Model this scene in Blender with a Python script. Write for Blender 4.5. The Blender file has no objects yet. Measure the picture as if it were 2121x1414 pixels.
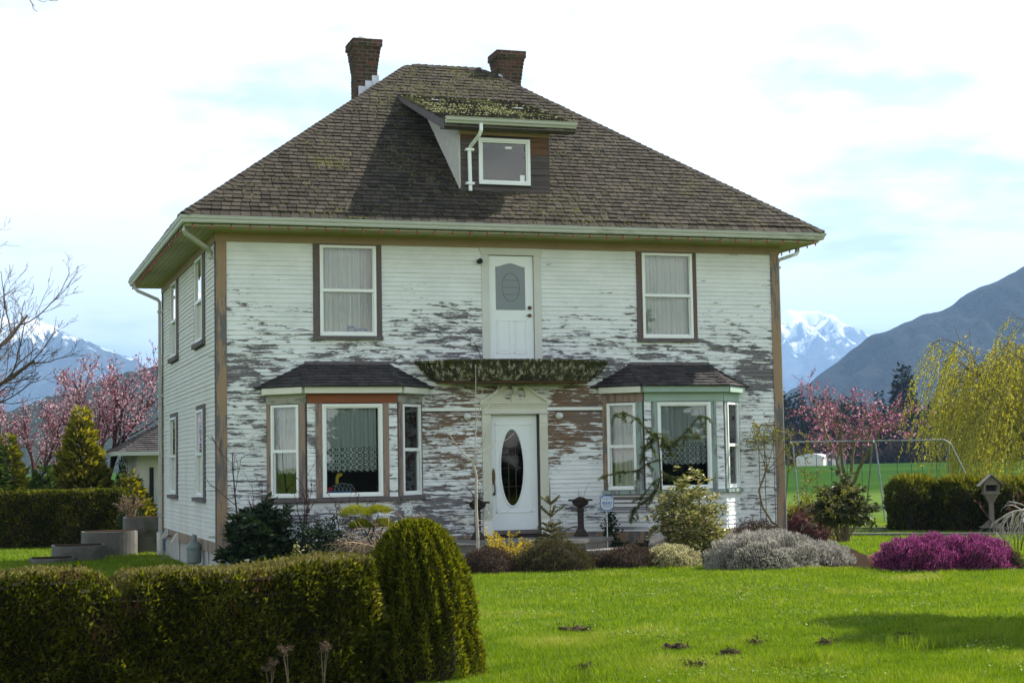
import bpy, math, random
import numpy as np
from mathutils import Vector

scene = bpy.context.scene
COL = scene.collection
R = math.radians

# ------------------------------------------------------------------ camera
cam_d = bpy.data.cameras.new('camera')
cam = bpy.data.objects.new('camera', cam_d)
COL.objects.link(cam)
scene.camera = cam
cam_d.sensor_width = 36.0
cam_d.lens = 57.75
cam_d.clip_start = 0.1
cam_d.clip_end = 30000
cam.location = (-3.9971, -29.0758, 1.9)
cam.rotation_euler = (R(94.275), R(1.016), R(-17.949))

# ------------------------------------------------------------------ sky and sun
SUN_EL, SUN_AZ = R(43.7), R(10.0)          # azimuth counted from +x towards +y
world = bpy.data.worlds.new('World')
scene.world = world
world.use_nodes = True
wt = world.node_tree
wt.nodes.clear()


def N(nt, typ, ins=None, **props):
    n = nt.nodes.new(typ)
    for k, v in props.items():
        setattr(n, k, v)
    for k, v in (ins or {}).items():
        s = n.inputs[k]
        if isinstance(v, bpy.types.NodeSocket):
            nt.links.new(v, s)
        else:
            s.default_value = v
    return n


def math_n(nt, op, a, b=0.0, c=0.0, clamp=False):
    return N(nt, 'ShaderNodeMath', {0: a, 1: b, 2: c}, operation=op, use_clamp=clamp).outputs[0]


def ramp(nt, fac, stops, interp='LINEAR'):
    n = N(nt, 'ShaderNodeValToRGB', {0: fac})
    cr = n.color_ramp
    cr.interpolation = interp
    while len(cr.elements) < len(stops):
        cr.elements.new(0.5)
    for e, (p, c) in zip(cr.elements, stops):
        e.position = p
        e.color = (c, c, c, 1) if not isinstance(c, (tuple, list)) else (*c[:3], 1)
    return n.outputs[0]


def mixc(nt, fac, a, b, blend='MIX'):
    n = N(nt, 'ShaderNodeMix', data_type='RGBA', blend_type=blend)
    for k, v in ((0, fac), (6, a), (7, b)):
        if isinstance(v, bpy.types.NodeSocket):
            nt.links.new(v, n.inputs[k])
        else:
            n.inputs[k].default_value = v if k == 0 else (*v[:3], 1)
    return n.outputs[2]


def build_world():
    sky = N(wt, 'ShaderNodeTexSky', sky_type='NISHITA', sun_disc=False, sun_elevation=SUN_EL,
            sun_rotation=R(90) - SUN_AZ, altitude=50, air_density=1.0, dust_density=1.5, ozone_density=1.0)
    tc = N(wt, 'ShaderNodeTexCoord')
    sp = N(wt, 'ShaderNodeSeparateXYZ', {0: tc.outputs['Generated']})
    zz = math_n(wt, 'ADD', math_n(wt, 'MAXIMUM', sp.outputs[2], 0.0), 0.16)
    pl = N(wt, 'ShaderNodeCombineXYZ', {0: math_n(wt, 'DIVIDE', sp.outputs[0], zz),
                                        1: math_n(wt, 'DIVIDE', sp.outputs[1], zz), 2: 3.3})
    no = N(wt, 'ShaderNodeTexNoise', {'Vector': pl.outputs[0], 'Scale': 1.15, 'Detail': 9.0, 'Roughness': 0.56,
                                      'Distortion': 0.25})
    # broken cloud: closed towards the horizon, thinned overhead, out of view, to deepen the roof shade
    thin = ramp(wt, sp.outputs[2], [(0.20, 0.0), (0.55, 0.30)])
    cover = ramp(wt, math_n(wt, 'SUBTRACT', no.outputs[0], thin), [(0.20, 0.05), (0.36, 0.80), (0.45, 1.0)])
    cover = math_n(wt, 'MAXIMUM', cover, ramp(wt, sp.outputs[2], [(0.02, 0.92), (0.18, 0.75), (0.40, 0.0)]))
    no2 = N(wt, 'ShaderNodeTexNoise', {'Vector': pl.outputs[0], 'Scale': 2.3, 'Detail': 6.0, 'Roughness': 0.6})
    cloud = mixc(wt, ramp(wt, no2.outputs[0], [(0.34, 0.0), (0.50, 1.0)]), (4.9, 5.6, 5.7), (8.8, 8.9, 8.7))
    skyc = mixc(wt, 1.0, sky.outputs[0], (1.0, 1.10, 1.02), 'MULTIPLY')
    col = mixc(wt, cover, skyc, cloud)
    bg = N(wt, 'ShaderNodeBackground', {0: col, 1: 0.1})
    out = N(wt, 'ShaderNodeOutputWorld', {0: bg.outputs[0]})


build_world()
sun_d = bpy.data.lights.new('sun', 'SUN')
sun_d.energy = 5.0
sun_d.angle = R(0.6)
sun_d.color = (1.0, 0.94, 0.84)
sun = bpy.data.objects.new('sun', sun_d)
COL.objects.link(sun)
SDIR = Vector((math.cos(SUN_EL) * math.cos(SUN_AZ), math.cos(SUN_EL) * math.sin(SUN_AZ), math.sin(SUN_EL)))
sun.rotation_euler = SDIR.to_track_quat('Z', 'Y').to_euler()
sun.location = (30, 0, 40)

vs = scene.view_settings
vs.view_transform = 'Standard'
vs.look = 'None'
vs.exposure = 1.06
vs.gamma = 1.0
vs.use_curve_mapping = False
scene.render.engine = 'CYCLES'
cy = scene.cycles
cy.use_denoising = True
try:
    cy.denoiser = 'OPENIMAGEDENOISE'
    cy.denoising_input_passes = 'RGB_ALBEDO_NORMAL'
    cy.denoising_prefilter = 'ACCURATE'
except Exception:
    pass
cy.max_bounces = 8
cy.diffuse_bounces = 3
cy.glossy_bounces = 3
cy.transmission_bounces = 4
cy.transparent_max_bounces = 16
cy.volume_bounces = 0
cy.caustics_reflective = False
cy.caustics_refractive = False
cy.sample_clamp_indirect = 6.0

# ------------------------------------------------------------------ mesh helpers


def tag(o, label=None, cat=None, group=None, kind=None):
    for k, v in (('label', label), ('category', cat), ('group', group), ('kind', kind)):
        if v:
            o[k] = v
    return o


def empty(name, loc=(0, 0, 0), rz=0.0):
    o = bpy.data.objects.new(name, None)
    o.location = loc
    o.rotation_euler = (0, 0, rz)
    o.empty_display_size = 0.2
    COL.objects.link(o)
    return o


def fast_mesh(name, V, F, rnd=None, mats=None, smooth=False):
    """V (n,3), F (m,k) equal-sided faces."""
    V = np.asarray(V, np.float32)
    F = np.asarray(F, np.int32)
    me = bpy.data.meshes.new(name)
    me.vertices.add(len(V))
    me.vertices.foreach_set('co', V.ravel())
    m, k = F.shape
    me.loops.add(m * k)
    me.loops.foreach_set('vertex_index', F.ravel())
    me.polygons.add(m)
    me.polygons.foreach_set('loop_start', np.arange(0, m * k, k, dtype=np.int32))
    if smooth:
        me.polygons.foreach_set('use_smooth', np.ones(m, bool))
    if rnd is not None:
        a = me.attributes.new('rnd', 'FLOAT', 'FACE')
        a.data.foreach_set('value', np.asarray(rnd, np.float32))
    me.update(calc_edges=True)
    if mats:
        me.materials.append(mats)
    return me


def put(name, me, parent=None, **tags):
    o = bpy.data.objects.new(name, me)
    COL.objects.link(o)
    if parent is not None:
        o.parent = parent
    return tag(o, **tags)


class MB:
    """collects faces of mixed size into one mesh"""

    def __init__(s):
        s.v, s.f, s.r = [], [], []

    def add(s, vs_, fs, r=None):
        b = len(s.v)
        s.v.extend(tuple(map(float, p)) for p in vs_)
        r = random.random() if r is None else r
        for f in fs:
            s.f.append(tuple(b + i for i in f))
            s.r.append(r)
        return s

    def hexa(s, p, r=None):
        return s.add(p, [(0, 3, 2, 1), (4, 5, 6, 7), (0, 1, 5, 4), (1, 2, 6, 5), (2, 3, 7, 6), (3, 0, 4, 7)], r)

    def box(s, a, b, r=None):
        (x0, y0, z0), (x1, y1, z1) = a, b
        x0, x1 = min(x0, x1), max(x0, x1)
        y0, y1 = min(y0, y1), max(y0, y1)
        z0, z1 = min(z0, z1), max(z0, z1)
        return s.hexa([(x0, y0, z0), (x1, y0, z0), (x1, y1, z0), (x0, y1, z0),
                       (x0, y0, z1), (x1, y0, z1), (x1, y1, z1), (x0, y1, z1)], r)

    def prism(s, pts, ext, r=None):
        """pts: 3D polygon, ext: extrusion vector"""
        n = len(pts)
        q = [tuple(np.add(p, ext)) for p in pts]
        fs = [tuple(range(n))[::-1], tuple(range(n, 2 * n))]
        fs += [(i, (i + 1) % n, n + (i + 1) % n, n + i) for i in range(n)]
        return s.add(list(pts) + q, fs, r)

    def tube(s, pts, rad, n=6, caps=True, r=None, square=False):
        pts = np.asarray(pts, float)
        m = len(pts)
        rad = np.full(m, rad) if np.isscalar(rad) else np.asarray(rad, float)
        T = np.gradient(pts, axis=0)
        T /= np.linalg.norm(T, axis=1)[:, None] + 1e-9
        ref = np.array([0, 0, 1.0]) if abs(T[:, 2]).mean() < 0.8 else np.array([0.0, 1.0, 0])
        vs_ = []
        for p, t, rr in zip(pts, T, rad):
            u = np.cross(t, ref)
            u /= np.linalg.norm(u) + 1e-9
            w = np.cross(u, t)
            for k in range(n):
                a = 2 * math.pi * (k + (0.5 if square else 0)) / n
                vs_.append(p + rr * (math.cos(a) * u + math.sin(a) * w))
        fs = [(i * n + k, i * n + (k + 1) % n, (i + 1) * n + (k + 1) % n, (i + 1) * n + k)
              for i in range(m - 1) for k in range(n)]
        if caps:
            fs += [tuple(range(n))[::-1], tuple((m - 1) * n + k for k in range(n))]
        return s.add(vs_, fs, r)

    def lathe(s, prof, c=(0, 0, 0), n=24, r=None, axis='z'):
        vs_ = []
        for rr, h in prof:
            for k in range(n):
                a = 2 * math.pi * k / n
                x, y, z = rr * math.cos(a), rr * math.sin(a), h
                if axis == 'y':
                    x, y, z = x, z, y
                vs_.append((c[0] + x, c[1] + y, c[2] + z))
        m = len(prof)
        fs = [(i * n + k, i * n + (k + 1) % n, (i + 1) * n + (k + 1) % n, (i + 1) * n + k)
              for i in range(m - 1) for k in range(n)]
        fs += [tuple(range(n))[::-1], tuple((m - 1) * n + k for k in range(n))]
        return s.add(vs_, fs, r)

    def mesh(s, name, mat, smooth=False):
        me = bpy.data.meshes.new(name)
        me.from_pydata(s.v, [], s.f)
        a = me.attributes.new('rnd', 'FLOAT', 'FACE')
        a.data.foreach_set('value', np.asarray(s.r, np.float32))
        if smooth:
            me.polygons.foreach_set('use_smooth', np.ones(len(s.f), bool))
        me.materials.append(mat)
        me.update()
        return me

    def obj(s, name, mat, parent=None, smooth=False, **tags):
        return put(name, s.mesh(name, mat, smooth), parent, **tags)


def box_obj(name, a, b, mat, parent=None, **tags):
    return MB().box(a, b).obj(name, mat, parent, **tags)


# ------------------------------------------------------------------ materials
def new_mat(name):
    m = bpy.data.materials.new(name)
    m.use_nodes = True
    nt = m.node_tree
    nt.nodes.clear()
    return m, nt


def finish(nt, color, rough=0.6, bump=None, bump_s=0.3, spec=0.3, metal=0.0, dist=0.01):
    ins = {'Base Color': color, 'Roughness': rough, 'Metallic': metal, 'Specular IOR Level': spec}
    if not isinstance(color, bpy.types.NodeSocket):
        ins['Base Color'] = (*color[:3], 1)
    if bump is not None:
        b = N(nt, 'ShaderNodeBump', {'Height': bump, 'Strength': bump_s, 'Distance': dist})
        ins['Normal'] = b.outputs[0]
    p = N(nt, 'ShaderNodeBsdfPrincipled', ins)
    N(nt, 'ShaderNodeOutputMaterial', {0: p.outputs[0]})


def world_pos(nt):
    return N(nt, 'ShaderNodeNewGeometry').outputs['Position']


def scaled(nt, v, s):
    return N(nt, 'ShaderNodeVectorMath', {0: v, 1: s}, operation='MULTIPLY').outputs[0]


def noise(nt, v, scale, detail=5.0, rough=0.6, dist=0.0):
    return N(nt, 'ShaderNodeTexNoise', {'Vector': v, 'Scale': scale, 'Detail': detail, 'Roughness': rough,
                                        'Distortion': dist}).outputs[0]


def plain(name, c, rough=0.55, var=0.12, scale=6.0, stretch=(1, 1, 1), spec=0.3, metal=0.0, bump=0.15, dirt=None):
    """solid paint / stone / metal with tone variation, fine relief and optional dirt blotches"""
    m, nt = new_mat(name)
    p = scaled(nt, world_pos(nt), stretch)
    n1 = noise(nt, p, scale, 6, 0.65)
    n2 = noise(nt, p, scale * 9, 3, 0.6)
    c = np.array(c, float)
    col = ramp(nt, n1, [(0.25, tuple(c * (1 - var))), (0.75, tuple(np.minimum(c * (1 + var), 0.95)))])
    if dirt:
        dc, amt = dirt
        n3 = noise(nt, p, scale * 0.6, 8, 0.7)
        col = mixc(nt, ramp(nt, n3, [(0.62 - amt, 0.0), (0.74 - amt * 0.5, 1.0)]), col, dc)
    finish(nt, col, rough, n2, bump, spec, metal)
    return m


def worn(name, paint, wood, amount=0.5, stretch=(1, 1, 9), scale=2.0, third=None):
    """old paint flaking off grey wood; stretch gives the grain direction"""
    m, nt = new_mat(name)
    p = scaled(nt, world_pos(nt), stretch)
    n1 = noise(nt, p, scale, 9, 0.7)
    n2 = noise(nt, p, scale * 8, 4, 0.6)
    mask = ramp(nt, n1, [(0.62 - amount * 0.25 - 0.02, 0.0), (0.62 - amount * 0.25 + 0.02, 1.0)])
    w = np.array(wood)
    wcol = ramp(nt, n2, [(0.3, tuple(w * 0.75)), (0.7, tuple(w * 1.2))])
    if third:
        wcol = mixc(nt, ramp(nt, noise(nt, p, scale * 0.5, 4), [(0.45, 0.0), (0.6, 1.0)]), wcol, third)
    pc = ramp(nt, noise(nt, p, scale * 3, 4), [(0.3, tuple(np.array(paint) * 0.88)), (0.7, tuple(paint))])
    finish(nt, mixc(nt, mask, pc, wcol), 0.8, math_n(nt, 'SUBTRACT', n2, math_n(nt, 'MULTIPLY', mask, 0.7)), 0.35,
           0.2, dist=0.004)
    return m


def siding_mat():
    """white paint peeling board by board from grey and brown wood"""
    m, nt = new_mat('peeling_white_siding')
    pos = world_pos(nt)
    s = N(nt, 'ShaderNodeSeparateXYZ', {0: pos})
    x, y, z = s.outputs
    along = math_n(nt, 'ADD', x, y)
    k = math_n(nt, 'FLOOR', math_n(nt, 'DIVIDE', math_n(nt, 'SUBTRACT', z, 0.62), 0.083))
    v = N(nt, 'ShaderNodeCombineXYZ', {0: math_n(nt, 'MULTIPLY_ADD', along, 1.25, math_n(nt, 'MULTIPLY', k, 0.61)),
                                       1: math_n(nt, 'MULTIPLY', k, 0.37), 2: math_n(nt, 'MULTIPLY', z, 19.0)})
    n1a = noise(nt, v.outputs[0], 1.25, 9, 0.68, 0.2)
    v3 = N(nt, 'ShaderNodeCombineXYZ', {0: math_n(nt, 'MULTIPLY_ADD', along, 2.3, math_n(nt, 'MULTIPLY', k, 0.23)),
                                        1: math_n(nt, 'MULTIPLY', k, 0.11), 2: math_n(nt, 'MULTIPLY', z, 7.0)})
    n1b = noise(nt, v3.outputs[0], 1.4, 8, 0.66, 0.3)
    n1 = math_n(nt, 'MULTIPLY_ADD', math_n(nt, 'ADD', n1a, n1b), 0.74, -0.24)
    # how far the paint has gone: by height, then by place
    hz = ramp(nt, math_n(nt, 'DIVIDE', z, 6.2),
              [(0.10, 0.50), (0.20, 0.48), (0.33, 0.42), (0.45, 0.45), (0.53, 0.48), (0.60, 0.52), (0.645, 0.48),
               (0.68, 0.44), (0.74, 0.40), (0.79, 0.31), (0.84, 0.16), (0.90, 0.0), (0.96, 0.0)])
    big = noise(nt, scaled(nt, pos, (0.55, 0.55, 0.9)), 1.0, 3, 0.5)
    wear = math_n(nt, 'ADD', hz, math_n(nt, 'MULTIPLY', math_n(nt, 'SUBTRACT', big, 0.5), 0.95))

    def spot(cx, cz, rx, rz):
        dx = math_n(nt, 'DIVIDE', math_n(nt, 'SUBTRACT', x, cx), rx)
        dz = math_n(nt, 'DIVIDE', math_n(nt, 'SUBTRACT', z, cz), rz)
        d = math_n(nt, 'ADD', math_n(nt, 'MULTIPLY', dx, dx), math_n(nt, 'MULTIPLY', dz, dz))
        return ramp(nt, d, [(0.25, 1.0), (1.0, 0.0)])
    for cx, cz, rx, rz, amp in ((4.3, 1.9, 0.9, 1.6, 0.20), (6.7, 2.7, 0.9, 0.75, 0.36), (6.7, 1.55, 0.8, 0.45, -0.4),
                                (3.9, 3.7, 2.6, 0.30, 0.22), (6.9, 3.7, 1.3, 0.22, 0.25), (10.4, 3.45, 0.7, 0.3, 0.35),
                                (4.2, 4.4, 1.2, 0.5, 0.14), (0.4, 3.6, 0.9, 0.5, 0.10), (9.9, 4.7, 1.4, 0.8, -0.05),
                                (2.9, 0.95, 1.2, 0.4, 0.2), (0.6, 1.8, 0.5, 0.9, 0.05), (9.3, 0.9, 0.8, 0.5, -0.22)):
        wear = math_n(nt, 'ADD', wear, math_n(nt, 'MULTIPLY', spot(cx, cz, rx, rz), amp))
    # the side wall (x = 0 face) kept its paint
    front = math_n(nt, 'GREATER_THAN', x, 0.03)
    wear = math_n(nt, 'MULTIPLY_ADD', wear, front, math_n(nt, 'MULTIPLY', math_n(nt, 'SUBTRACT', 1.0, front), 0.0))
    thr = math_n(nt, 'MULTIPLY_ADD', wear, -0.36, 0.72)
    v2 = N(nt, 'ShaderNodeCombineXYZ', {0: math_n(nt, 'MULTIPLY', along, 8.0), 1: k, 2: math_n(nt, 'MULTIPLY', z, 40.0)})
    fine = math_n(nt, 'MULTIPLY', math_n(nt, 'SUBTRACT', noise(nt, v2.outputs[0], 1.0, 6, 0.7), 0.5), 0.30)
    d = math_n(nt, 'SUBTRACT', math_n(nt, 'ADD', n1, fine), thr)
    mask = ramp(nt, math_n(nt, 'MULTIPLY_ADD', d, 10.0, 0.5), [(0.36, 0.0), (0.64, 1.0)])
    # wood beneath
    grain = noise(nt, scaled(nt, pos, (3, 3, 70)), 2.2, 5, 0.6)
    grey = ramp(nt, grain, [(0.3, (0.105, 0.095, 0.10)), (0.7, (0.20, 0.185, 0.19))])
    brown = ramp(nt, grain, [(0.3, (0.12, 0.075, 0.045)), (0.7, (0.27, 0.18, 0.115))])
    sh = math_n(nt, 'MAXIMUM', spot(5.4, 2.5, 2.3, 1.35), spot(6.3, 3.2, 1.4, 0.5))
    bmix = math_n(nt, 'MULTIPLY', sh, ramp(nt, noise(nt, v.outputs[0], 0.6, 3), [(0.20, 0.0), (0.40, 1.0)]))
    wood = mixc(nt, bmix, grey, brown)
    # paint, chalky, with grime
    g1 = noise(nt, scaled(nt, pos, (1.2, 1.2, 2.0)), 1.0, 7, 0.7)
    paint = ramp(nt, g1, [(0.3, (0.66, 0.685, 0.68)), (0.6, (0.80, 0.82, 0.815))])
    thin = ramp(nt, math_n(nt, 'MULTIPLY_ADD', d, 10.0, 0.5), [(0.0, 0.0), (0.36, 0.35)])
    paint = mixc(nt, thin, paint, (0.50, 0.50, 0.49))
    # side wall: weather stains
    st = noise(nt, scaled(nt, pos, (1, 0.55, 0.12)), 1.0, 7, 0.7)
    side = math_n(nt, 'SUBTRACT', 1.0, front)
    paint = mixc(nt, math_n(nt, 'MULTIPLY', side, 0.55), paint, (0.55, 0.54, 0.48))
    paint = mixc(nt, math_n(nt, 'MULTIPLY', math_n(nt, 'MULTIPLY', side, ramp(nt, st, [(0.50, 0.0), (0.72, 0.8)])),
                            ramp(nt, math_n(nt, 'DIVIDE', z, 6.2), [(0.1, 0.75), (0.5, 0.35), (0.7, 0.0)])),
                 paint, (0.42, 0.33, 0.17))
    col = mixc(nt, mask, paint, wood)
    h = math_n(nt, 'SUBTRACT', math_n(nt, 'MULTIPLY', grain, 0.25), mask)
    finish(nt, col, 0.7, h, 0.5, 0.25, dist=0.003)
    return m


def shingle_mat(name, c1, c2, moss=0.4, moss_c=(0.16, 0.17, 0.03), ms=1.1):
    m, nt = new_mat(name)
    pos = world_pos(nt)
    at = N(nt, 'ShaderNodeAttribute', attribute_name='rnd').outputs['Fac']
    ob = N(nt, 'ShaderNodeObjectInfo').outputs['Random']
    r = math_n(nt, 'FRACT', math_n(nt, 'ADD', at, math_n(nt, 'MULTIPLY', ob, 7.13)))
    grit = noise(nt, pos, 120, 2, 0.7)
    blot = noise(nt, pos, 3.0, 6, 0.65)
    t = math_n(nt, 'ADD', math_n(nt, 'MULTIPLY', r, 0.42), math_n(nt, 'MULTIPLY', blot, 0.66))
    col = ramp(nt, t, [(0.25, c1), (0.8, c2)])
    col = mixc(nt, math_n(nt, 'MULTIPLY', grit, 0.35), col, tuple(np.array(c1) * 0.5))
    mn = math_n(nt, 'ADD', math_n(nt, 'MULTIPLY', noise(nt, pos, ms, 3, 0.6), 0.6),
                math_n(nt, 'MULTIPLY', noise(nt, pos, 14, 6, 0.75), 0.5))
    mm = ramp(nt, mn, [(0.74 - moss * 0.3, 0.0), (0.84 - moss * 0.3, 0.8)])
    col = mixc(nt, mm, col, moss_c)
    finish(nt, col, 0.93, math_n(nt, 'ADD', grit, math_n(nt, 'MULTIPLY', mm, 0.8)), 0.5, 0.15, dist=0.006)
    return m


def brick_mat():
    m, nt = new_mat('old_red_brick')
    pos = world_pos(nt)
    ob = N(nt, 'ShaderNodeObjectInfo').outputs['Random']
    n1 = noise(nt, pos, 18, 6, 0.7)
    col = ramp(nt, math_n(nt, 'ADD', math_n(nt, 'MULTIPLY', ob, 0.75), math_n(nt, 'MULTIPLY', n1, 0.25)),
               [(0.1, (0.035, 0.022, 0.020)), (0.5, (0.085, 0.038, 0.030)), (0.95, (0.16, 0.066, 0.048))])
    mo = noise(nt, pos, 5.0, 6, 0.7)
    col = mixc(nt, ramp(nt, mo, [(0.44, 0.0), (0.62, 0.85)]), col, (0.065, 0.062, 0.03))
    finish(nt, col, 0.9, n1, 0.6, 0.15)
    return m


def leaf_mat(name, stops, transl=0.35, rough=0.5, spec=0.25):
    m, nt = new_mat(name)
    at = N(nt, 'ShaderNodeAttribute', attribute_name='rnd').outputs['Fac']
    n = len(stops)
    col = ramp(nt, at, [(i / max(n - 1, 1), tuple(q * 0.74 for q in c)) for i, c in enumerate(stops)])
    p = N(nt, 'ShaderNodeBsdfPrincipled', {'Base Color': col, 'Roughness': rough, 'Specular IOR Level': spec})
    bright = N(nt, 'ShaderNodeHueSaturation', {'Color': col, 'Value': 1.5, 'Saturation': 1.1})
    t = N(nt, 'ShaderNodeBsdfTranslucent', {'Color': bright.outputs[0]})
    mx = N(nt, 'ShaderNodeMixShader', {0: transl, 1: p.outputs[0], 2: t.outputs[0]})
    N(nt, 'ShaderNodeOutputMaterial', {0: mx.outputs[0]})
    return m


def glass_mat(name, tint=(1, 1, 1), rough=0.0, gain=1.0):
    m, nt = new_mat(name)
    fr = N(nt, 'ShaderNodeFresnel', {0: 1.5}).outputs[0]
    fac = math_n(nt, 'MULTIPLY', fr, gain, clamp=True)
    wob = N(nt, 'ShaderNodeBump', {'Height': noise(nt, world_pos(nt), 1.6, 2), 'Strength': 0.02, 'Distance': 0.05})
    g = N(nt, 'ShaderNodeBsdfGlossy', {'Color': (1, 1, 1, 1), 'Roughness': rough, 'Normal': wob.outputs[0]})
    t = N(nt, 'ShaderNodeBsdfTransparent', {0: (*tint, 1)})
    mx = N(nt, 'ShaderNodeMixShader', {0: fac, 1: t.outputs[0], 2: g.outputs[0]})
    N(nt, 'ShaderNodeOutputMaterial', {0: mx.outputs[0]})
    return m


def sheer_mat(name, c, alpha, lace=None):
    """net curtain; lace = (z0, z1) height of the patterned band"""
    m, nt = new_mat(name)
    pos = world_pos(nt)
    d = N(nt, 'ShaderNodeBsdfDiffuse', {0: (*c, 1)})
    tl = N(nt, 'ShaderNodeBsdfTranslucent', {0: (*c, 1)})
    cloth = N(nt, 'ShaderNodeMixShader', {0: 0.12, 1: d.outputs[0], 2: tl.outputs[0]})
    tr = N(nt, 'ShaderNodeBsdfTransparent')
    a = alpha
    if lace:
        vo = N(nt, 'ShaderNodeTexVoronoi', {'Vector': scaled(nt, pos, (1, 1, 1)), 'Scale': 9.5, 'Randomness': 0.08})
        ring = math_n(nt, 'SINE', math_n(nt, 'MULTIPLY', vo.outputs['Distance'], 17.0))
        pat = ramp(nt, ring, [(0.30, 0.30), (0.60, 1.0)])
        zz = N(nt, 'ShaderNodeSeparateXYZ', {0: pos}).outputs[2]
        inb = math_n(nt, 'LESS_THAN', zz, lace[1])
        a = math_n(nt, 'ADD', math_n(nt, 'MULTIPLY', inb, pat),
                   math_n(nt, 'MULTIPLY', math_n(nt, 'SUBTRACT', 1.0, inb), alpha))
    mx = N(nt, 'ShaderNodeMixShader', {0: a, 1: tr.outputs[0], 2: cloth.outputs[0]})
    N(nt, 'ShaderNodeOutputMaterial', {0: mx.outputs[0]})
    return m


M = {}
M['siding'] = siding_mat()
M['sheath'] = plain('bare_sheathing', (0.06, 0.05, 0.045), 0.9)
M['tan'] = plain('tan_trim_paint', (0.33, 0.225, 0.135), 0.6, 0.12, 1.5, dirt=((0.22, 0.17, 0.11), 0.02))
M['tan_worn'] = worn('flaking_tan_paint', (0.34, 0.235, 0.15), (0.155, 0.14, 0.14), 0.42, (6, 6, 0.8), 1.6)
M['pink_tan'] = worn('faded_pinkish_casing', (0.32, 0.23, 0.18), (0.17, 0.14, 0.135), 0.36, (7, 7, 1.0), 1.7)
M['grey_wood'] = plain('weathered_grey_wood', (0.135, 0.115, 0.115), 0.85, 0.35, 2.0, (9, 9, 1), bump=0.4)
M['casing_dark'] = worn('dark_stained_casing', (0.16, 0.10, 0.075), (0.13, 0.11, 0.11), 0.55, (7, 7, 0.6), 1.0)
M['red_board'] = plain('raw_reddish_cedar_board', (0.23, 0.075, 0.032), 0.7, 0.3, 3.0, (1, 1, 14))
M['green_grey'] = worn('mildewed_grey_board', (0.36, 0.36, 0.30), (0.2, 0.19, 0.17), 0.45, (2, 2, 8), 1.5)
M['teal'] = plain('faded_sage_paint', (0.33, 0.44, 0.38), 0.65, 0.10, 2.0, (1, 1, 1), dirt=((0.25, 0.30, 0.27), 0.02))
M['teal_worn'] = worn('worn_sage_paint', (0.31, 0.41, 0.36), (0.20, 0.20, 0.20), 0.4, (7, 7, 0.8), 1.6)
M['cream'] = plain('cream_trim_paint', (0.68, 0.68, 0.58), 0.55, 0.08, 2.5, dirt=((0.42, 0.42, 0.32), 0.03))
M['soffit'] = plain('pale_green_soffit_paint', (0.40, 0.37, 0.24), 0.65, 0.12, 2.0, dirt=((0.24, 0.23, 0.12), 0.05))
M['white'] = plain('white_vinyl', (0.83, 0.86, 0.83), 0.35, 0.03, 3.0, spec=0.45, bump=0.03)
M['door_white'] = plain('white_door_paint', (0.80, 0.84, 0.84), 0.4, 0.04, 2.0, spec=0.4, bump=0.04)
M['offwhite'] = plain('grey_white_casing_paint', (0.62, 0.62, 0.58), 0.6, 0.07, 3.0, dirt=((0.42, 0.40, 0.36), 0.01))
M['gutter'] = plain('grey_white_gutter', (0.50, 0.51, 0.47), 0.45, 0.12, 1.6, (1, 1, 5), 0.4,
                    dirt=((0.28, 0.28, 0.22), 0.05), bump=0.08)
M['roof'] = shingle_mat('brown_asphalt_shingle', (0.028, 0.024, 0.018), (0.088, 0.073, 0.056), 0.30, (0.10, 0.095, 0.025))
M['roof_moss'] = shingle_mat('mossy_asphalt_shingle', (0.035, 0.03, 0.024), (0.085, 0.07, 0.055), 0.66, (0.19, 0.19, 0.075))
M['bay_roof'] = shingle_mat('charcoal_asphalt_shingle', (0.038, 0.034, 0.035), (0.095, 0.085, 0.082), 0.16)
M['skirt'] = worn('mossy_white_wood_shingle', (0.38, 0.37, 0.30), (0.085, 0.08, 0.04), 0.66, (7, 7, 1.3), 1.9,
                  (0.045, 0.04, 0.03))
M['brick'] = brick_mat()
M['mortar'] = plain('old_mortar', (0.20, 0.185, 0.15), 0.95, 0.25, 12)
M['flash'] = plain('galvanised_flashing', (0.55, 0.58, 0.62), 0.4, 0.15, 8, metal=0.3)
M['concrete'] = plain('aged_concrete', (0.19, 0.18, 0.16), 0.9, 0.2, 3.0, bump=0.35, dirt=((0.10, 0.10, 0.05), 0.10))
M['foundation'] = plain('foundation_concrete', (0.42, 0.40, 0.37), 0.9, 0.12, 2.0, dirt=((0.30, 0.26, 0.2), 0.05))
M['glass'] = glass_mat('window_glass', (0.95, 0.98, 0.97), gain=1.05)
M['glass_dark'] = glass_mat('leaded_door_glass', (0.35, 0.36, 0.34), 0.03, 1.0)
M['frost'] = plain('frosted_door_glass', (0.16, 0.20, 0.21), 0.22, 0.06, 2.0, spec=0.6, bump=0.02)
M['black'] = plain('black_metal', (0.018, 0.018, 0.018), 0.5, 0.2)
M['bronze'] = plain('tarnished_brass', (0.13, 0.09, 0.045), 0.4, 0.2, metal=0.7)
M['rust'] = plain('rusted_cast_iron', (0.045, 0.032, 0.027), 0.8, 0.35, 14, bump=0.5)
M['wire'] = plain('dark_green_wire', (0.01, 0.03, 0.022), 0.6)
M['socket'] = plain('green_bulb_socket', (0.015, 0.09, 0.07), 0.5)
M['bulb'] = plain('red_glass_bulb', (0.42, 0.03, 0.04), 0.2, spec=0.6, bump=0.0)
M['stucco'] = plain('lumpy_white_stucco', (0.62, 0.60, 0.54), 0.85, 0.15, 7, bump=0.9)
M['plank'] = plain('weathered_brown_plank', (0.095, 0.078, 0.074), 0.85, 0.45, 1.6, (1, 1, 12), bump=0.4)
M['plank_raw'] = plain('raw_brown_plank', (0.14, 0.075, 0.04), 0.8, 0.4, 1.6, (1, 1, 12), bump=0.4)
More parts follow.
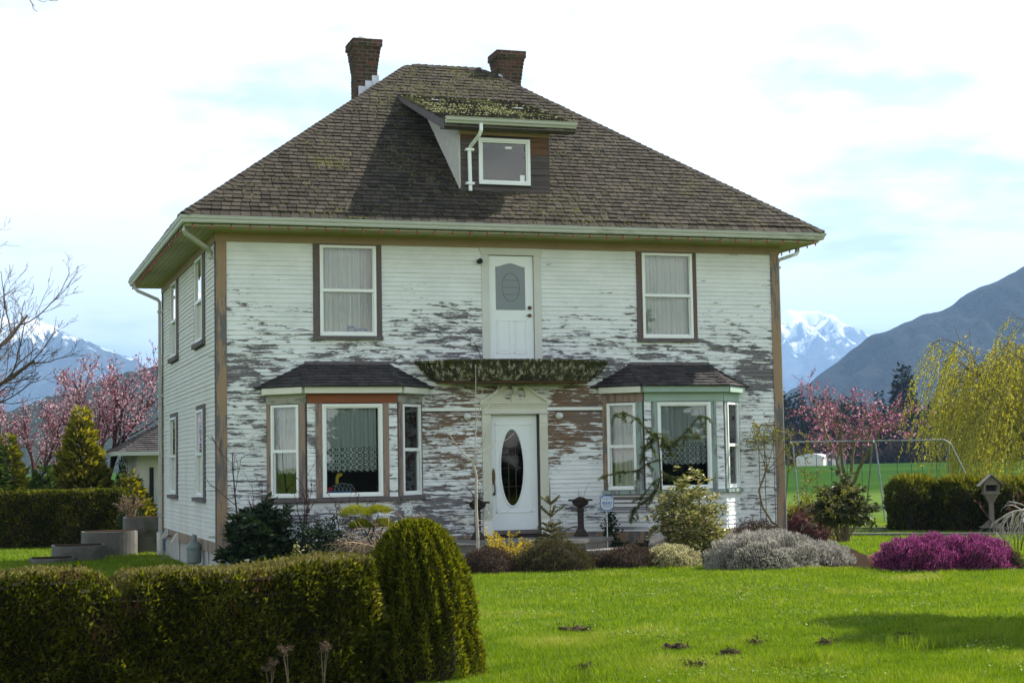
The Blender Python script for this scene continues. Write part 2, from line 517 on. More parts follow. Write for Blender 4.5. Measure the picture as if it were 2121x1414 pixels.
M['mosstuft'] = leaf_mat('roof_moss', [(0.06, 0.07, 0.012), (0.15, 0.16, 0.025), (0.27, 0.27, 0.06)], 0.15, 0.9, 0.1)
M['palemoss'] = leaf_mat('pale_roof_moss', [(0.13, 0.14, 0.05), (0.24, 0.25, 0.10), (0.36, 0.36, 0.18)], 0.15, 0.9, 0.1)
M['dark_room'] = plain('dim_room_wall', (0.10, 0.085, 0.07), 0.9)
M['curtain'] = sheer_mat('white_curtain', (0.80, 0.80, 0.77), 0.93)
M['sheer'] = sheer_mat('pinkish_sheer', (0.72, 0.68, 0.65), 0.88)
M['lace'] = sheer_mat('blue_white_lace', (0.80, 0.86, 0.88), 0.68, (1.4, 2.26))

# ================================================================== the setting
rng = np.random.default_rng(7)
random.seed(11)


def sstep(a, b, x):
    t = np.clip((x - a) / (b - a), 0, 1)
    return t * t * (3 - 2 * t)


def ground_z(x, y):
    x = np.asarray(x, float)
    y = np.asarray(y, float)
    up = 0.12 * sstep(-13, -5, y) + 0.10 * sstep(-4.5, -1.5, y)
    up = up * (1 - sstep(-0.5, 4.5, y)) * sstep(-1.6, 0.8, x) * (1 - sstep(12.0, 16.0, x))
    far = np.hypot(x + 4, y + 29)
    return up + 0.0047 * np.clip(far - 55, 0, 260)


def ground_mat():
    m, nt = new_mat('lawn_and_field')
    pos = world_pos(nt)
    n1 = noise(nt, pos, 0.35, 6, 0.6)
    n2 = noise(nt, pos, 2.5, 6, 0.7)
    n3 = noise(nt, pos, 40, 3, 0.7)
    near = ramp(nt, math_n(nt, 'ADD', math_n(nt, 'MULTIPLY', n1, 0.5), math_n(nt, 'MULTIPLY', n2, 0.5)),
                [(0.3, (0.060, 0.105, 0.009)), (0.5, (0.10, 0.155, 0.012)), (0.7, (0.17, 0.19, 0.035))])
    y = N(nt, 'ShaderNodeSeparateXYZ', {0: pos}).outputs[1]
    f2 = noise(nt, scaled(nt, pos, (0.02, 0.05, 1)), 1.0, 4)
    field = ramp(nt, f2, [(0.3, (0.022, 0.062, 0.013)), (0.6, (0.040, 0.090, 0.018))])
    # sunlit near pasture and cloud-shaded far field, their light painted into the colour
    lit_past = ramp(nt, f2, [(0.3, (0.085, 0.135, 0.03)), (0.6, (0.125, 0.185, 0.045))])
    col = mixc(nt, ramp(nt, math_n(nt, 'DIVIDE', y, 100.0), [(0.14, 0.0), (0.22, 1.0)]), near, lit_past)
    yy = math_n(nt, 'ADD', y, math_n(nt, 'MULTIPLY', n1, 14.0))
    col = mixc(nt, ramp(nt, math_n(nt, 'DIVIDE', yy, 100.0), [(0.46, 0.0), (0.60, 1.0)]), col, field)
    col = mixc(nt, math_n(nt, 'MULTIPLY', n3, 0.35), col, (0.03, 0.06, 0.01))
    finish(nt, col, 1.0, n3, 0.5, 0.0, dist=0.03)
    return m


def build_ground():
    def axis(lo, hi, dense_lo, dense_hi, step):
        mid = np.arange(dense_lo, dense_hi, step)
        a = dense_lo - np.geomspace(1, dense_lo - lo + 1, 26)[::-1] + 1
        b = dense_hi + np.geomspace(1, hi - dense_hi + 1, 30) - 1
        return np.unique(np.concatenate([a, mid, b]))
    X = axis(-12000, 12000, -14, 30, 0.5)
    Y = axis(-300, 14000, -30, 40, 0.5)
    gx, gy = np.meshgrid(X, Y)
    V = np.stack([gx, gy, ground_z(gx, gy)], -1).reshape(-1, 3)
    nx, ny = len(X), len(Y)
    i = np.arange(nx * ny).reshape(ny, nx)
    F = np.stack([i[:-1, :-1], i[:-1, 1:], i[1:, 1:], i[1:, :-1]], -1).reshape(-1, 4)
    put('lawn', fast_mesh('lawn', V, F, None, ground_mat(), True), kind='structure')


build_ground()


def sheet(name, poly, mat, lift=0.004, n=24):
    """closed outline (x, y) laid on the ground as a sheet following it"""
    poly = np.array(poly, float)
    c = poly.mean(0)
    rings = [c + (poly - c) * t for t in np.linspace(1, 0.05, 10)]
    V, F = [], []
    m = len(poly)
    for r in rings:
        for p in r:
            V.append((p[0], p[1], float(ground_z(p[0], p[1])) + lift))
    for a in range(len(rings) - 1):
        for k in range(m):
            F.append((a * m + k, a * m + (k + 1) % m, (a + 1) * m + (k + 1) % m, (a + 1) * m + k))
    mb = MB().add(V, F)
    mb.add([V[(len(rings) - 1) * m + k] for k in range(m)], [tuple(range(m))])
    return mb.obj(name, mat, kind='structure')


def smooth_poly(pts, k=6):
    pts = np.array(pts, float)
    n = len(pts)
    out = []
    for i in range(n):
        p0, p1, p2, p3 = pts[i - 1], pts[i], pts[(i + 1) % n], pts[(i + 2) % n]
        for t in np.linspace(0, 1, k, endpoint=False):
            out.append(0.5 * ((2 * p1) + (-p0 + p2) * t + (2 * p0 - 5 * p1 + 4 * p2 - p3) * t * t
                              + (-p0 + 3 * p1 - 3 * p2 + p3) * t ** 3))
    return np.array(out)


M['soil'] = plain('dark_bed_soil', (0.036, 0.025, 0.017), 0.95, 0.4, 6, spec=0.0, bump=0.8, dirt=((0.06, 0.042, 0.028), 0.1))
M['asphalt'] = plain('asphalt_drive', (0.055, 0.055, 0.058), 0.85, 0.2, 8, bump=0.4)
bed = smooth_poly([(-0.6, -0.6), (0.6, -3.0), (3.4, -3.5), (5.6, -3.5), (7.5, -3.55), (9.0, -4.55), (10.4, -6.2),
                   (11.7, -6.2), (11.8, -4.8), (11.0, -3.4), (11.9, -0.5), (12.0, 1.5), (8, -0.1), (4, -0.1)])
sheet('flower_bed', bed, M['soil'])
drive = MB()
for k in range(12):
    a0, a1 = k / 12, (k + 1) / 12
    for (x0, y0), (x1, y1) in (((11.3 + 19 * a0, 12.8 - 13.6 * a0), (11.3 + 19 * a1, 12.8 - 13.6 * a1)),):
        drive.hexa([(x0 - 0.9, y0 - 1.4, 0.0), (x1 - 0.9, y1 - 1.4, 0.0), (x1 + 0.9, y1 + 1.4, 0.0), (x0 + 0.9, y0 + 1.4, 0.0),
                    (x0 - 0.9, y0 - 1.4, 0.008), (x1 - 0.9, y1 - 1.4, 0.008), (x1 + 0.9, y1 + 1.4, 0.008), (x0 + 0.9, y0 + 1.4, 0.008)])
drive.obj('driveway', M['asphalt'], kind='structure')
kerb = MB()
for (ox, oy) in ((0.98, 1.52), (-0.98, -1.52)):
    a, b = np.array((11.3 + ox, 12.8 + oy)), np.array((30.3 + ox, -0.8 + oy))
    d = (b - a) / np.linalg.norm(b - a)
    q = np.array((-d[1], d[0])) * 0.06
    kerb.hexa([(*(a - q), 0), (*(b - q), 0), (*(b + q), 0), (*(a + q), 0), (*(a - q), .07), (*(b - q), .07), (*(b + q), .07), (*(a + q), .07)])
kerb.obj('kerb', M['concrete'], kind='structure')


# ================================================================== the farmhouse
W, D, O = 11.0, 8.942, 0.7244
ZE, ZR, SL = 6.2835, 10.4464, 0.8012
Z0, ZFB, ZFT = 0.62, 5.932, 6.117          # foot of siding, frieze bottom, frieze top
RX0, RX1, RY = 4.668, 6.363, 4.471
EXP = 0.083

house = empty('farmhouse')
tag(house, 'two-storey white farmhouse with peeling clapboards, mossy brown hip roof and two bay windows', 'house')


def panel(along, z0, z1, a0, a1, holes, place, t=0.10):
    """wall slab with rectangular holes; place(s, z, off) -> 3D point"""
    S = sorted({a0, a1, *[h[0] for h in holes], *[h[1] for h in holes]})
    Zs = sorted({z0, z1, *[h[2] for h in holes], *[h[3] for h in holes]})
    mb = MB()
    for s0, s1 in zip(S, S[1:]):
        for q0, q1 in zip(Zs, Zs[1:]):
            cx, cz = (s0 + s1) / 2, (q0 + q1) / 2
            if cz < z0 or cz > z1 or cx < a0 or cx > a1:
                continue
            if any(h[0] < cx < h[1] and h[2] < cz < h[3] for h in holes):
                continue
            mb.hexa([place(s0, q0, 0), place(s1, q0, 0), place(s1, q0, -t), place(s0, q0, -t),
                     place(s0, q1, 0), place(s1, q1, 0), place(s1, q1, -t), place(s0, q1, -t)])
    return mb


def frame(P, d, n):
    P, d, n = np.array(P, float), np.array(d, float), np.array(n, float)
    d /= np.linalg.norm(d)
    n /= np.linalg.norm(n)
    return lambda s, z, off: tuple(P + d * s + n * off + np.array((0, 0, z)))


FR = frame((0, 0, 0), (1, 0, 0), (0, -1, 0))
LF = frame((0, 0, 0), (0, 1, 0), (-1, 0, 0))
S2 = 0.6 * math.sqrt(2)
# bays: outer left x, front-left x, front-right x, outer right x
BAYS = [(0.87, 1.47, 3.09, 3.69), (7.24, 7.84, 9.46, 10.06)]
bay_frames = []
for b in BAYS:
    bay_frames.append((frame((b[0], 0, 0), (1, -1, 0), (-1, -1, 0)), frame((b[1], -0.6, 0), (1, 0, 0), (0, -1, 0)),
                       frame((b[2], -0.6, 0), (1, 1, 0), (1, -1, 0))))

# --- sheathing
fh = [(1.835, 2.872, 4.264, 5.907), (8.102, 9.15, 4.264, 5.907), (5.03, 5.905, 3.72, 5.79), (5.03, 5.94, 0.69, 2.83),
      (0.98, 3.58, 0.9, 3.15), (7.35, 9.95, 0.9, 3.15)]
front_wall = panel(0, 0.42, 6.11, 0.0, W, fh, FR).obj('front_wall', M['sheath'], house)
lh = [(1.82, 2.9, 4.32, 5.92), (6.08, 7.1, 4.32, 5.92), (1.78, 2.8, 1.39, 3.03), (6.17, 7.3, 1.39, 3.03)]
left_wall = panel(0, 0.42, 6.11, 0.1, D, lh, LF).obj('left_wall', M['sheath'], house)
box_obj('right_wall', (W - 0.1, 0.1, 0.15), (W, D, 6.11), M['sheath'], house)
box_obj('rear_wall', (0.1, D - 0.1, 0.15), (W - 0.1, D, 6.11), M['sheath'], house)
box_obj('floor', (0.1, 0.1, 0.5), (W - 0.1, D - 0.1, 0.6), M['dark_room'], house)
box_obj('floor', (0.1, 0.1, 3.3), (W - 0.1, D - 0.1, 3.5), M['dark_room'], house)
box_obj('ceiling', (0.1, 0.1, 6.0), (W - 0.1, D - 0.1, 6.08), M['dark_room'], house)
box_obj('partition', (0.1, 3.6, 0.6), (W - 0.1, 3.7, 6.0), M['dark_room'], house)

# --- clapboards: openings in each face, boards course by course
boards = []      # (area, parent, hexa points)


def lay_boards(place, a0, a1, z0, z1, holes, parent, splits=True):
    n = int(round((z1 - z0) / EXP))
    for i in range(n + 1):
        zb = z0 + i * EXP
        zt = min(zb + EXP * 1.12, z1)
        if zb > z1 - 0.02:
            break
        segs = [(a0, a1)]
        for h in holes:
            if h[2] < zb + EXP * 0.6 and h[3] > zb + EXP * 0.4:
                nxt = []
                for s0, s1 in segs:
                    if h[1] <= s0 or h[0] >= s1:
                        nxt.append((s0, s1))
                    else:
                        if h[0] - s0 > 0.02:
                            nxt.append((s0, h[0]))
                        if s1 - h[1] > 0.02:
                            nxt.append((h[1], s1))
                segs = nxt
        out = []
        for s0, s1 in segs:
            if splits and s1 - s0 > 4.6:
                c = s0 + (s1 - s0) * random.uniform(0.32, 0.68)
                out += [(s0, c - 0.002), (c + 0.002, s1)]
            else:
                out.append((s0, s1))
        for s0, s1 in out:
            j = random.uniform(-0.002, 0.002)
            lip = 0.019 + random.uniform(-0.003, 0.005)
            w0, w1 = random.uniform(-0.0015, 0.0015), random.uniform(-0.0015, 0.0015)
            pts = [place(s0, zb + w0, lip + j), place(s1, zb + w1, lip + j), place(s1, zb + w1, 0.0), place(s0, zb + w0, 0.0),
                   place(s0, zt, 0.005), place(s1, zt, 0.005), place(s1, zt, 0.0), place(s0, zt, 0.0)]
            boards.append(((s1 - s0), parent, pts))


front_open = [(1.712, 2.977, 4.19, 6.0), (7.985, 9.24, 4.19, 6.0), (4.883, 6.051, 3.70, 6.0), (4.843, 6.12, 0.5, 3.06),
              
              (0.87, 3.69, 0.5, 3.34), (7.24, 10.06, 0.5, 3.34), (3.69, 4.843, 2.895, 2.955), (6.12, 7.24, 2.895, 2.955)]
lay_boards(FR, 0.16, W - 0.16, Z0, ZFB, front_open, front_wall)
left_open = [(1.50, 3.06, 4.22, 6.0), (5.76, 7.25, 4.22, 6.0), (1.50, 3.12, 1.30, 3.14), (5.93, 7.48, 1.30, 3.14)]
lay_boards(LF, 0.16, D - 0.16, Z0, ZFB, left_open, left_wall, False)

bay_walls = []
for bi, (b, fr3) in enumerate(zip(BAYS, bay_frames)):
    mb = MB()
    L = b[2] - b[1]
    wins = [(0.105, 0.69), (b[1] and (1.735 - 1.47), 2.815 - 1.47) if bi == 0 else (8.098 - 7.84, 9.186 - 7.84), (0.145, 0.77)]
    lens = [S2, L, S2]
    for pf, ln, w in zip(fr3, lens, wins):
        m2 = panel(0, 0.42, 3.31, 0.0, ln, [(w[0], w[1], 1.385, 3.015)], pf, 0.05)
        mb.add(m2.v, m2.f)
    # floor and lid of the bay
    for z in (0.42, 3.28):
        mb.prism([(b[0] + .03, 0, z), (b[1] + .02, -0.57, z), (b[2] - .02, -0.57, z), (b[3] - .03, 0, z)], (0, 0, 0.03))
    bw = mb.obj('bay_wall', M['sheath'], house)
    bay_walls.append((bw, wins, lens))
    for k, (pf, ln, w) in enumerate(zip(fr3, lens, wins)):
        casw = 0.12
        if k == 1:
            hol = [(w[0] - casw, w[1] + casw, 1.29, 3.4)]
        else:
            hol = [(-0.1, 1.0, 1.29, 3.4)]
        lay_boards(pf, 0.0, ln, Z0 + 0.0, 3.03 if k == 1 else 1.30, hol, bw, False)

boards.sort(key=lambda t: -t[0])
rest = MB()
for i, (ln, par, pts) in enumerate(boards):
    if i < 300:
        MB().hexa(pts).obj('clapboard', M['siding'], par)
    else:
        rest.hexa(pts)
rest.obj('short_clapboards', M['siding'], house, kind='stuff')

# --- trim boards
for x0, x1 in ((0.0, 0.16), (W - 0.16, W)):
    box_obj('corner_board', (x0 - (0.022 if x0 == 0 else 0), -0.034, 0.5), (x1 + (0.022 if x0 else 0), 0.0, ZFB), M['tan_worn'], house)
for y0, y1 in ((0.0, 0.14), (D - 0.14, D)):
    box_obj('corner_board', (-0.033, y0, 0.5), (0.0, y1, ZFB), M['tan_worn'] if y0 else M['grey_wood'], house)
box_obj('corner_board', (W, 0.0, 0.5), (W + 0.033, 0.14, ZFB), M['tan_worn'], house)
box_obj('frieze', (-0.040, -0.040, ZFB), (W + 0.040, 0.0, ZFT), M['tan'], house)
box_obj('frieze', (-0.038, 0.0, ZFB), (0.0, D + 0.03, ZFT), M['tan'], house)
box_obj('frieze', (W, 0.0, ZFB), (W + 0.038, D + 0.03, ZFT), M['tan'], house)
for i, (a, b_) in enumerate((((-0.025, -0.03, 0.42), (0.87, 0.0, Z0)), ((3.69, -0.03, 0.42), (4.84, 0.0, Z0)), ((6.12, -0.03, 0.42), (7.24, 0, Z0)),
                             ((10.06, -0.03, 0.42), (W + 0.025, 0, Z0)), ((-0.028, 0.0, 0.42), (0.0, D, Z0)))):
    box_obj('water_table', a, b_, M['tan_worn'], house)
for fr3, b in zip(bay_frames, BAYS):
    for pf, ln in zip(fr3, (S2, b[2] - b[1], S2)):
        MB().hexa([pf(0, .40, .024), pf(ln, .40, .024), pf(ln, .40, 0), pf(0, .40, 0),
                   pf(0, Z0, .024), pf(ln, Z0, .024), pf(ln, Z0, 0), pf(0, Z0, 0)]).obj('water_table', M['tan_worn'], house)
fo = MB()
fo.box((0.02, 0.02, -0.3), (W - 0.02, 0.2, 0.42))
fo.box((0.02, 0.2, -0.3), (0.2, D - 0.02, 0.42))
fo.box((W - 0.2, 0.2, -0.3), (W - 0.02, D - 0.02, 0.42))
fo.box((0.2, D - 0.2, -0.3), (W - 0.2, D - 0.02, 0.42))
fo.obj('foundation', M['foundation'], house)
fj = MB()
for y in (1.35, 3.2, 5.9):
    fj.box((0.008, y, -0.2), (0.021, y + 0.035, 0.42))
fj.obj('foundation_batten', M['grey_wood'], house)
box_obj('band_board', (3.70, -0.036, 2.895), (4.838, 0.0, 2.955), M['white'], house)
box_obj('band_board', (6.125, -0.036, 2.895), (7.23, 0.0, 2.955), M['white'], house)

# --- soffits, plank by plank
E0 = 0.60
k = 6
for i in range(k):
    a, b_ = i * E0 / k, (i + 1) * E0 / k - 0.008
    box_obj('soffit_board', (-0.03 - b_, -E0, ZFT), (-0.03 - a, D + E0, ZFT + 0.02), M['soffit'], house)
    box_obj('soffit_board', (W + 0.03 + a, -E0, ZFT), (W + 0.03 + b_, D + E0, ZFT + 0.02), M['soffit'], house)
    box_obj('soffit_board', (-0.025, -0.035 - b_, ZFT), (W + 0.025, -0.035 - a, ZFT + 0.02), M['soffit'], house)
    box_obj('soffit_board', (-0.025, D + 0.03 + a, ZFT), (W + 0.025, D + 0.03 + b_, ZFT + 0.02), M['soffit'], house)
box_obj('crown_moulding', (-0.06, -0.075, ZFT - 0.028), (W + 0.06, -0.041, ZFT - 0.001), M['soffit'], house)
box_obj('crown_moulding', (-0.073, -0.04, ZFT - 0.028), (-0.04, D, ZFT - 0.001), M['soffit'], house)
# --- gutters on four sides, mitred
prof = [(-0.125, -0.125), (-0.05, -0.125), (-0.035, -0.105), (-0.03, -0.07), (-0.008, -0.045), (-0.004, -0.018), (0.004, -0.012), (0.004, 0.0),
        (-0.012, 0.0), (-0.02, -0.03), (-0.05, -0.10), (-0.115, -0.11), (-0.115, 0.0), (-0.125, 0.0)]


def ring(off):
    e = O + off
    return [(-e, -e), (W + e, -e), (W + e, D + e), (-e, D + e)]


for sd in range(4):
    mb = MB()
    vs_ = []
    for off, dz in prof:
        c = ring(off)
        vs_ += [(*c[sd], ZE + dz), (*c[(sd + 1) % 4], ZE + dz)]
    n = len(prof)
    mb.add(vs_, [(2 * i, 2 * i + 1, 2 * ((i + 1) % n) + 1, 2 * ((i + 1) % n)) for i in range(n)])
    mb.obj('gutter', M['gutter'], house)
fas = MB()
for sd in range(4):
    a, b_ = ring(-0.128)[sd], ring(-0.128)[(sd + 1) % 4]
    c, d_ = ring(-0.15)[sd], ring(-0.15)[(sd + 1) % 4]
    fas.hexa([(*a, ZFT - .01), (*b_, ZFT - .01), (*d_, ZFT - .01), (*c, ZFT - .01), (*a, ZE - .02), (*b_, ZE - .02), (*d_, ZE - .02), (*c, ZE - .02)])
fas.obj('fascia', M['soffit'], house)


def downspout(pts, parent, brackets, size=0.048, wallx=None):
    o = MB().tube(pts, size, 4, square=True).obj('downspout', M['gutter'], parent)
    for (x, y, z) in brackets:
        MB().box((x - 0.075, y - 0.06, z - 0.02), (x + 0.075, y + 0.06, z + 0.02)).obj('bracket', M['gutter'], o)
    return o


downspout([(-0.62, -0.40, 6.17), (-0.62, -0.40, 6.06), (-0.58, -0.34, 6.00), (-0.14, 0.12, 5.80), (-0.09, 0.17, 5.74), (-0.09, 0.17, 5.6), (-0.09, 0.17, 0.05)],
          house, [(-0.07, 0.17, 5.66), (-0.07, 0.17, 3.9), (-0.07, 0.17, 0.72)])
downspout([(-0.64, 8.9, 6.17), (-0.64, 8.9, 6.05), (-0.58, 8.86, 5.98), (-0.14, 8.80, 5.78), (-0.09, 8.80, 5.72), (-0.09, 8.80, 5.6), (-0.09, 8.80, 0.5)],
          house, [(-0.07, 8.8, 5.5), (-0.07, 8.8, 3.6), (-0.07, 8.8, 0.9)])
MB().tube([(-0.09, 8.80, 0.52), (-0.09, 8.80, 0.0)], 0.075, 8).obj('drain_pipe', M['offwhite'], house)
downspout([(W + 0.62, 0.30, 6.17), (W + 0.62, 0.30, 6.06), (W + 0.58, 0.28, 6.0), (W + 0.14, 0.18, 5.86), (W + 0.09, 0.17, 5.8), (W + 0.09, 0.17, 5.7), (W + 0.09, 0.17, 0.1)],
          house, [(W + 0.07, 0.17, 5.7), (W + 0.07, 0.17, 3.2)])

# --- roof deck
dk = MB()
e = O - 0.03
ez = ZE + 0.03 * SL - 0.015
A_, B_, C_, D_ = (-e, -e, ez), (W + e, -e, ez), (W + e, D + e, ez), (-e, D + e, ez)
P_, Q_ = (RX0, RY, ZR - 0.02), (RX1, RY, ZR - 0.02)
dk.add([A_, B_, C_, D_, P_, Q_], [(0, 1, 5, 4), (1, 2, 5), (2, 3, 4, 5), (3, 0, 4), (3, 2, 1, 0)])
roof = dk.obj('roof', M['roof'], house)


class Facet:
    def __init__(s, A, B, C, Dd):
        s.A = np.array(A, float)
        B, C, Dd = (np.array(p, float) for p in (B, C, Dd))
        s.L = np.linalg.norm(B - s.A)
        s.u = (B - s.A) / s.L
        n = np.cross(s.u, (C + Dd) / 2 - s.A)
        s.n = n / np.linalg.norm(n)
        s.v = np.cross(s.n, s.u)
        s.vm = (Dd - s.A) @ s.v
        s.du, s.cu = (Dd - s.A) @ s.u, (C - s.A) @ s.u

    def lim(s, v):
        t = np.clip(v / s.vm, 0, 1)
        return s.du * t, s.L + (s.cu - s.L) * t

    def p(s, u, v, h):
        lo, hi = s.lim(v)
        return tuple(s.A + s.u * np.clip(u, lo, hi) + s.v * v + s.n * h)


def shingles(F, ex, wd, thick=0.008, skip=None, drop=0.0, wjit=0.0):
    out = []
    rows = int(math.ceil(F.vm / ex))
    for r in range(rows):
        v0 = r * ex
        v1 = min(v0 + ex * 1.22, F.vm)
        lo, hi = F.lim(v0)
        u = lo - wd * (0.5 if r % 2 else 1.0) - random.uniform(0, wd * 0.3)
        while u < hi:
            w = wd * random.uniform(1 - wjit, 1 + wjit)
            a, b_ = max(u + 0.006, lo), min(u + w - 0.006, hi)
            if b_ - a > 0.02 and not (skip and skip(*F.p((a + b_) / 2, v0, 0))):
                j = random.uniform(-0.006, 0.006)
                hh = thick * 2.6 + random.uniform(0, 0.012)
                dz = drop if r == 0 else 0.0
                vv = v0 + j if r else v0 - drop * 0.6
                out.append([F.p(a, vv, hh - dz), F.p(b_, vv, hh - dz + random.uniform(-.003, .003)), F.p(b_, v0 + j, 0.0 - dz), F.p(a, v0 + j, 0.0 - dz),
                            F.p(a, v1, thick * 0.5), F.p(b_, v1, thick * 0.5), F.p(b_, v1, -0.004), F.p(a, v1, -0.004)])
            u += w
    return out


def in_dormer(x, y, z):
    return 4.68 < x < 6.22 and 0.34 < y < 3.0


front_f = Facet((-O + .03, -O + .03, ZE + .024), (W + O - .03, -O + .03, ZE + .024), (RX1, RY, ZR), (RX0, RY, ZR))
left_f = Facet((-O + .03, D + O - .03, ZE + .024), (-O + .03, -O + .03, ZE + .024), (RX0, RY, ZR), (RX0, RY, ZR))
right_f = Facet((W + O - .03, -O + .03, ZE + .024), (W + O - .03, D + O - .03, ZE + .024), (RX1, RY, ZR), (RX1, RY, ZR))
sh = shingles(front_f, 0.142, 0.168, skip=in_dormer, drop=0.03, wjit=0.12)
big_sh = MB()
for i, pts in enumerate(sh):
    if i < 300:
        MB().hexa(pts).obj('shingle', M['roof'], roof)
    else:
        big_sh.hexa(pts)
for F in (left_f, right_f):
    for pts in shingles(F, 0.142, 0.168):
        big_sh.hexa(pts)
big_sh.obj('shingles', M['roof'], roof, kind='stuff')


def caps(A, B, n1, n2, name, ex=0.14, half=0.13):
    """overlapping cap shingles folded over a hip or ridge from A up to B"""
    A, B = np.array(A, float), np.array(B, float)
    L = np.linalg.norm(B - A)
    t = (B - A) / L
    s1, s2 = np.cross(t, n1), -np.cross(t, n2)
    for s_, n_ in ((s1, n1), (s2, n2)):
        if s_[2] > 0:
            s_ *= -1
    for i in range(int(L / ex)):
        p, q = A + t * i * ex, A + t * min((i + 1.25) * ex, L)
        up = (n1 + n2) / np.linalg.norm(n1 + n2)
        h0, h1 = 0.030 + random.uniform(0, .008), 0.014
        w = half * random.uniform(0.94, 1.06)
        vs_ = [p + up * h0, p + s1 * w + n1 * (h0 - .006), p + s2 * w + n2 * (h0 - .006), q + up * h1, q + s1 * w + n1 * h1, q + s2 * w + n2 * h1]
        vs_ += [v - up * 0.018 for v in vs_]
        MB().add(vs_, [(0, 1, 4, 3), (2, 0, 3, 5), (1, 0, 6, 7), (0, 2, 8, 6), (1, 7, 10, 4), (5, 11, 8, 2), (3, 4, 10, 9), (5, 3, 9, 11)]).obj(name, M['roof'], roof)


nf, nl, nr = front_f.n, left_f.n, right_f.n
nb = nf * np.array((1, -1, 1))
caps((-O + .04, -O + .04, ZE + .03), (RX0, RY, ZR), nl.copy(), nf.copy(), 'cap_shingle')
caps((W + O - .04, -O + .04, ZE + .03), (RX1, RY, ZR), nf.copy(), nr.copy(), 'cap_shingle')
caps((RX1 - .05, RY, ZR + .012), (RX0 + .05, RY, ZR + .012), nf.copy(), nb.copy(), 'cap_shingle', 0.15)

# moss: small cushions caught in the joints
OCT = np.array([(1, 0, 0), (0.5, 0.87, 0), (-0.5, 0.87, 0), (-1, 0, 0), (-0.5, -0.87, 0), (0.5, -0.87, 0), (0, 0, 0.8)])


def moss(F, n, accept, name, mat, parent, smin=0.008, smax=0.024, snap=0.142):
    Vs, Fs, Rs = [], [], []
    while len(Fs) < n * 6:
        v = rng.uniform(0, F.vm)
        if rng.random() < 0.75:
            v = round(v / snap) * snap - rng.uniform(0, 0.01)
        lo, hi = F.lim(max(v, 0))
        u = rng.uniform(lo, hi)
        p = np.array(F.p(u, max(v, 0), 0.008))
        if not accept(p, u, v):
            continue
        s_ = rng.uniform(smin, smax) ** 1.0
        a = rng.uniform(0, 6.28)
        ca, sa = math.cos(a), math.sin(a)
        st = rng.uniform(0.6, 1.7)
        loc = OCT * s_ * (0.8 + 0.4 * rng.random((7, 1)))
        q = p + np.outer(loc[:, 0] * ca * st - loc[:, 1] * sa, F.u) + np.outer(loc[:, 0] * sa + loc[:, 1] * ca, F.v) + np.outer(loc[:, 2], F.n)
        b_ = len(Vs)
        Vs.extend(q)
        r_ = rng.random()
        for i in range(6):
            Fs.append((b_ + i, b_ + (i + 1) % 6, b_ + 6))
            Rs.append(r_)
    put(name, fast_mesh(name, np.array(Vs), np.array(Fs), Rs, mat, True), parent, kind='stuff')


def nz(p, s=1.0, seed=0.0):
    x, y, z = (np.asarray(p)[..., i] * s + seed * (i + 1.3) for i in range(3))
    return (np.sin(1.7 * x + 2.3 * y + 0.4) * np.cos(1.1 * z - 2.1 * y) + 0.6 * np.sin(3.9 * y - 2.7 * x + z * 3.1)
            + 0.4 * np.sin(6.1 * x + 5.3 * z + 1.7 * np.sin(3 * y)))


def moss_ok(p, u, v):
    if in_dormer(*p):
        return False
    x, y = p[0], p[1]
    dens = 0.18 + 0.28 * nz(p, 0.7)
    dens += 0.55 * math.exp(-((x - 6.2) / 1.5) ** 2 - ((y + .2) / .7) ** 2)
    dens += 0.5 * math.exp(-((x - 4.0) / 0.6) ** 2 - ((y - 1.2) / 1.0) ** 2)
    dens += 0.35 * (y > 2.6)
    return rng.random() < dens


moss(front_f, 4600, moss_ok, 'moss', M['mosstuft'], roof, 0.007, 0.026)

# --- dormer
DX0, DX1, DY = 4.585, 6.325, 0.228
DSL = 0.347
dz_at = lambda y: 8.30 + (y + 0.17) * DSL          # top of dormer roof
rz_at = lambda y: ZE + (y + O) * SL                # main roof surface
dwin = (4.933, 5.954, 7.166, 8.048)
DF = frame((0, DY, 0), (1, 0, 0), (0, -1, 0))
dw = panel(0, 6.95, 8.24, DX0, DX1, [(dwin[0] + .03, dwin[1] - .03, dwin[2] + .03, dwin[3] - .03)], DF, 0.06)
dormer = dw.obj('dormer_wall', M['sheath'], house)
z = 7.0
while z < 8.17:
    h = random.choice((0.115, 0.13, 0.14))
    zt = min(z + h, 8.2)
    segs = [(DX0, DX1)]
    if zt > dwin[2] and z < dwin[3]:
        segs = [(DX0, dwin[0] - 0.005), (dwin[1] + 0.005, DX1)]
    for s0, s1 in segs:
        lip = 0.016 + random.uniform(0, .006)
        MB().hexa([DF(s0, z, lip), DF(s1, z, lip), DF(s1, z, 0), DF(s0, z, 0), DF(s0, zt - .006, .010), DF(s1, zt - .006, .010), DF(s1, zt - .006, 0), DF(s0, zt - .006, 0)]
                  ).obj('plank', M['plank_raw'] if (z > 7.75 and random.random() < .7) else M['plank'], dormer)
    z = zt
box_obj('dormer_frieze', (DX0 - .02, DY - .05, 8.10), (DX1 + .03, DY - .018, 8.215), M['tan'], dormer)
box_obj('dormer_apron', (DX0 - .02, DY - .045, 6.99), (DX1 + .02, DY - .024, 7.10), M['plank'], dormer)
for x0, x1, mt in ((DX0 - 0.03, DX0, M['stucco']), (DX1, DX1 + 0.03, M['plank'])):
    pts = [(x0, DY + .001, 7.0), (x0, DY + .001, 8.2)]
    ys = np.linspace(DY, 3.25, 8)
    pts += [(x0, y, dz_at(y) - 0.09) for y in ys[1:]]
    pts += [(x0, 3.25, rz_at(3.25) - 0.02)]
    MB().prism(pts, (x1 - x0, 0, 0)).obj('dormer_cheek', mt, house)
EX0, EX1 = 4.17, 6.75
dr = MB()
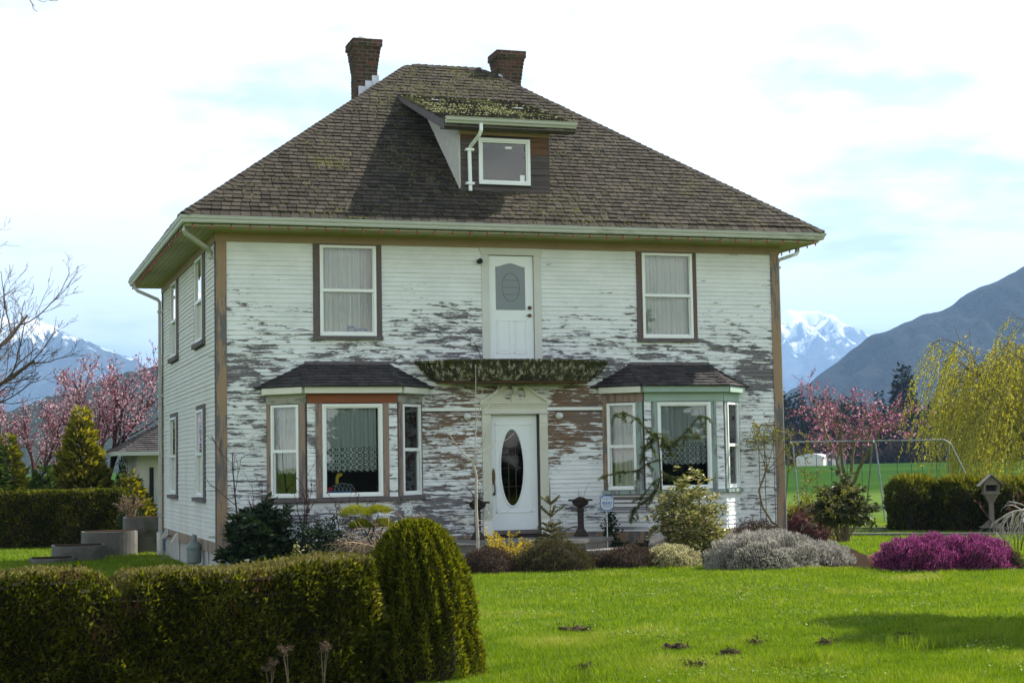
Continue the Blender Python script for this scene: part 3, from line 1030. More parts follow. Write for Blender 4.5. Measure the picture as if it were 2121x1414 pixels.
dr.prism([(EX0, -0.17, 8.29), (EX0, 3.42, dz_at(3.42) - .012), (EX0, 3.30, dz_at(3.30) - .06), (EX0, -0.17, 8.20)], (EX1 - EX0, 0, 0))
droof = dr.obj('dormer_roof', M['roof_moss'], house)
dface = Facet((EX0 - .02, -0.19, 8.293), (EX1 + .02, -0.19, 8.293), (EX1 + .02, 3.40, dz_at(3.40)), (EX0 - .02, 3.40, dz_at(3.40)))
db = MB()
for pts in shingles(dface, 0.14, 0.17, wjit=0.1):
    db.hexa(pts)
db.obj('shingles', M['roof_moss'], droof, kind='stuff')
moss(dface, 1500, lambda p, u, v: rng.random() < 0.25 + 0.8 * (0.9 < v < 2.5) * (u < 1.9) + .2 * nz(p, 1.3), 'moss', M['palemoss'], droof, 0.010, 0.032, 0.05)
for x in (EX0 - 0.025, EX1 + 0.0):
    pts = [(x, -0.17, 8.285), (x, 3.36, dz_at(3.36) - .005), (x, 3.0, dz_at(3.0) - .10), (x, 0.9, dz_at(0.9) - .17), (x, -0.15, 8.11)]
    MB().prism(pts, (0.025, 0, 0)).obj('rake_board', M['grey_wood'], droof)
box_obj('dormer_soffit', (EX0 + .01, -0.16, 8.17), (EX1 - .01, DY - .05, 8.195), M['grey_wood'], droof)
dg = MB()
gp = [(0.0, 0.0), (-0.02, -0.02), (-0.028, -0.06), (-0.06, -0.085), (-0.075, -0.115), (-0.12, -0.115), (-0.12, 0.0), (-0.11, 0.0), (-0.11, -0.1), (-0.012, -0.01)]
vs_ = []
for off, dz in gp:
    vs_ += [(4.185, -0.29 - off, 8.335 + dz), (6.755, -0.29 - off, 8.335 + dz)]
ng = len(gp)
dg.add(vs_, [(2 * i, 2 * i + 1, 2 * ((i + 1) % ng) + 1, 2 * ((i + 1) % ng)) for i in range(ng)] + [tuple(2 * i for i in range(ng)), tuple(2 * i + 1 for i in range(ng))[::-1]])
dg.obj('dormer_gutter', M['gutter'], house)
dsp = MB().tube([(4.86, -0.22, 8.23), (4.86, -0.22, 8.10), (4.84, -0.17, 8.02), (4.75, 0.10, 7.86), (4.735, 0.145, 7.80), (4.735, 0.145, 7.7), (4.745, 0.145, 7.02)], 0.042, 4, square=True)
dsp = dsp.obj('dormer_downspout', M['white'], house)
for zz in (7.80, 7.16):
    MB().box((4.66, 0.10, zz - .022), (4.82, 0.196, zz + .022)).obj('bracket', M['white'], dsp)
MB().box((4.80, DY - .035, 7.74), (4.93, DY - .02, 7.84)).obj('plank', M['plank'], dormer)
# pale lead patches lying on the dormer roof
for (u_, v_, w_) in ((0.55, 2.95, 0.13), (2.05, 2.2, 0.2)):
    MB().hexa([dface.p(u_, v_, .02), dface.p(u_ + w_, v_ - .02, .02), dface.p(u_ + w_, v_ + .05, .02), dface.p(u_, v_ + .06, .02),
               dface.p(u_, v_, .028), dface.p(u_ + w_, v_ - .02, .028), dface.p(u_ + w_, v_ + .05, .028), dface.p(u_, v_ + .06, .028)]).obj('lead_patch', M['flash'], droof)


# --- windows
def window(name, pf, x0, x1, z0, z1, mid=None, fw=0.05, depth=0.045, inner=None, parent=house, pane_off=-0.01):
    mb = MB()

    def bar(a0, a1, b0, b1, o0, o1):
        mb.hexa([pf(a0, b0, o1), pf(a1, b0, o1), pf(a1, b0, o0), pf(a0, b0, o0), pf(a0, b1, o1), pf(a1, b1, o1), pf(a1, b1, o0), pf(a0, b1, o0)])
    bar(x0, x1, z1 - fw, z1, -0.05, depth)
    bar(x0, x1, z0, z0 + fw, -0.05, depth)
    bar(x0, x0 + fw, z0 + fw, z1 - fw, -0.05, depth)
    bar(x1 - fw, x1, z0 + fw, z1 - fw, -0.05, depth)
    o = mb.obj(name, M['white'], parent)
    g = 0.022
    sm = MB()

    def sbar(a0, a1, b0, b1, o0, o1):
        sm.hexa([pf(a0, b0, o1), pf(a1, b0, o1), pf(a1, b0, o0), pf(a0, b0, o0), pf(a0, b1, o1), pf(a1, b1, o1), pf(a1, b1, o0), pf(a0, b1, o0)])

    def pane(a0, a1, b0, b1, off):
        m2 = MB()
        m2.hexa([pf(a0, b0, off), pf(a1, b0, off), pf(a1, b0, off - .005), pf(a0, b0, off - .005), pf(a0, b1, off), pf(a1, b1, off), pf(a1, b1, off - .005), pf(a0, b1, off - .005)])
        m2.obj('pane', M['glass'], o)
    a0, a1, b0, b1 = x0 + fw, x1 - fw, z0 + fw, z1 - fw
    if mid:
        sbar(a0, a1, mid - 0.028, mid + 0.028, -0.03, depth - 0.012)
        sbar(a0, a0 + g, b0, mid - .028, -0.045, 0.0)
        sbar(a1 - g, a1, b0, mid - .028, -0.045, 0.0)
        sbar(a0 + g, a1 - g, b0, b0 + g * 1.3, -0.045, 0.0)
        sbar(a0, a0 + g * .7, mid + .028, b1, -0.03, depth - 0.014)
        sbar(a1 - g * .7, a1, mid + .028, b1, -0.03, depth - 0.014)
        sm.obj('sash', M['white'], o)
        pane(a0 + .004, a1 - .004, mid + .01, b1 - .002, 0.008)
        pane(a0 + .004, a1 - .004, b0 + .002, mid - .01, -0.022)
    else:
        gg = 0.028
        sbar(a0, a1, b1 - gg, b1, -0.03, depth - 0.02)
        sbar(a0, a1, b0, b0 + gg, -0.03, depth - 0.02)
        sbar(a0, a0 + gg, b0 + gg, b1 - gg, -0.03, depth - 0.02)
        sbar(a1 - gg, a1, b0 + gg, b1 - gg, -0.03, depth - 0.02)
        sm.obj('sash', M['white'], o)
        pane(a0 + gg - .004, a1 - gg + .004, b0 + gg - .004, b1 - gg + .004, -0.005)
    return o


def slab(pf, a0, a1, b0, b1, o0, o1, name, mat, parent):
    return MB().hexa([pf(a0, b0, o1), pf(a1, b0, o1), pf(a1, b0, o0), pf(a0, b0, o0), pf(a0, b1, o1), pf(a1, b1, o1), pf(a1, b1, o0), pf(a0, b1, o0)]).obj(name, mat, parent)


for (x0, x1, c0, c1) in ((1.835, 2.872, 1.712, 2.977), (8.102, 9.150, 7.985, 9.24)):
    w = window('window', FR, x0, x1, 4.264, 5.907, 5.09)
    slab(FR, c0, x0 - .002, 4.255, 5.93, 0.0, 0.032, 'casing', M['casing_dark'], w)
    slab(FR, x1 + .002, c1, 4.255, 5.93, 0.0, 0.032, 'casing', M['casing_dark'], w)
    slab(FR, c0 - .01, c1 + .01, 4.195, 4.254, 0.0, 0.075, 'sill', M['grey_wood'], w)
    slab(FR, x0 - .002, x1 + .002, 5.909, 5.931, 0.0, 0.03, 'head', M['casing_dark'], w)
for (x0, x1, z0, z1, mid, c0, c1) in ((1.82, 2.90, 4.32, 5.92, 5.1, 1.50, 3.05), (6.08, 7.10, 4.32, 5.92, 5.1, 5.76, 7.25)):
    w = window('window', LF, x0, x1, z0, z1, mid)
    slab(LF, c0, x0 - .002, z0 - .01, 5.93, 0.0, 0.034, 'casing', M['casing_dark'], w)
    slab(LF, x1 + .002, c1, z0 - .01, 5.93, 0.0, 0.034, 'casing', M['tan_worn'], w)
    slab(LF, c0 - .02, c1 + .02, z0 - .10, z0 - .012, 0.0, 0.085, 'sill', M['grey_wood'], w)
for (x0, x1, z0, z1, mid, c0, c1) in ((1.78, 2.80, 1.39, 3.03, 2.2, 1.52, 3.03), (6.17, 7.30, 1.39, 3.03, 2.2, 5.95, 7.42)):
    w = window('window', LF, x0, x1, z0, z1, mid)
    slab(LF, c0, x0 - .002, z0 - .01, 3.12, 0.0, 0.034, 'casing', M['grey_wood'], w)
    slab(LF, x1 + .002, c1, z0 - .01, 3.12, 0.0, 0.034, 'casing', M['offwhite'], w)
    slab(LF, x0 - .002, x1 + .002, z1 + .002, 3.12, 0.0, 0.034, 'head', M['grey_wood'], w)
    slab(LF, c0 - .05, c1 + .06, z0 - .085, z0 - .012, 0.0, 0.085, 'sill', M['grey_wood'], w)
w = window('dormer_window', DF, *dwin, None, 0.055, 0.05)
# paper stickers left on the new dormer glass
slab(DF, 5.47, 5.60, 7.86, 7.905, -0.0035, -0.002, 'sticker', M['white'], w)
slab(DF, 5.76, 5.85, 7.25, 7.37, -0.0035, -0.002, 'sticker', M['white'], w)

bay_cas = [[M['pink_tan'], M['pink_tan'], M['pink_tan']], [M['tan_worn'], M['teal_worn'], M['teal_worn']]]
bay_head = [[M['green_grey'], M['red_board'], M['green_grey']], [M['pink_tan'], M['teal'], M['teal']]]
bay_fasc = [[M['cream'], M['cream'], M['cream']], [M['cream'], M['teal'], M['teal']]]
for bi, (bw, wins, lens) in enumerate(bay_walls):
    b = BAYS[bi]
    for kf, (pf, ln, wv) in enumerate(zip(bay_frames[bi], lens, wins)):
        mid = None if kf == 1 else 2.2
        win = window('window', pf, wv[0], wv[1], 1.385, 3.015, mid, 0.045)
        if kf == 1:
            slab(pf, wv[0] - .12, wv[0] - .002, 1.375, 3.03, 0.0, 0.028, 'casing', bay_cas[bi][1], win)
            slab(pf, wv[1] + .002, wv[1] + .12, 1.375, 3.03, 0.0, 0.028, 'casing', bay_cas[bi][1], win)
        else:
            slab(pf, 0.004 if kf == 0 else 0.03, wv[0] - .002, 1.375, 3.03, 0.0, 0.028, 'casing', bay_cas[bi][kf], win)
            slab(pf, wv[1] + .002, ln - (0.03 if kf == 0 else 0.004), 1.375, 3.03, 0.0, 0.028, 'casing', bay_cas[bi][1] if (bi == 1 and kf == 0) else bay_cas[bi][kf], win)
        slab(pf, -0.02 if kf == 1 else (0.0 if kf == 0 else 0.0), ln + (0.02 if kf == 1 else 0.0), 1.305, 1.372, 0.0, 0.085, 'sill', M['grey_wood'] if bi == 0 else M['teal_worn'], win)
        slab(pf, 0.0, ln, 3.032, 3.20, 0.0, 0.034, 'bay_head_board', bay_head[bi][kf], house)
        slab(pf, -0.06 if kf == 1 else 0.0, ln + (0.06 if kf == 1 else 0.0), 3.201, 3.31, 0.0, 0.16, 'bay_cornice', bay_fasc[bi][kf], house)
    # roof of the bay
    t0, t1 = (1.56, 3.08) if bi == 0 else (7.83, 9.45)
    l0, l1 = b[0] - 0.24, b[3] + 0.25
    ez_, tz_ = 3.315, 3.755
    A1, B1, C1, D1 = (l0, -0.005, ez_), (l0 + 0.82, -0.82, ez_), (l1 - 0.82, -0.82, ez_), (l1, -0.005, ez_)
    T0, T1 = (t0, -0.005, tz_), (t1, -0.005, tz_)
    rb = MB().add([A1, B1, C1, D1, T0, T1], [(0, 1, 4), (1, 2, 5, 4), (2, 3, 5), (3, 2, 1, 0), (0, 4, 5, 3)])
    br = rb.obj('bay_roof', M['bay_roof'], house)
    m2 = MB()
    for Fq in (Facet(A1, B1, T0, T0), Facet(B1, C1, T1, T0), Facet(C1, D1, T1, T1)):
        for pts in shingles(Fq, 0.115, 0.21, 0.008, wjit=0.25):
            m2.hexa(pts)
    m2.obj('shingles', M['bay_roof'], br, kind='stuff')
    for (pa, pb) in ((B1, T0), (C1, T1)):
        pa, pb = np.array(pa), np.array(pb)
        for i in range(9):
            p, q = pa + (pb - pa) * i / 9, pa + (pb - pa) * min((i + 1.2) / 9, 1)
            up = np.array((0, -0.3, 0.95))
            sd_ = np.cross((pb - pa) / np.linalg.norm(pb - pa), up) * 0.085
            h0, h1 = up * 0.032, up * 0.018
            dn = up * 0.015 + np.array((0, 0, 0.016))
            MB().add([p + h0, p + sd_ + h0 - dn, p - sd_ + h0 - dn, q + h1, q + sd_ + h1 - dn, q - sd_ + h1 - dn],
                     [(0, 3, 4, 1), (2, 5, 3, 0), (1, 2, 0), (4, 3, 5)]).obj('cap_shingle', M['bay_roof'], br)
    box_obj('bay_flashing', (t0 - .02, -0.03, tz_ - .06), (t1 + .02, -0.022, tz_ + .05), M['grey_wood'], br)

# --- chimneys, brick by brick
def chimney(cx0, cy0, w, d, zb, zt, corbel_from, pot, n_out):
    ch_h = 0.078
    n = int(round((zt - zb) / ch_h))
    core = MB()
    bricks = []
    for i in range(n):
        z0 = zb + i * ch_h
        fromtop = n - 1 - i
        g = 0.0
        if fromtop < n_out:
            g = 0.0105 * (n_out - fromtop)
        if fromtop < 2:
            g = 0.0105 * n_out + 0.012
        x0, x1, y0, y1 = cx0 - g, cx0 + w + g, cy0 - g, cy0 + d + g
        core.box((x0 + .008, y0 + .008, z0), (x1 - .008, y1 - .008, z0 + ch_h))
        bw, bd, bl = 0.10, 0.012, 0.20
        for side in range(4):
            L = (x1 - x0) if side % 2 == 0 else (y1 - y0)
            nb_ = max(2, int(round(L / 0.205)))
            offs = (i % 2) * 0.5
            edges = [0.0] + [L * (j + 0.5 + (0.0 if offs else -0.5)) / nb_ for j in range(nb_ + 1)] + [L]
            edges = sorted({round(e_, 4) for e_ in edges if 0 <= e_ <= L})
            for a, b_ in zip(edges, edges[1:]):
                if b_ - a < 0.03:
                    continue
                j = random.uniform(-.003, .003)
                a_, b2 = a + .009, b_ - .009
                zz0, zz1 = z0 + .009, z0 + ch_h - .009
                if side == 0:
                    q = ((x0 + a_, y0 - j, zz0), (x0 + b2, y0 + .06, zz1))
                elif side == 1:
                    q = ((x1 - .06, y0 + a_, zz0), (x1 + j, y0 + b2, zz1))
                elif side == 2:
                    q = ((x0 + a_, y1 - .06, zz0), (x0 + b2, y1 + j, zz1))
                else:
                    q = ((x0 - j, y0 + a_, zz0), (x0 + .06, y0 + b2, zz1))
                bricks.append((side in (0, 3), q))
    o = core.obj('chimney', M['mortar'], house)
    hid = MB()
    for vis, (a, b_) in bricks:
        if vis:
            MB().box(a, b_).obj('brick', M['brick'], o)
        else:
            hid.box(a, b_)
    hid.obj('bricks', M['brick'], o, kind='stuff')
    if pot:
        MB().lathe([(0.14, 0), (0.15, 0.05), (0.12, 0.10), (0.07, 0.135), (0.0, 0.145)], (cx0 + w * .45, cy0 + d * .5, zt), 20).obj('cowl', M['offwhite'], o, True)
    return o


c1 = chimney(3.47, 4.05, 0.45, 0.55, 9.35, 10.83, 10.3, True, 8)
c2 = chimney(6.70, 4.30, 0.48, 0.50, 9.75, 10.88, 10.4, False, 8)
for i in range(3):
    x = 3.505 + i * 0.145
    z = 9.66 + i * 0.12
    MB().box((x, 4.028, z - .12), (x + .15, 4.04, z + .17)).obj('flashing', M['flash'], c1)
MB().box((7.03, 4.278, 9.75), (7.2, 4.29, 10.06)).obj('flashing', M['flash'], c2)
MB().hexa([(6.66, 4.24, 10.26), (6.74, 4.24, 10.22), (6.74, 4.29, 10.24), (6.66, 4.29, 10.28), (6.66, 4.24, 10.29), (6.74, 4.24, 10.25), (6.74, 4.29, 10.31), (6.66, 4.29, 10.33)]).obj('flashing', M['flash'], c2)

# --- upper door
ud = slab(FR, 5.03, 5.905, 3.70, 5.79, -0.05, -0.012, 'balcony_door', M['door_white'], house)
slab(FR, 4.883, 5.025, 3.72, 5.80, 0.0, 0.030, 'casing', M['offwhite'], ud)
slab(FR, 5.91, 6.051, 3.72, 5.80, 0.0, 0.030, 'casing', M['offwhite'], ud)
MB().prism([FR(4.84, 5.931, 0), FR(6.10, 5.931, 0), FR(6.055, 5.802, 0), FR(4.88, 5.802, 0)], (0, -0.036, 0)).obj('head_casing', M['offwhite'], ud)
top = [(5.165 + (5.742 - 5.165) * t, 5.585 + 0.065 * math.sin(math.pi * t) ** 2) for t in np.linspace(0, 1, 17)]
MB().prism([FR(5.742, 4.777, -.011), *[FR(a, b_, -.011) for a, b_ in top[::-1]], FR(5.165, 4.777, -.011)], (0, -0.006, 0)).obj('glass_light', M['frost'], ud)
oval = [(5.459 + 0.172 * math.cos(t), 5.20 + 0.262 * math.sin(t)) for t in np.linspace(0, 2 * math.pi, 41)]
lead = MB()
lead.tube([FR(a, b_, -.003) for a, b_ in oval], 0.003, 4, False)
for dz in (-0.13, 0.0, 0.13):
    hw = 0.172 * math.sqrt(1 - (dz / .262) ** 2)
    lead.tube([FR(5.459 - hw, 5.20 + dz, -.003), FR(5.459 + hw, 5.20 + dz, -.003)], 0.0022, 4)
lead.obj('leading', M['bronze'], ud)


def mould(pf, x0, x1, z0, z1, off, parent, mat, r=0.007, name='panel_moulding'):
    mb = MB()
    c = [(x0, z0), (x1, z0), (x1, z1), (x0, z1)]
    for i in range(4):
        (a, b_), (c_, d_) = c[i], c[(i + 1) % 4]
        mb.hexa([pf(min(a, c_) - r, min(b_, d_) - r, off + .010), pf(max(a, c_) + r, min(b_, d_) - r, off + .010), pf(max(a, c_) + r, min(b_, d_) - r, off), pf(min(a, c_) - r, min(b_, d_) - r, off),
                 pf(min(a, c_) - r, max(b_, d_) + r, off + .010), pf(max(a, c_) + r, max(b_, d_) + r, off + .010), pf(max(a, c_) + r, max(b_, d_) + r, off), pf(min(a, c_) - r, max(b_, d_) + r, off)])
    return mb.obj(name, mat, parent)


for x0, x1 in ((5.175, 5.425), (5.52, 5.745)):
    mould(FR, x0, x1, 3.97, 4.57, -.012, ud, M['door_white'])
    slab(FR, x0 + .035, x1 - .035, 4.01, 4.53, -.012, -.004, 'raised_panel', M['door_white'], ud)
MB().lathe([(0.0, 0.03), (0.033, 0.03), (0.036, 0.012), (0.036, 0.0)], (5.822, -0.02, 4.82), 16, axis='y').obj('deadbolt', M['bronze'], ud, True)
hb = MB().lathe([(0.034, 0.02), (0.034, 0.0)], (5.822, -0.012, 4.675), 16, axis='y')
hb.tube([(5.822, -0.02, 4.675), (5.822, -0.05, 4.675), (5.74, -0.05, 4.67)], 0.010, 6)
hb.obj('lever_handle', M['bronze'], ud)

# --- front door with its surround
fd = slab(FR, 5.035, 5.935, 0.69, 2.83, -0.10, -0.055, 'front_door', M['door_white'], house)
mould(FR, 5.13, 5.80, 1.02, 2.64, -.055, fd, M['door_white'], 0.010)
ov = [(5.44 + 0.222 * math.cos(t), 1.842 + 0.705 * math.sin(t)) for t in np.linspace(0, 2 * math.pi, 49)[:-1]]
MB().prism([FR(a, b_, -.054) for a, b_ in ov[::-1]], (0, -0.005, 0)).obj('oval_glass', M['glass_dark'], fd)
MB().prism([FR(a, b_, -.0548) for a, b_ in ov[::-1]], (0, -0.0004, 0)).obj('oval_backing', M['black'], fd)
MB().tube([FR(5.44 + (a - 5.44) * 1.05, 1.842 + (b_ - 1.842) * 1.02, -.05) for a, b_ in ov + ov[:1]], 0.017, 6, False).obj('oval_frame', M['door_white'], fd, True)
lead = MB()
for dz in (-0.35, 0.0, 0.36):
    hw = 0.21 * math.sqrt(1 - (dz / .705) ** 2)
    lead.tube([FR(5.44 - hw, 1.842 + dz, -.047), FR(5.44 + hw, 1.842 + dz, -.047)], 0.0035, 4)
for dx in (-0.07, 0.07):
    lead.tube([FR(5.44 + dx, 1.842 - .62, -.047), FR(5.44 + dx, 1.842 + .62, -.047)], 0.0035, 4)
lead.obj('leading', M['bronze'], fd)
hp = MB().prism([FR(5.075 + .032 * math.cos(t), 1.68 + .15 * math.sin(t), -.055) for t in np.linspace(2 * math.pi, 0, 20, endpoint=False)], (0, -.012, 0))
hp.tube([(5.078, 0.035, 1.58), (5.072, -0.02, 1.52), (5.075, -0.025, 1.42), (5.078, 0.03, 1.36)], 0.013, 6)
hp.tube([(5.078, 0.045, 1.36), (5.078, 0.03, 1.36)], 0.026, 10)
hp.obj('handle_set', M['bronze'], fd)
slab(FR, 5.942, 5.975, 0.69, 2.83, -0.1, -0.01, 'jamb', M['offwhite'], fd)
slab(FR, 5.0, 5.033, 0.69, 2.83, -0.1, -0.01, 'jamb', M['offwhite'], fd)
slab(FR, 4.99, 5.98, 0.62, 0.69, -0.1, 0.06, 'threshold', M['grey_wood'], fd)
sur = slab(FR, 4.835, 6.135, 2.832, 2.862, 0.0, 0.075, 'door_surround', M['offwhite'], house)
for x0, x1 in ((4.845, 5.012), (5.968, 6.118)):
    pl = slab(FR, x0, x1, 0.6, 2.83, 0.0, 0.05, 'pilaster', M['cream'], sur)
    slab(FR, x0 - .006, x1 + .006, 0.60, 0.86, 0.05, 0.066, 'plinth', M['white'], sur)
    slab(FR, x0 - .004, x1 + .004, 2.66, 2.69, 0.05, 0.062, 'necking', M['cream'], sur)
    for j in range(6):
        c = x0 + .02 + (x1 - x0 - .04) * j / 5
        slab(FR, c - .006, c + .006, 0.90, 2.62, 0.05, 0.057, 'flute', M['cream'], sur)
for (z0, z1, off, ex_) in ((2.863, 2.95, .05, .0), (2.951, 2.985, .065, .012), (2.986, 3.02, .085, .03), (3.021, 3.05, .11, .055)):
    slab(FR, 4.845 - ex_, 6.12 + ex_, z0, z1, 0.0, off, 'entablature', M['cream'], sur)
# broken pediment
for sx in (-1, 1):
    xx = lambda t: 5.485 + sx * t
    pts = [(0.70, 3.052), (0.15, 3.395), (0.165, 3.33), (0.185, 3.27), (0.21, 3.215), (0.215, 3.17), (0.19, 3.125), (0.14, 3.10), (0.09, 3.115), (0.07, 3.14), (0.07, 3.052)]
    p3 = [FR(xx(a), b_, 0) for a, b_ in pts]
    if sx > 0:
        p3 = p3[::-1]
    MB().prism(p3, (0, -0.045, 0)).obj('pediment', M['cream'], sur)
    a, b_ = np.array((xx(0.72), 3.052)), np.array((xx(0.145), 3.405))
    nrm = np.array((-(b_ - a)[1], (b_ - a)[0])) * (-sx) * -1
    nrm = np.array((0, -1.0)) * 0.055
    q = [FR(*a, 0), FR(*b_, 0), FR(*(b_ + nrm), 0), FR(*(a + nrm * 0.4 + np.array((-sx * .06, 0))), 0)]
    if sx > 0:
        q = q[::-1]
    MB().prism(q, (0, -0.095, 0)).obj('raking_cornice', M['cream'], sur)
slab(FR, 5.415, 5.555, 3.052, 3.19, 0.0, 0.075, 'pedestal', M['cream'], sur)
MB().lathe([(0.05, 0), (0.035, 0.03), (0.015, 0.05), (0.045, 0.09), (0.062, 0.13), (0.066, 0.15), (0.06, 0.155), (0.055, 0.19), (0.04, 0.225), (0.0, 0.245)], (5.485, -0.075, 3.19), 20).obj('urn_finial', M['cream'], sur, True)

# --- balcony: a shallow half-bowl hung over the door
cxb, zt_, zb_ = 5.457, 3.785, 3.43
a_t, b_t, a_b, b_b = 1.85, 0.88, 1.50, 0.62
seg = 40
th = np.linspace(math.pi, 2 * math.pi, seg + 1)
bowl = MB()
prof_n = 6
ringv = []
for i in range(prof_n + 1):
    t = i / prof_n
    f = t ** 0.75
    ringv.append([(cxb + (a_b + (a_t - a_b) * f - .012) * math.cos(q), (b_b + (b_t - b_b) * f - .012) * math.sin(q), zb_ + (zt_ - zb_) * t) for q in th])
vv = [p for r_ in ringv for p in r_]
m_ = seg + 1
ff = [(i * m_ + j, i * m_ + j + 1, (i + 1) * m_ + j + 1, (i + 1) * m_ + j) for i in range(prof_n) for j in range(seg)]
ff += [tuple(range(m_))[::-1], tuple(prof_n * m_ + j for j in range(m_))]
bowl.add(vv, ff)
balcony = bowl.obj('balcony', M['sheath'], house)
rows = [(0.0, 0.30), (0.26, 0.62), (0.56, 1.0)]
for ri, (t0, t1) in enumerate(rows):
    ncell = 30
    offs = random.random() * .5
    for j in range(ncell + 1):
        q0 = math.pi + math.pi * max(0, (j - offs)) / ncell
        q1 = math.pi + math.pi * min(ncell, (j + 1 - offs)) / ncell - 0.006
        if q1 - q0 < 0.02:
            continue

        def bp(q, t, o_):
            f = t ** 0.75
            return (cxb + (a_b + (a_t - a_b) * f + o_) * math.cos(q), (b_b + (b_t - b_b) * f + o_) * math.sin(q), zb_ + (zt_ - zb_) * t)
        lip = 0.018 + random.uniform(0, .008)
        dz = random.uniform(-.03, .03) if ri else 0
        MB().hexa([bp(q0, max(0, t0 + dz), lip), bp(q1, max(0, t0 + dz), lip), bp(q1, max(0, t0 + dz), 0), bp(q0, max(0, t0 + dz), 0),
                   bp(q0, t1, .004), bp(q1, t1, .004), bp(q1, t1, -.01), bp(q0, t1, -.01)]).obj('skirt_shingle', M['skirt'], balcony)
rim = MB()
rim.tube([(cxb + (a_t + .0) * math.cos(q), (b_t + .0) * math.sin(q), zt_ - .005) for q in th], 0.028, 6)
rim.obj('rim', M['skirt'], balcony)
deck = MB()
dv = [(cxb + (a_t - .01) * math.cos(q), (b_t - .01) * math.sin(q), zt_ + .001) for q in th]
deck.prism(dv, (0, 0, 0.012))
deck.obj('deck', M['roof_moss'], balcony)
M['moss_dark'] = leaf_mat('balcony_moss', [(0.03, 0.04, 0.008), (0.07, 0.085, 0.015), (0.12, 0.13, 0.03)], 0.1, 0.9, 0.1)
Vs, Fs, Rs = [], [], []
for i in range(700):
    q = rng.uniform(math.pi, 2 * math.pi)
    t = 1 - rng.random() ** 3.2 * 0.75
    f = t ** 0.75
    if nz((q * 4, t * .5, 0), 1.2) < -0.2 and t < .85:
        continue
    c = np.array((cxb + (a_b + (a_t - a_b) * f + .02) * math.cos(q), (b_b + (b_t - b_b) * f + .02) * math.sin(q), zb_ + (zt_ - zb_) * t))
    s_ = rng.uniform(.008, .022)
    b0 = len(Vs)
    Vs.extend(c + OCT[:, [0, 2, 1]] * s_ * np.array((1, -1, 1.3)))
    for k2 in range(6):
        Fs.append((b0 + k2, b0 + (k2 + 1) % 6, b0 + 6))
        Rs.append(rng.random())
put('moss', fast_mesh('moss', np.array(Vs), np.array(Fs), Rs, M['moss_dark'], True), balcony, kind='stuff')
so = MB().prism([(cxb + (a_b - .02) * math.cos(q), (b_b - .02) * math.sin(q), zb_ - .012) for q in th[::-1]], (0, 0, -0.02))
so.obj('soffit', M['plank_raw'], balcony)
slab(FR, 4.37, 6.64, 3.35, 3.405, 0.0, 0.14, 'support_beam', M['green_grey'], balcony)

# --- things fixed to the walls
def globe_lamp(x, z, label):
    o = empty('wall_lamp', (x, -0.02, z))
    tag(o, label, 'lamp', 'globe lamps beside the front door')
    MB().lathe([(0.062, -0.005), (0.062, -0.02), (0.03, -0.03), (0.03, -0.05)], (0, 0, 0), 18, axis='y').obj('base', M['white'], o)
    MB().lathe([(0.028, -0.05), (0.05, -0.065), (0.056, -0.09), (0.045, -0.12), (0.0, -0.135)], (0, 0, 0), 18, axis='y').obj('globe', M['frost_white'], o, True)


M['frost_white'] = plain('opal_glass', (0.72, 0.74, 0.72), 0.15, 0.03, spec=0.6, bump=0)
globe_lamp(4.563, 2.795, 'small white globe lamp on the wall left of the front door')
globe_lamp(6.357, 2.792, 'small white globe lamp on the wall right of the front door')
sp_ = empty('spotlight', (4.835, -0.03, 5.668))
tag(sp_, 'small round black light beside the upper balcony door casing', 'light')
MB().lathe([(0.03, 0.0), (0.04, -0.05), (0.05, -0.09), (0.048, -0.10), (0.035, -0.085), (0.0, -0.08)], (0, 0, 0), 18, axis='y').obj('shade', M['black'], sp_, True)
MB().tube([(0.0, 0.005, 0.0), (0.0, -0.03, 0.0)], 0.045, 10).obj('mount', M['black'], sp_)
ou = empty('outlet_box', (4.698, -0.025, 4.163))
tag(ou, 'grey electrical outlet box with cord on the wall beside the balcony', 'outlet')
MB().box((-.04, -.03, -.06), (.04, .0, .06)).obj('box', M['offwhite'], ou)
MB().tube([(0, -.035, 0), (.03, -.05, -.03), (.09, -.03, -.16), (.12, -.02, -.2), (.14, -.02, -.33)], 0.006, 5).obj('cord', M['black'], ou)

# --- string of coloured bulbs under the gutters
sl = empty('string_lights', (0, 0, 6.14))
tag(sl, 'string of small red bulbs hung along the eaves under the gutter', 'string lights')
wire, bpts = [], []
for i in range(27):
    bpts.append((-O + .09, D + O - 0.25 - i * 0.365))
for i in range(37):
    bpts.append((-O + .22 + i * 0.333, -O + .09))
for i in range(7):
    bpts.append((W + O - .09, -O + .28 + i * 0.36))
bulb_me = MB().lathe([(0.0, -0.075), (0.010, -0.068), (0.017, -0.045), (0.013, -0.02), (0.010, -0.012)], (0, 0, 0), 8).mesh('bulb', M['bulb'], True)
sock_me = MB().lathe([(0.011, -0.02), (0.012, 0.012), (0.006, 0.02)], (0, 0, 0), 8).mesh('socket', M['socket'])
for i, (x, y) in enumerate(bpts):
    b_ = put('bulb', bulb_me, sl)
    b_.location = (x, y, random.uniform(-.012, .004))
    b_.rotation_euler = (random.uniform(-.2, .2), random.uniform(-.2, .2), 0)
    s_ = put('socket', sock_me, b_)
    wire.append((x, y, 0.012))
    if i + 1 < len(bpts):
        x2, y2 = bpts[i + 1]
        for t in (0.33, 0.66):
            wire.append((x + (x2 - x) * t, y + (y2 - y) * t, 0.012 - 0.02 * random.random()))
MB().tube(wire, 0.0045, 4).obj('wire', M['wire'], sl)

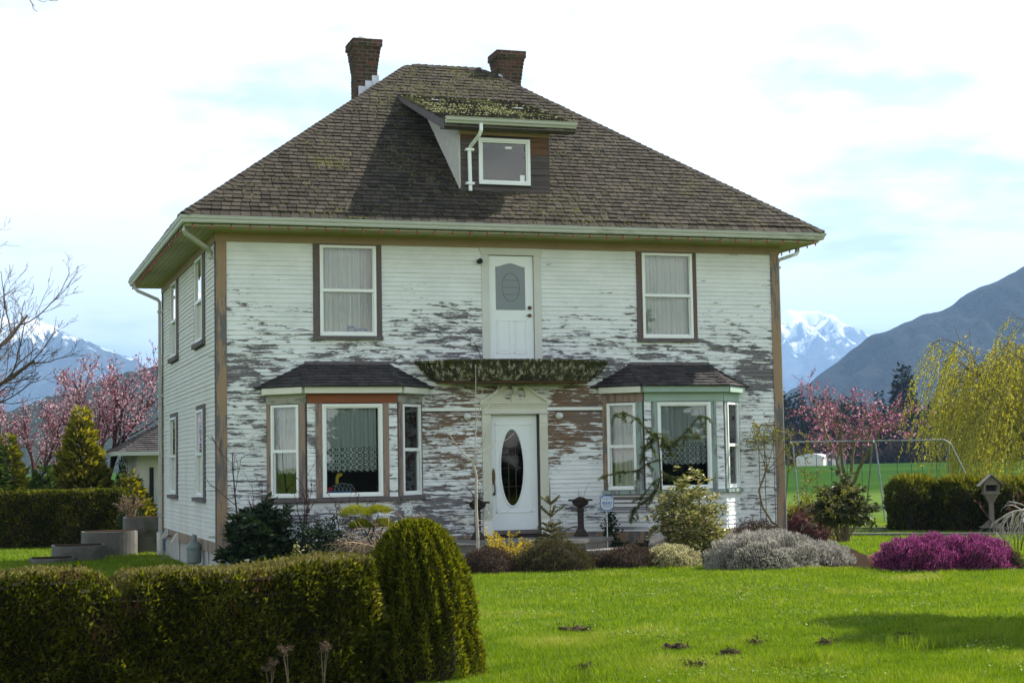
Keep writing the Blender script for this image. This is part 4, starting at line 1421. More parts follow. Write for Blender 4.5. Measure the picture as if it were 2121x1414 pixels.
# --- curtains and what stands in the windows
def curtain(pf, a0, a1, z0, z1, off, mat, label, folds=9, amp=0.018, scallop=0.0, gap=None):
    n, m2 = 90, 8
    V, F = [], []
    S = np.linspace(a0, a1, n)
    ph = random.random() * 6
    for j in range(m2 + 1):
        t = j / m2
        for i, s_ in enumerate(S):
            u = (s_ - a0) / (a1 - a0)
            o_ = off + amp * (math.sin(u * folds * 6.28 + ph) + 0.5 * math.sin(u * folds * 15.1 + ph * 2)) * (0.75 + 0.5 * (1 - t))
            zz = z0 + (z1 - z0) * t
            if j == 0 and scallop:
                zz += scallop * abs(math.sin(u * 9 * math.pi)) * -1 + scallop
            V.append(pf(s_, zz, o_))
    for j in range(m2):
        for i in range(n - 1):
            F.append((j * n + i, j * n + i + 1, (j + 1) * n + i + 1, (j + 1) * n + i))
    o = put('curtain', fast_mesh('curtain', np.array(V), np.array(F), None, mat, True))
    return tag(o, label, 'curtain', 'curtains behind the front windows')


curtain(FR, 1.87, 2.60, 4.30, 5.86, -0.11, M['curtain'], 'white gathered curtain in the upper left window', 6, 0.02)
curtain(FR, 2.55, 2.85, 4.30, 5.86, -0.15, M['sheer'], 'grey shaded edge of curtain at right of the upper left window', 3, 0.02)
curtain(FR, 8.13, 8.42, 4.30, 5.88, -0.10, M['curtain'], 'narrow white curtain left in the upper right window', 3, 0.015)
curtain(FR, 8.43, 9.12, 4.30, 5.88, -0.12, M['curtain'], 'wide white curtain filling the upper right window', 5, 0.016)
f = bay_frames[0]
curtain(f[1], 0.31, 1.25, 1.82, 2.97, -0.07, M['lace'], 'scalloped lace half curtain in the left bay picture window', 8, 0.020, 0.045)
curtain(f[0], 0.15, 0.66, 1.80, 2.97, -0.10, M['sheer'], 'pinkish sheer curtain in the left side light of the left bay', 5, 0.012, 0.04)
curtain(f[2], 0.18, 0.73, 1.80, 2.97, -0.10, M['sheer'], 'sheer curtain in the right side light of the left bay', 5, 0.012, 0.04)
f = bay_frames[1]
curtain(f[1], 0.30, 1.27, 1.84, 2.97, -0.07, M['lace'], 'scalloped lace half curtain in the right bay picture window', 8, 0.020, 0.045)
curtain(f[0], 0.16, 0.66, 1.43, 2.97, -0.12, M['sheer'], 'brownish sheer curtain in the left side light of the right bay', 4, 0.014)
curtain(f[2], 0.18, 0.73, 1.43, 2.97, -0.12, M['sheer'], 'sheer curtain in the right side light of the right bay', 5, 0.014)
f = bay_frames[0]
M['toy_red'] = plain('red_plastic', (0.45, 0.03, 0.03), 0.35, bump=0)
M['toy_blue'] = plain('blue_plastic', (0.05, 0.13, 0.36), 0.35, bump=0)
M['toy_yellow'] = plain('yellow_plastic', (0.65, 0.48, 0.03), 0.35, bump=0)
M['toy_grey'] = plain('grey_plastic', (0.30, 0.33, 0.36), 0.4, bump=0)
ts = slab(f[1], 0.27, 1.34, 1.33, 1.42, -0.36, -0.05, 'window_seat', M['grey_wood'], house)
toy = empty('toy_ship', (2.05, -0.44, 1.42))
tag(toy, 'red, blue and yellow plastic toy behind the left bay picture window', 'toy')
MB().prism([(-.22, -.06, 0), (.22, -.06, 0), (.26, -.06, .07), (-.2, -.06, .07)], (0, .12, 0)).obj('hull', M['toy_blue'], toy)
MB().prism([(-.22, -.065, .07), (-.10, -.065, .07), (-.12, -.065, .15), (-.20, -.065, .12)], (0, .13, 0)).obj('cabin', M['toy_red'], toy)
tg = MB()
for i in range(5):
    x = -.08 + i * .07
    tg.tube([(x, -.05, .07), (x + .03, -.05, .17), (x + .09, -.05, .07)], 0.012, 6)
tg.tube([(-.1, -.05, .15), (.05, -.05, .20), (.22, -.05, .17)], 0.012, 6)
tg.obj('railing', M['toy_grey'], toy)
MB().prism([(-.05, -.03, .2), (.0, -.03, .2), (.0, -.03, .3), (.07, -.03, .34), (.07, -.03, .38), (-.02, -.03, .37), (-.05, -.03, .3)], (0, .06, 0)).obj('crane', M['toy_yellow'], toy)
for i, (x, wz, hz) in enumerate(((2.42, 0.06, 0.13), (2.60, 0.105, 0.085))):
    bx = empty('carton', (x, 0.07, 4.32))
    tag(bx, ('taller narrow blue box on the sill of the upper left window', 'wide low blue box on the sill of the upper left window')[i], 'box', 'boxes on the upper window sill')
    MB().box((-wz, -.03, 0), (wz, .03, hz)).obj('body', M['toy_blue'], bx)
    MB().box((-wz * .7, -.032, hz * .25), (wz * .7, -.03, hz * .7)).obj('paper_label', M['toy_grey'], bx)
slab(FR, 1.86, 2.85, 4.27, 4.318, -0.13, -0.05, 'inner_sill', M['white'], house)

# --- concrete steps
steps = empty('front_steps', (5.5, 0, 0.1))
tag(steps, 'two rounded mossy concrete steps below the front door', 'steps')
for (a, b_, z0, z1) in ((1.78, 1.48, -0.1, 0.45), (2.10, 1.92, -0.2, 0.26)):
    tq = np.linspace(math.pi, 2 * math.pi, 41)
    off_y = -0.03
    mb = MB()
    mb.prism([(a * math.cos(q), b_ * math.sin(q) + off_y, z0) for q in tq], (0, 0, z1 - z0 - 0.07))
    st = mb.obj('step', M['concrete'], steps)
    MB().prism([((a + .035) * math.cos(q), (b_ + .035) * math.sin(q) + off_y, z1 - 0.07) for q in tq], (0, 0, 0.07)).obj('nosing', M['concrete'], st)


# --- iron urns on the landing
def urn(x, y, z, label, dry):
    o = empty('pedestal_urn', (x, y, z))
    tag(o, label, 'planter', 'iron urns beside the front door')
    MB().lathe([(0.135, 0), (0.135, 0.035), (0.115, 0.05), (0.10, 0.09), (0.072, 0.13), (0.060, 0.16), (0.058, 0.44), (0.068, 0.48), (0.068, 0.50), (0.045, 0.53)], (0, 0, 0), 20).obj('pedestal', M['rust'], o)
    MB().lathe([(0.045, 0.53), (0.07, 0.545), (0.135, 0.585), (0.155, 0.63), (0.150, 0.655), (0.20, 0.668), (0.205, 0.68), (0.15, 0.682), (0.0, 0.66)], (0, 0, 0), 24).obj('bowl', M['rust'], o)
    for k2 in range(14):
        a = 6.283 * k2 / 14
        MB().box((-.02, -.012, -.02), (.02, .012, .012)).obj('rim_lobe', M['rust'], o).location = (0.205 * math.cos(a), 0.205 * math.sin(a), 0.672)
    MB().lathe([(0.14, 0.67), (0.10, 0.70), (0.03, 0.725), (0, 0.73)], (0, 0, 0), 14).obj('soil', M['soil'], o)
    tw = MB()
    for k2 in range(dry):
        a, b_ = rng.uniform(0, 6.28), rng.uniform(.05, .22)
        h = rng.uniform(.12, .3)
        tw.tube([(0.05 * math.cos(a), .05 * math.sin(a), .69), (b_ * .6 * math.cos(a), b_ * .6 * math.sin(a), .69 + h * .6), (b_ * math.cos(a + .3), b_ * math.sin(a + .3), .69 + h)], [.004, .003, .0015], 4)
    tw.obj('dead_stems', M['grey_wood'], o)


urn(4.62, -0.40, 0.552, 'rusty iron pedestal urn with dead twigs left of the front door', 34)
urn(6.61, -0.40, 0.552, 'rusty iron pedestal urn with bare soil right of the front door', 4)

# --- security sign on a stake
M['sign_white'] = plain('sign_face', (0.62, 0.68, 0.72), 0.4, 0.04, bump=0)
M['sign_blue'] = plain('sign_blue_print', (0.10, 0.18, 0.45), 0.4, 0.05, bump=0)
sg = empty('yard_sign', (6.92, -0.95, 0.3))
tag(sg, 'small blue and white octagonal yard sign reading BRINKS on a stake', 'sign')


def octo(rx, rz, y):
    pts = [(-.55, 1), (.55, 1), (.82, .82), (1, .68), (.9, .35), (1, 0), (.95, -.5), (.7, -.82), (.3, -.97), (0, -1), (-.3, -.97), (-.7, -.82), (-.95, -.5), (-1, 0), (-.9, .35), (-1, .68), (-.82, .82)]
    return [(a * rx, y, 0.865 + b_ * rz) for a, b_ in pts]


MB().prism(octo(.142, .142, 0), (0, -.008, 0)).obj('plate', M['sign_blue'], sg)
MB().prism(octo(.124, .124, -.008), (0, -.002, 0)).obj('face', M['sign_white'], sg)
MB().tube([(0, .006, -.1), (0, .006, .86)], 0.008, 6).obj('stake', M['white'], sg)


def text_part(body, size, z, parent, mat, bold=0.0):
    cu = bpy.data.curves.new('lettering', 'FONT')
    cu.body = body
    cu.size = size
    cu.align_x = 'CENTER'
    cu.align_y = 'CENTER'
    cu.extrude = 0.0006
    cu.offset = bold
    o = bpy.data.objects.new('lettering', cu)
    COL.objects.link(o)
    dg_ = bpy.context.evaluated_depsgraph_get()
    me = bpy.data.meshes.new_from_object(o.evaluated_get(dg_))
    bpy.data.objects.remove(o)
    me.materials.clear()
    me.materials.append(mat)
    t = put('lettering', me, parent)
    t.location = (0, -.0112, z)
    t.rotation_euler = (R(90), 0, 0)
    return t


text_part('PROTECTED', .034, 0.95, sg, M['sign_blue'])
text_part('BY', .028, 0.92, sg, M['sign_blue'])
text_part('BRINKS', .058, 0.868, sg, M['sign_blue'], .0015)
text_part('HOME SECURITY', .024, 0.83, sg, M['sign_blue'])
text_part('1-800-2-BRINKS', .024, 0.80, sg, M['sign_blue'])

# --- gas meter, vents and hose on the side wall
gm = empty('gas_meter', (-0.16, 2.1, 0.0))
tag(gm, 'grey-green gas meter against the foundation of the side wall', 'meter')
M['meter'] = plain('grey_green_enamel', (0.16, 0.20, 0.19), 0.45, 0.12)
MB().lathe([(0.10, 0.16), (0.135, 0.19), (0.14, 0.42), (0.15, 0.44), (0.15, 0.47), (0.09, 0.56), (0.06, 0.58)], (0, 0, 0), 18).obj('body', M['meter'], gm)
MB().tube([(0, 0, .57), (0, 0, .66), (0.02, 0, .70)], .05, 10).obj('neck', M['meter'], gm)
MB().tube([(-.03, .14, .5), (-.03, .2, .5), (-.02, .21, .35)], .03, 8).obj('regulator', M['toy_red'], gm)
MB().tube([(0, -.03, -.1), (0, -.03, .18)], .025, 8).obj('riser_pipe', M['bronze'], gm)
for (y, z, lab) in ((7.85, 0.51, 'white dryer vent hood nearer the drain pipe on the side wall'), (5.93, 0.50, 'smaller white vent hood right of the hose tap on the side wall')):
    v_ = empty('vent_hood', (0, y, z))
    tag(v_, lab, 'vent', 'vent hoods low on the side wall')
    MB().hexa([(-.16, -.09, -.09), (-.16, .09, -.09), (-.03, .09, -.09), (-.03, -.09, -.09), (-.06, -.07, .09), (-.06, .07, .09), (-.03, .07, .09), (-.03, -.07, .09)]).obj('hood', M['gutter'], v_)
    MB().box((-.035, -.1, -.1), (-.029, .1, .1)).obj('plate', M['offwhite'], v_)
ho = empty('garden_hose', (0, 7.0, 0.0))
tag(ho, 'blue garden hose hanging from the tap on the side wall', 'hose')
MB().tube([(-.03, 0, .5), (-.12, 0, .5), (-.14, 0, .44)], .018, 6).obj('tap', M['bronze'], ho)
MB().tube([(-.14, .0, .46), (-.17, .1, .38), (-.16, .17, .2), (-.16, .15, .03), (-.2, -.1, .02), (-.3, -.4, .02)], .016, 8).obj('hose_pipe', M['toy_blue'], ho)

# --- garage behind the house on the left
gar = empty('garage', (0.38, 19.0, 0.0))
tag(gar, 'low white outbuilding with dark shingled roof behind the house', 'shed')
gw = MB().box((0, 0, 0), (6, 6, 2.46)).obj('wall', M['dark_room'], gar)
gb = MB()
for i in range(17):
    z = 0.1 + i * .14
    gb.hexa([(-.022, 0, z), (-.022, 6, z), (0, 6, z), (0, 0, z), (-.005, 0, z + .15), (-.005, 6, z + .15), (0, 6, z + .15), (0, 0, z + .15)])
    gb.hexa([(0, -.022, z), (6, -.022, z), (6, 0, z), (0, 0, z), (0, -.005, z + .15), (6, -.005, z + .15), (6, 0, z + .15), (0, 0, z + .15)])
gb.obj('siding', M['garage'] if 'garage' in M else M['offwhite'], gw)
MB().box((.28, -.035, 0.9), (.40, -.024, 2.0)).obj('window', M['black'], gar)
MB().box((.62, -.035, 0.1), (1.4, -.024, 2.1)).obj('door', M['soffit'], gar)
gr = MB().add([(-.65, -.65, 2.43), (6.6, -.65, 2.43), (6.6, 6.6, 2.43), (-.65, 6.6, 2.43), (2.2, 3, 4.0), (3.8, 3, 4.0)], [(0, 1, 5, 4), (1, 2, 5), (2, 3, 4, 5), (3, 0, 4), (3, 2, 1, 0)]).obj('roof', M['bay_roof'], gar)
gs = MB()
for Fq in (Facet((-.65, -.65, 2.44), (6.6, -.65, 2.44), (3.8, 3, 4.0), (2.2, 3, 4.0)), Facet((-.65, 6.6, 2.44), (-.65, -.65, 2.44), (2.2, 3, 4.0), (2.2, 3, 4.0))):
    for pts in shingles(Fq, 0.15, 0.3):
        gs.hexa([tuple(p) for p in pts])
gs.obj('shingles', M['bay_roof'], gr, kind='stuff')
gg = MB()
gg.box((-.76, -.76, 2.34), (6.7, -.66, 2.45)).box((-.76, -.66, 2.34), (-.66, 6.7, 2.45))
gg.obj('gutter', M['gutter'], gar)
MB().box((1.0, 1.3, 3.1), (1.25, 1.5, 3.5)).obj('chimney', M['brick'], gar)

# --- curved concrete planter walls by the side wall
M['darkconc'] = plain('damp_concrete', (0.13, 0.125, 0.115), 0.9, 0.25, 3, bump=0.4, dirt=((0.05, 0.055, 0.03), 0.12))


def planter(x0, x1, y, z, label, bulge=0.35, name='concrete_planter'):
    n = 15
    xs = np.linspace(x0, x1, n)
    o = empty(name, ((x0 + x1) / 2, y, 0))
    tag(o, label, 'planter', 'stepped concrete planters')
    f_ = [(x - (x0 + x1) / 2, -bulge * math.sqrt(max(0, 1 - (2 * (x - x0) / (x1 - x0) - 1) ** 2))) for x in xs]
    MB().prism([(a, b_, -.05) for a, b_ in f_] + [((x1 - x0) / 2, .8, -.05), (-(x1 - x0) / 2, .8, -.05)], (0, 0, z + .02)).obj('wall', M['darkconc'], o)
    MB().prism([(a * .9, b_ * .8 + .05, z - .03) for a, b_ in f_] + [((x1 - x0) * .45, .7, z - .03), (-(x1 - x0) * .45, .7, z - .03)], (0, 0, .012)).obj('soil', M['soil'], o)


planter(-2.95, -2.05, 7.0, 0.13, 'lowest and leftmost curved grey concrete planter', .25)
planter(-2.45, -1.35, 8.0, 0.34, 'second lowest curved concrete planter beside the lawn', .45)
planter(-1.75, -0.55, 9.2, 0.58, 'tall pale curved concrete planter in the middle of the step', .35)
planter(-0.75, 0.6, 10.0, 0.86, 'tallest dark concrete planter next to the house corner', .15)

# ================================================================== plants
def unit(a):
    return a / (np.linalg.norm(a, axis=-1, keepdims=True) + 1e-9)


def leaf_cloud(name, P, Dr, L, Wd, mat, parent=None, rnd=None, **tags):
    n = len(P)
    P = np.asarray(P, float)
    Dr = unit(np.asarray(Dr, float))
    L = np.broadcast_to(np.asarray(L, float), (n,))[:, None]
    Wd = np.broadcast_to(np.asarray(Wd, float), (n,))[:, None]
    side = unit(np.cross(Dr, rng.normal(size=(n, 3))))
    nor = np.cross(side, Dr)
    mid = P + Dr * L * 0.5 + nor * L * 0.10
    V = np.stack([P, mid + side * Wd * 0.5, P + Dr * L, mid - side * Wd * 0.5], 1).reshape(-1, 3)
    F = np.arange(4 * n).reshape(n, 4)
    if rnd is None:
        rnd = rng.random(n)
    return put(name, fast_mesh(name, V, F, np.clip(rnd, 0, 1), mat), parent, **tags)


def dome_points(n, rx, ry, rz, rough=0.15, seed=0.0, inner=0.75, zmin=0.0, freq=2.6):
    """points through the outer shell of an uneven mound standing on z = 0"""
    d = unit(rng.normal(size=(int(n * 2.2), 3)))
    d = d[d[:, 2] > zmin][:n]
    rad = 1 + rough * nz(d, freq, seed) * 0.6
    t = inner + (1 - inner) * rng.random(len(d)) ** 0.6
    S = np.array((rx, ry, rz))
    P = d * (rad * t)[:, None] * S
    nrm = unit(d / S)
    return P, nrm, t


def core_mound(name, rx, ry, rz, mat, parent, f=0.78, seed=0.0, rough=0.15, freq=2.6):
    V, F = [], []
    nu, nv = 20, 8
    for j in range(nv + 1):
        ph = math.pi / 2 * j / nv
        for i in range(nu):
            a = 2 * math.pi * i / nu
            d = np.array((math.cos(a) * math.cos(ph), math.sin(a) * math.cos(ph), math.sin(ph)))
            r_ = f * (1 + rough * float(nz(d, freq, seed)) * 0.6)
            V.append(d * r_ * np.array((rx, ry, rz)))
    for j in range(nv):
        for i in range(nu):
            F.append((j * nu + i, j * nu + (i + 1) % nu, (j + 1) * nu + (i + 1) % nu, (j + 1) * nu + i))
    return put(name, fast_mesh(name, np.array(V), np.array(F), None, mat, True), parent)


def gz(x, y):
    return float(ground_z(x, y))


def mound(name, loc, r, mat, n, L, Wd, label, cat='shrub', core=None, seed=0.0, rough=0.16, up=0.5, spread=0.6,
          group=None, inner=0.72, tone=None, freq=2.6, sink=0.03, zmin=-0.02):
    o = empty(name, (loc[0], loc[1], gz(*loc) - sink))
    tag(o, label, cat, group)
    P, nr_, t = dome_points(n, *r, rough, seed, inner, zmin, freq)
    Dr = nr_ + np.array((0, 0, up)) + rng.normal(size=P.shape) * spread
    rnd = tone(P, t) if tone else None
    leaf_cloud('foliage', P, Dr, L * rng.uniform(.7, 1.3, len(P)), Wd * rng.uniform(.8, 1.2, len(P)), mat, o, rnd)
    if name == 'heather':
        P, nr_, t = dome_points(n // 7, *r, rough, seed, .97, zmin, freq)
        leaf_cloud('flower_spikes', P, nr_ * .8 + np.array((0, 0, .9)) + rng.normal(size=P.shape) * .35, L * rng.uniform(.9, 1.6, len(P)), Wd * .9, mat, o, rng.uniform(.4, .95, len(P)), kind='stuff')
    core_mound('branches', *r, core or M['core_dark'], o, 0.76, seed, rough, freq)  # solid core added to block light
    return o


def bark_mat(name, c, c2, scale=12):
    m, nt = new_mat(name)
    p = scaled(nt, world_pos(nt), (1, 1, 0.35))
    n1 = noise(nt, p, scale, 6, 0.7)
    finish(nt, ramp(nt, n1, [(0.3, c), (0.7, c2)]), 0.9, n1, 0.6, 0.15, dist=0.01)
    return m


M['core_dark'] = bark_mat('light_block_core', (0.018, 0.014, 0.010), (0.04, 0.03, 0.02))  # dark fill for foliage cores that stop light leaking through
M['bark'] = bark_mat('grey_brown_bark', (0.06, 0.045, 0.035), (0.16, 0.13, 0.10))
M['bark_dark'] = bark_mat('dark_bark', (0.035, 0.028, 0.024), (0.085, 0.07, 0.06))
M['bark_pale'] = bark_mat('pale_bark', (0.28, 0.25, 0.21), (0.48, 0.44, 0.38))
M['bark_warm'] = bark_mat('tan_bark', (0.20, 0.14, 0.085), (0.38, 0.29, 0.19))
M['bark_moss'] = bark_mat('lichened_bark', (0.075, 0.065, 0.035), (0.20, 0.17, 0.08))
M['bark_red'] = bark_mat('reddish_twigs', (0.05, 0.025, 0.022), (0.11, 0.05, 0.045))
M['dead_spray'] = leaf_mat('browned_spray', [(0.05, 0.03, 0.012), (0.10, 0.055, 0.022), (0.17, 0.10, 0.05)], 0.3, 0.8, 0.1)
M['hedge'] = leaf_mat('hedge_spray', [(0.024, 0.029, 0.004), (0.072, 0.084, 0.009), (0.15, 0.155, 0.018), (0.29, 0.27, 0.05)], 0.40, 0.6, 0.12)
M['hedge_top'] = leaf_mat('sunlit_cut_hedge_top', [(0.10, 0.10, 0.02), (0.20, 0.175, 0.05), (0.34, 0.27, 0.15)], 0.3, 0.7, 0.12)  # clipped top; sun glow put into a brighter leaf colour
M['arbor'] = leaf_mat('arborvitae_spray', [(0.032, 0.042, 0.006), (0.10, 0.115, 0.012), (0.21, 0.215, 0.022), (0.36, 0.34, 0.045)], 0.35, 0.6, 0.12)
M['rhodo'] = leaf_mat('dark_leathery_leaf', [(0.010, 0.022, 0.008), (0.022, 0.045, 0.014), (0.05, 0.075, 0.022)], 0.15, 0.42, 0.25)
M['rhodo2'] = leaf_mat('olive_leathery_leaf', [(0.035, 0.05, 0.015), (0.085, 0.10, 0.032), (0.18, 0.18, 0.07)], 0.22, 0.55, 0.15)
M['pieris'] = leaf_mat('yellow_green_leaf', [(0.07, 0.09, 0.015), (0.20, 0.22, 0.045), (0.40, 0.39, 0.12), (0.62, 0.52, 0.27)], 0.3, 0.4, 0.35)
M['heath_brown'] = leaf_mat('brown_heath', [(0.035, 0.022, 0.016), (0.085, 0.058, 0.042), (0.16, 0.115, 0.085)], 0.2, 0.8, 0.1)
M['heath_olive'] = leaf_mat('olive_heath', [(0.03, 0.028, 0.012), (0.085, 0.075, 0.032), (0.17, 0.145, 0.07)], 0.2, 0.8, 0.1)
M['heath_white'] = leaf_mat('white_heath', [(0.035, 0.035, 0.022), (0.10, 0.095, 0.075), (0.36, 0.34, 0.30), (0.60, 0.57, 0.51)], 0.25, 0.7, 0.1)
M['heath_cream'] = leaf_mat('cream_heath', [(0.10, 0.10, 0.03), (0.34, 0.33, 0.15), (0.62, 0.58, 0.33), (0.74, 0.70, 0.46)], 0.3, 0.7, 0.1)
M['heath_purple'] = leaf_mat('purple_heath', [(0.045, 0.014, 0.03), (0.17, 0.032, 0.105), (0.32, 0.07, 0.21), (0.48, 0.18, 0.35)], 0.3, 0.7, 0.1)
M['barberry'] = leaf_mat('dark_red_leaf', [(0.03, 0.008, 0.008), (0.09, 0.022, 0.02), (0.17, 0.05, 0.045)], 0.3, 0.5, 0.2)
M['forsythia'] = leaf_mat('yellow_flower', [(0.28, 0.20, 0.02), (0.60, 0.45, 0.04), (0.75, 0.60, 0.08)], 0.35, 0.6, 0.15)
M['fir'] = leaf_mat('fir_needle', [(0.06, 0.07, 0.018), (0.13, 0.135, 0.04), (0.24, 0.22, 0.08)], 0.3, 0.6, 0.2)
M['cedar'] = leaf_mat('cedar_needle', [(0.04, 0.06, 0.012), (0.09, 0.12, 0.022), (0.17, 0.20, 0.05)], 0.25, 0.55, 0.2)
M['pine_lit'] = leaf_mat('bright_pine_needle', [(0.09, 0.12, 0.008), (0.20, 0.22, 0.015), (0.32, 0.33, 0.04)], 0.4, 0.55, 0.15)
M['blossom'] = leaf_mat('pink_blossom', [(0.26, 0.08, 0.12), (0.44, 0.21, 0.26), (0.62, 0.40, 0.45), (0.80, 0.64, 0.67)], 0.4, 0.7, 0.1)
M['blossom_deep'] = leaf_mat('deep_pink_blossom', [(0.16, 0.035, 0.08), (0.34, 0.09, 0.18), (0.52, 0.22, 0.33), (0.74, 0.46, 0.55)], 0.35, 0.7, 0.1)
M['willow'] = leaf_mat('young_willow_leaf', [(0.32, 0.29, 0.035), (0.55, 0.50, 0.06), (0.72, 0.66, 0.11)], 0.4, 0.6, 0.15)
M['gold_conifer'] = leaf_mat('golden_conifer_spray', [(0.05, 0.06, 0.009), (0.17, 0.165, 0.02), (0.40, 0.35, 0.045), (0.62, 0.52, 0.09)], 0.35, 0.6, 0.15)
M['far_conifer'] = leaf_mat('far_conifer', [(0.006, 0.012, 0.007), (0.014, 0.024, 0.012), (0.028, 0.04, 0.018)], 0.1, 0.8, 0.1)
M['far_brown'] = leaf_mat('bare_far_twigs', [(0.02, 0.015, 0.012), (0.05, 0.038, 0.028), (0.085, 0.065, 0.045)], 0.2, 0.9, 0.1)
M['green_leaf'] = leaf_mat('mid_green_leaf', [(0.018, 0.035, 0.008), (0.05, 0.085, 0.015), (0.12, 0.15, 0.03)], 0.35, 0.5, 0.2)
M['yel_leaf'] = leaf_mat('fresh_yellow_leaf', [(0.10, 0.11, 0.01), (0.20, 0.20, 0.02), (0.32, 0.30, 0.05)], 0.4, 0.5, 0.2)
M['red_leaf'] = leaf_mat('rusty_leaf', [(0.10, 0.03, 0.015), (0.22, 0.08, 0.03), (0.30, 0.15, 0.06)], 0.35, 0.6, 0.2)
M['grass'] = leaf_mat('grass_blade', [(0.07, 0.13, 0.010), (0.155, 0.25, 0.016), (0.225, 0.305, 0.024), (0.38, 0.38, 0.09)], 0.42, 0.5, 0.2)
M['dry'] = leaf_mat('dry_seed_head', [(0.07, 0.042, 0.032), (0.14, 0.09, 0.07), (0.22, 0.16, 0.12)], 0.25, 0.8, 0.1)


# --- branching skeletons
def grow(p, d, L, r, lev, cfg, out, r_):
    """cfg[lev]: seg, wob, trop (z pull per segment), kids, klen, kang, krad, start, taper"""
    c = cfg[lev]
    n = c.get('seg', 5)
    pts, rad = [np.array(p, float)], [r]
    d = np.array(d, float)
    d /= np.linalg.norm(d)
    for i in range(n):
        d = d + r_.normal(size=3) * c.get('wob', .1) + np.array((0, 0, c.get('trop', 0.0))) + np.array(c.get('wind', (0, 0, 0)))
        d /= np.linalg.norm(d)
        pts.append(pts[-1] + d * L / n)
        rad.append(r * (1 - (1 - c.get('taper', .35)) * (i + 1) / n))
    pts = np.array(pts)
    out.append((lev, pts, np.array(rad)))
    if lev + 1 < len(cfg):
        k = c.get('kids', 4)
        k = int(r_.integers(k[0], k[1] + 1)) if isinstance(k, tuple) else k
        az0 = r_.uniform(0, 6.28)
        for j in range(k):
            t = c.get('start', .3) + (1 - c.get('start', .3)) * (j + r_.random()) / k
            t = min(t, .999)
            i = int(t * n)
            q = pts[i] + (pts[i + 1] - pts[i]) * (t * n - i)
            tg = unit(pts[i + 1] - pts[i])
            az = az0 + j * 2.4 + r_.normal() * .4
            ref = np.array((0, 0, 1.0)) if abs(tg[2]) < .9 else np.array((1.0, 0, 0))
            u = unit(np.cross(tg, ref))
            v = np.cross(tg, u)
            ang = c.get('kang', .7) * r_.uniform(.7, 1.3)
            nd = tg * math.cos(ang) + (u * math.cos(az) + v * math.sin(az)) * math.sin(ang)
            flat = c.get('kflat', 1.0)
            nd = nd * np.array((1, 1, flat))
            rr = np.interp(t, np.linspace(0, 1, n + 1), rad) * c.get('krad', .55)
            grow(q, nd, L * c.get('klen', .6) * r_.uniform(.7, 1.25) * (1.0 - c.get('tipshort', .35) * t), rr, lev + 1, cfg, out, r_)


def limbs_obj(name, polys, mat, parent, sides=(7, 5, 4, 3, 3), rmin=0.0, **tags):
    """all wood of one plant as one tapering tube mesh"""
    Vs, Fs = [], []
    base = 0
    for lev, pts, rad in polys:
        n = sides[min(lev, len(sides) - 1)]
        rad = np.maximum(rad, rmin)
        m = len(pts)
        T = unit(np.gradient(pts, axis=0))
        ref = np.where(np.abs(T[:, 2:3]) < .9, np.array([[0, 0, 1.0]]), np.array([[1.0, 0, 0]]))
        U = unit(np.cross(T, ref))
        Wv = np.cross(U, T)
        a = np.arange(n) * 2 * math.pi / n
        ringp = pts[:, None, :] + rad[:, None, None] * (np.cos(a)[None, :, None] * U[:, None, :] + np.sin(a)[None, :, None] * Wv[:, None, :])
        Vs.append(ringp.reshape(-1, 3))
        i = np.arange(m - 1)[:, None] * n
        k = np.arange(n)[None, :]
        k2 = (np.arange(n)[None, :] + 1) % n
        Fs.append((base + np.stack([i + k, i + k2, i + n + k2, i + n + k], -1)).reshape(-1, 4))
        base += m * n
    return put(name, fast_mesh(name, np.concatenate(Vs), np.concatenate(Fs), None, mat, True), parent, **tags)


def along(polys, lev_min, per_m, jit=0.03, t0=0.0):
    P, T = [], []
    for lev, pts, rad in polys:
        if lev < lev_min:
            continue
        seg = np.diff(pts, axis=0)
        ln = np.linalg.norm(seg, axis=1)
        n = rng.poisson(max(ln.sum() * per_m, 0))
        if n == 0:
            continue
        c = np.concatenate([[0], np.cumsum(ln)])
        s = rng.uniform(t0, 1, n) * c[-1]
        i = np.clip(np.searchsorted(c, s) - 1, 0, len(seg) - 1)
        f = (s - c[i]) / (ln[i] + 1e-9)
        P.append(pts[i] + seg[i] * f[:, None])
        T.append(unit(seg[i]))
    P, T = np.concatenate(P), np.concatenate(T)
    return P + rng.normal(size=P.shape) * jit, T


# ------------------------------------------------------------------ lawn grass
GR_BEDS = np.array([(p[0], p[1]) for p in bed])


def in_poly(P, poly):
    x, y = P[:, 0], P[:, 1]
    ins = np.zeros(len(P), bool)
    j = len(poly) - 1
    for i in range(len(poly)):
        xi, yi, xj, yj = *poly[i], *poly[j]
        c = ((yi > y) != (yj > y)) & (x < (xj - xi) * (y - yi) / (yj - yi + 1e-12) + xi)
        ins ^= c
        j = i
    return ins


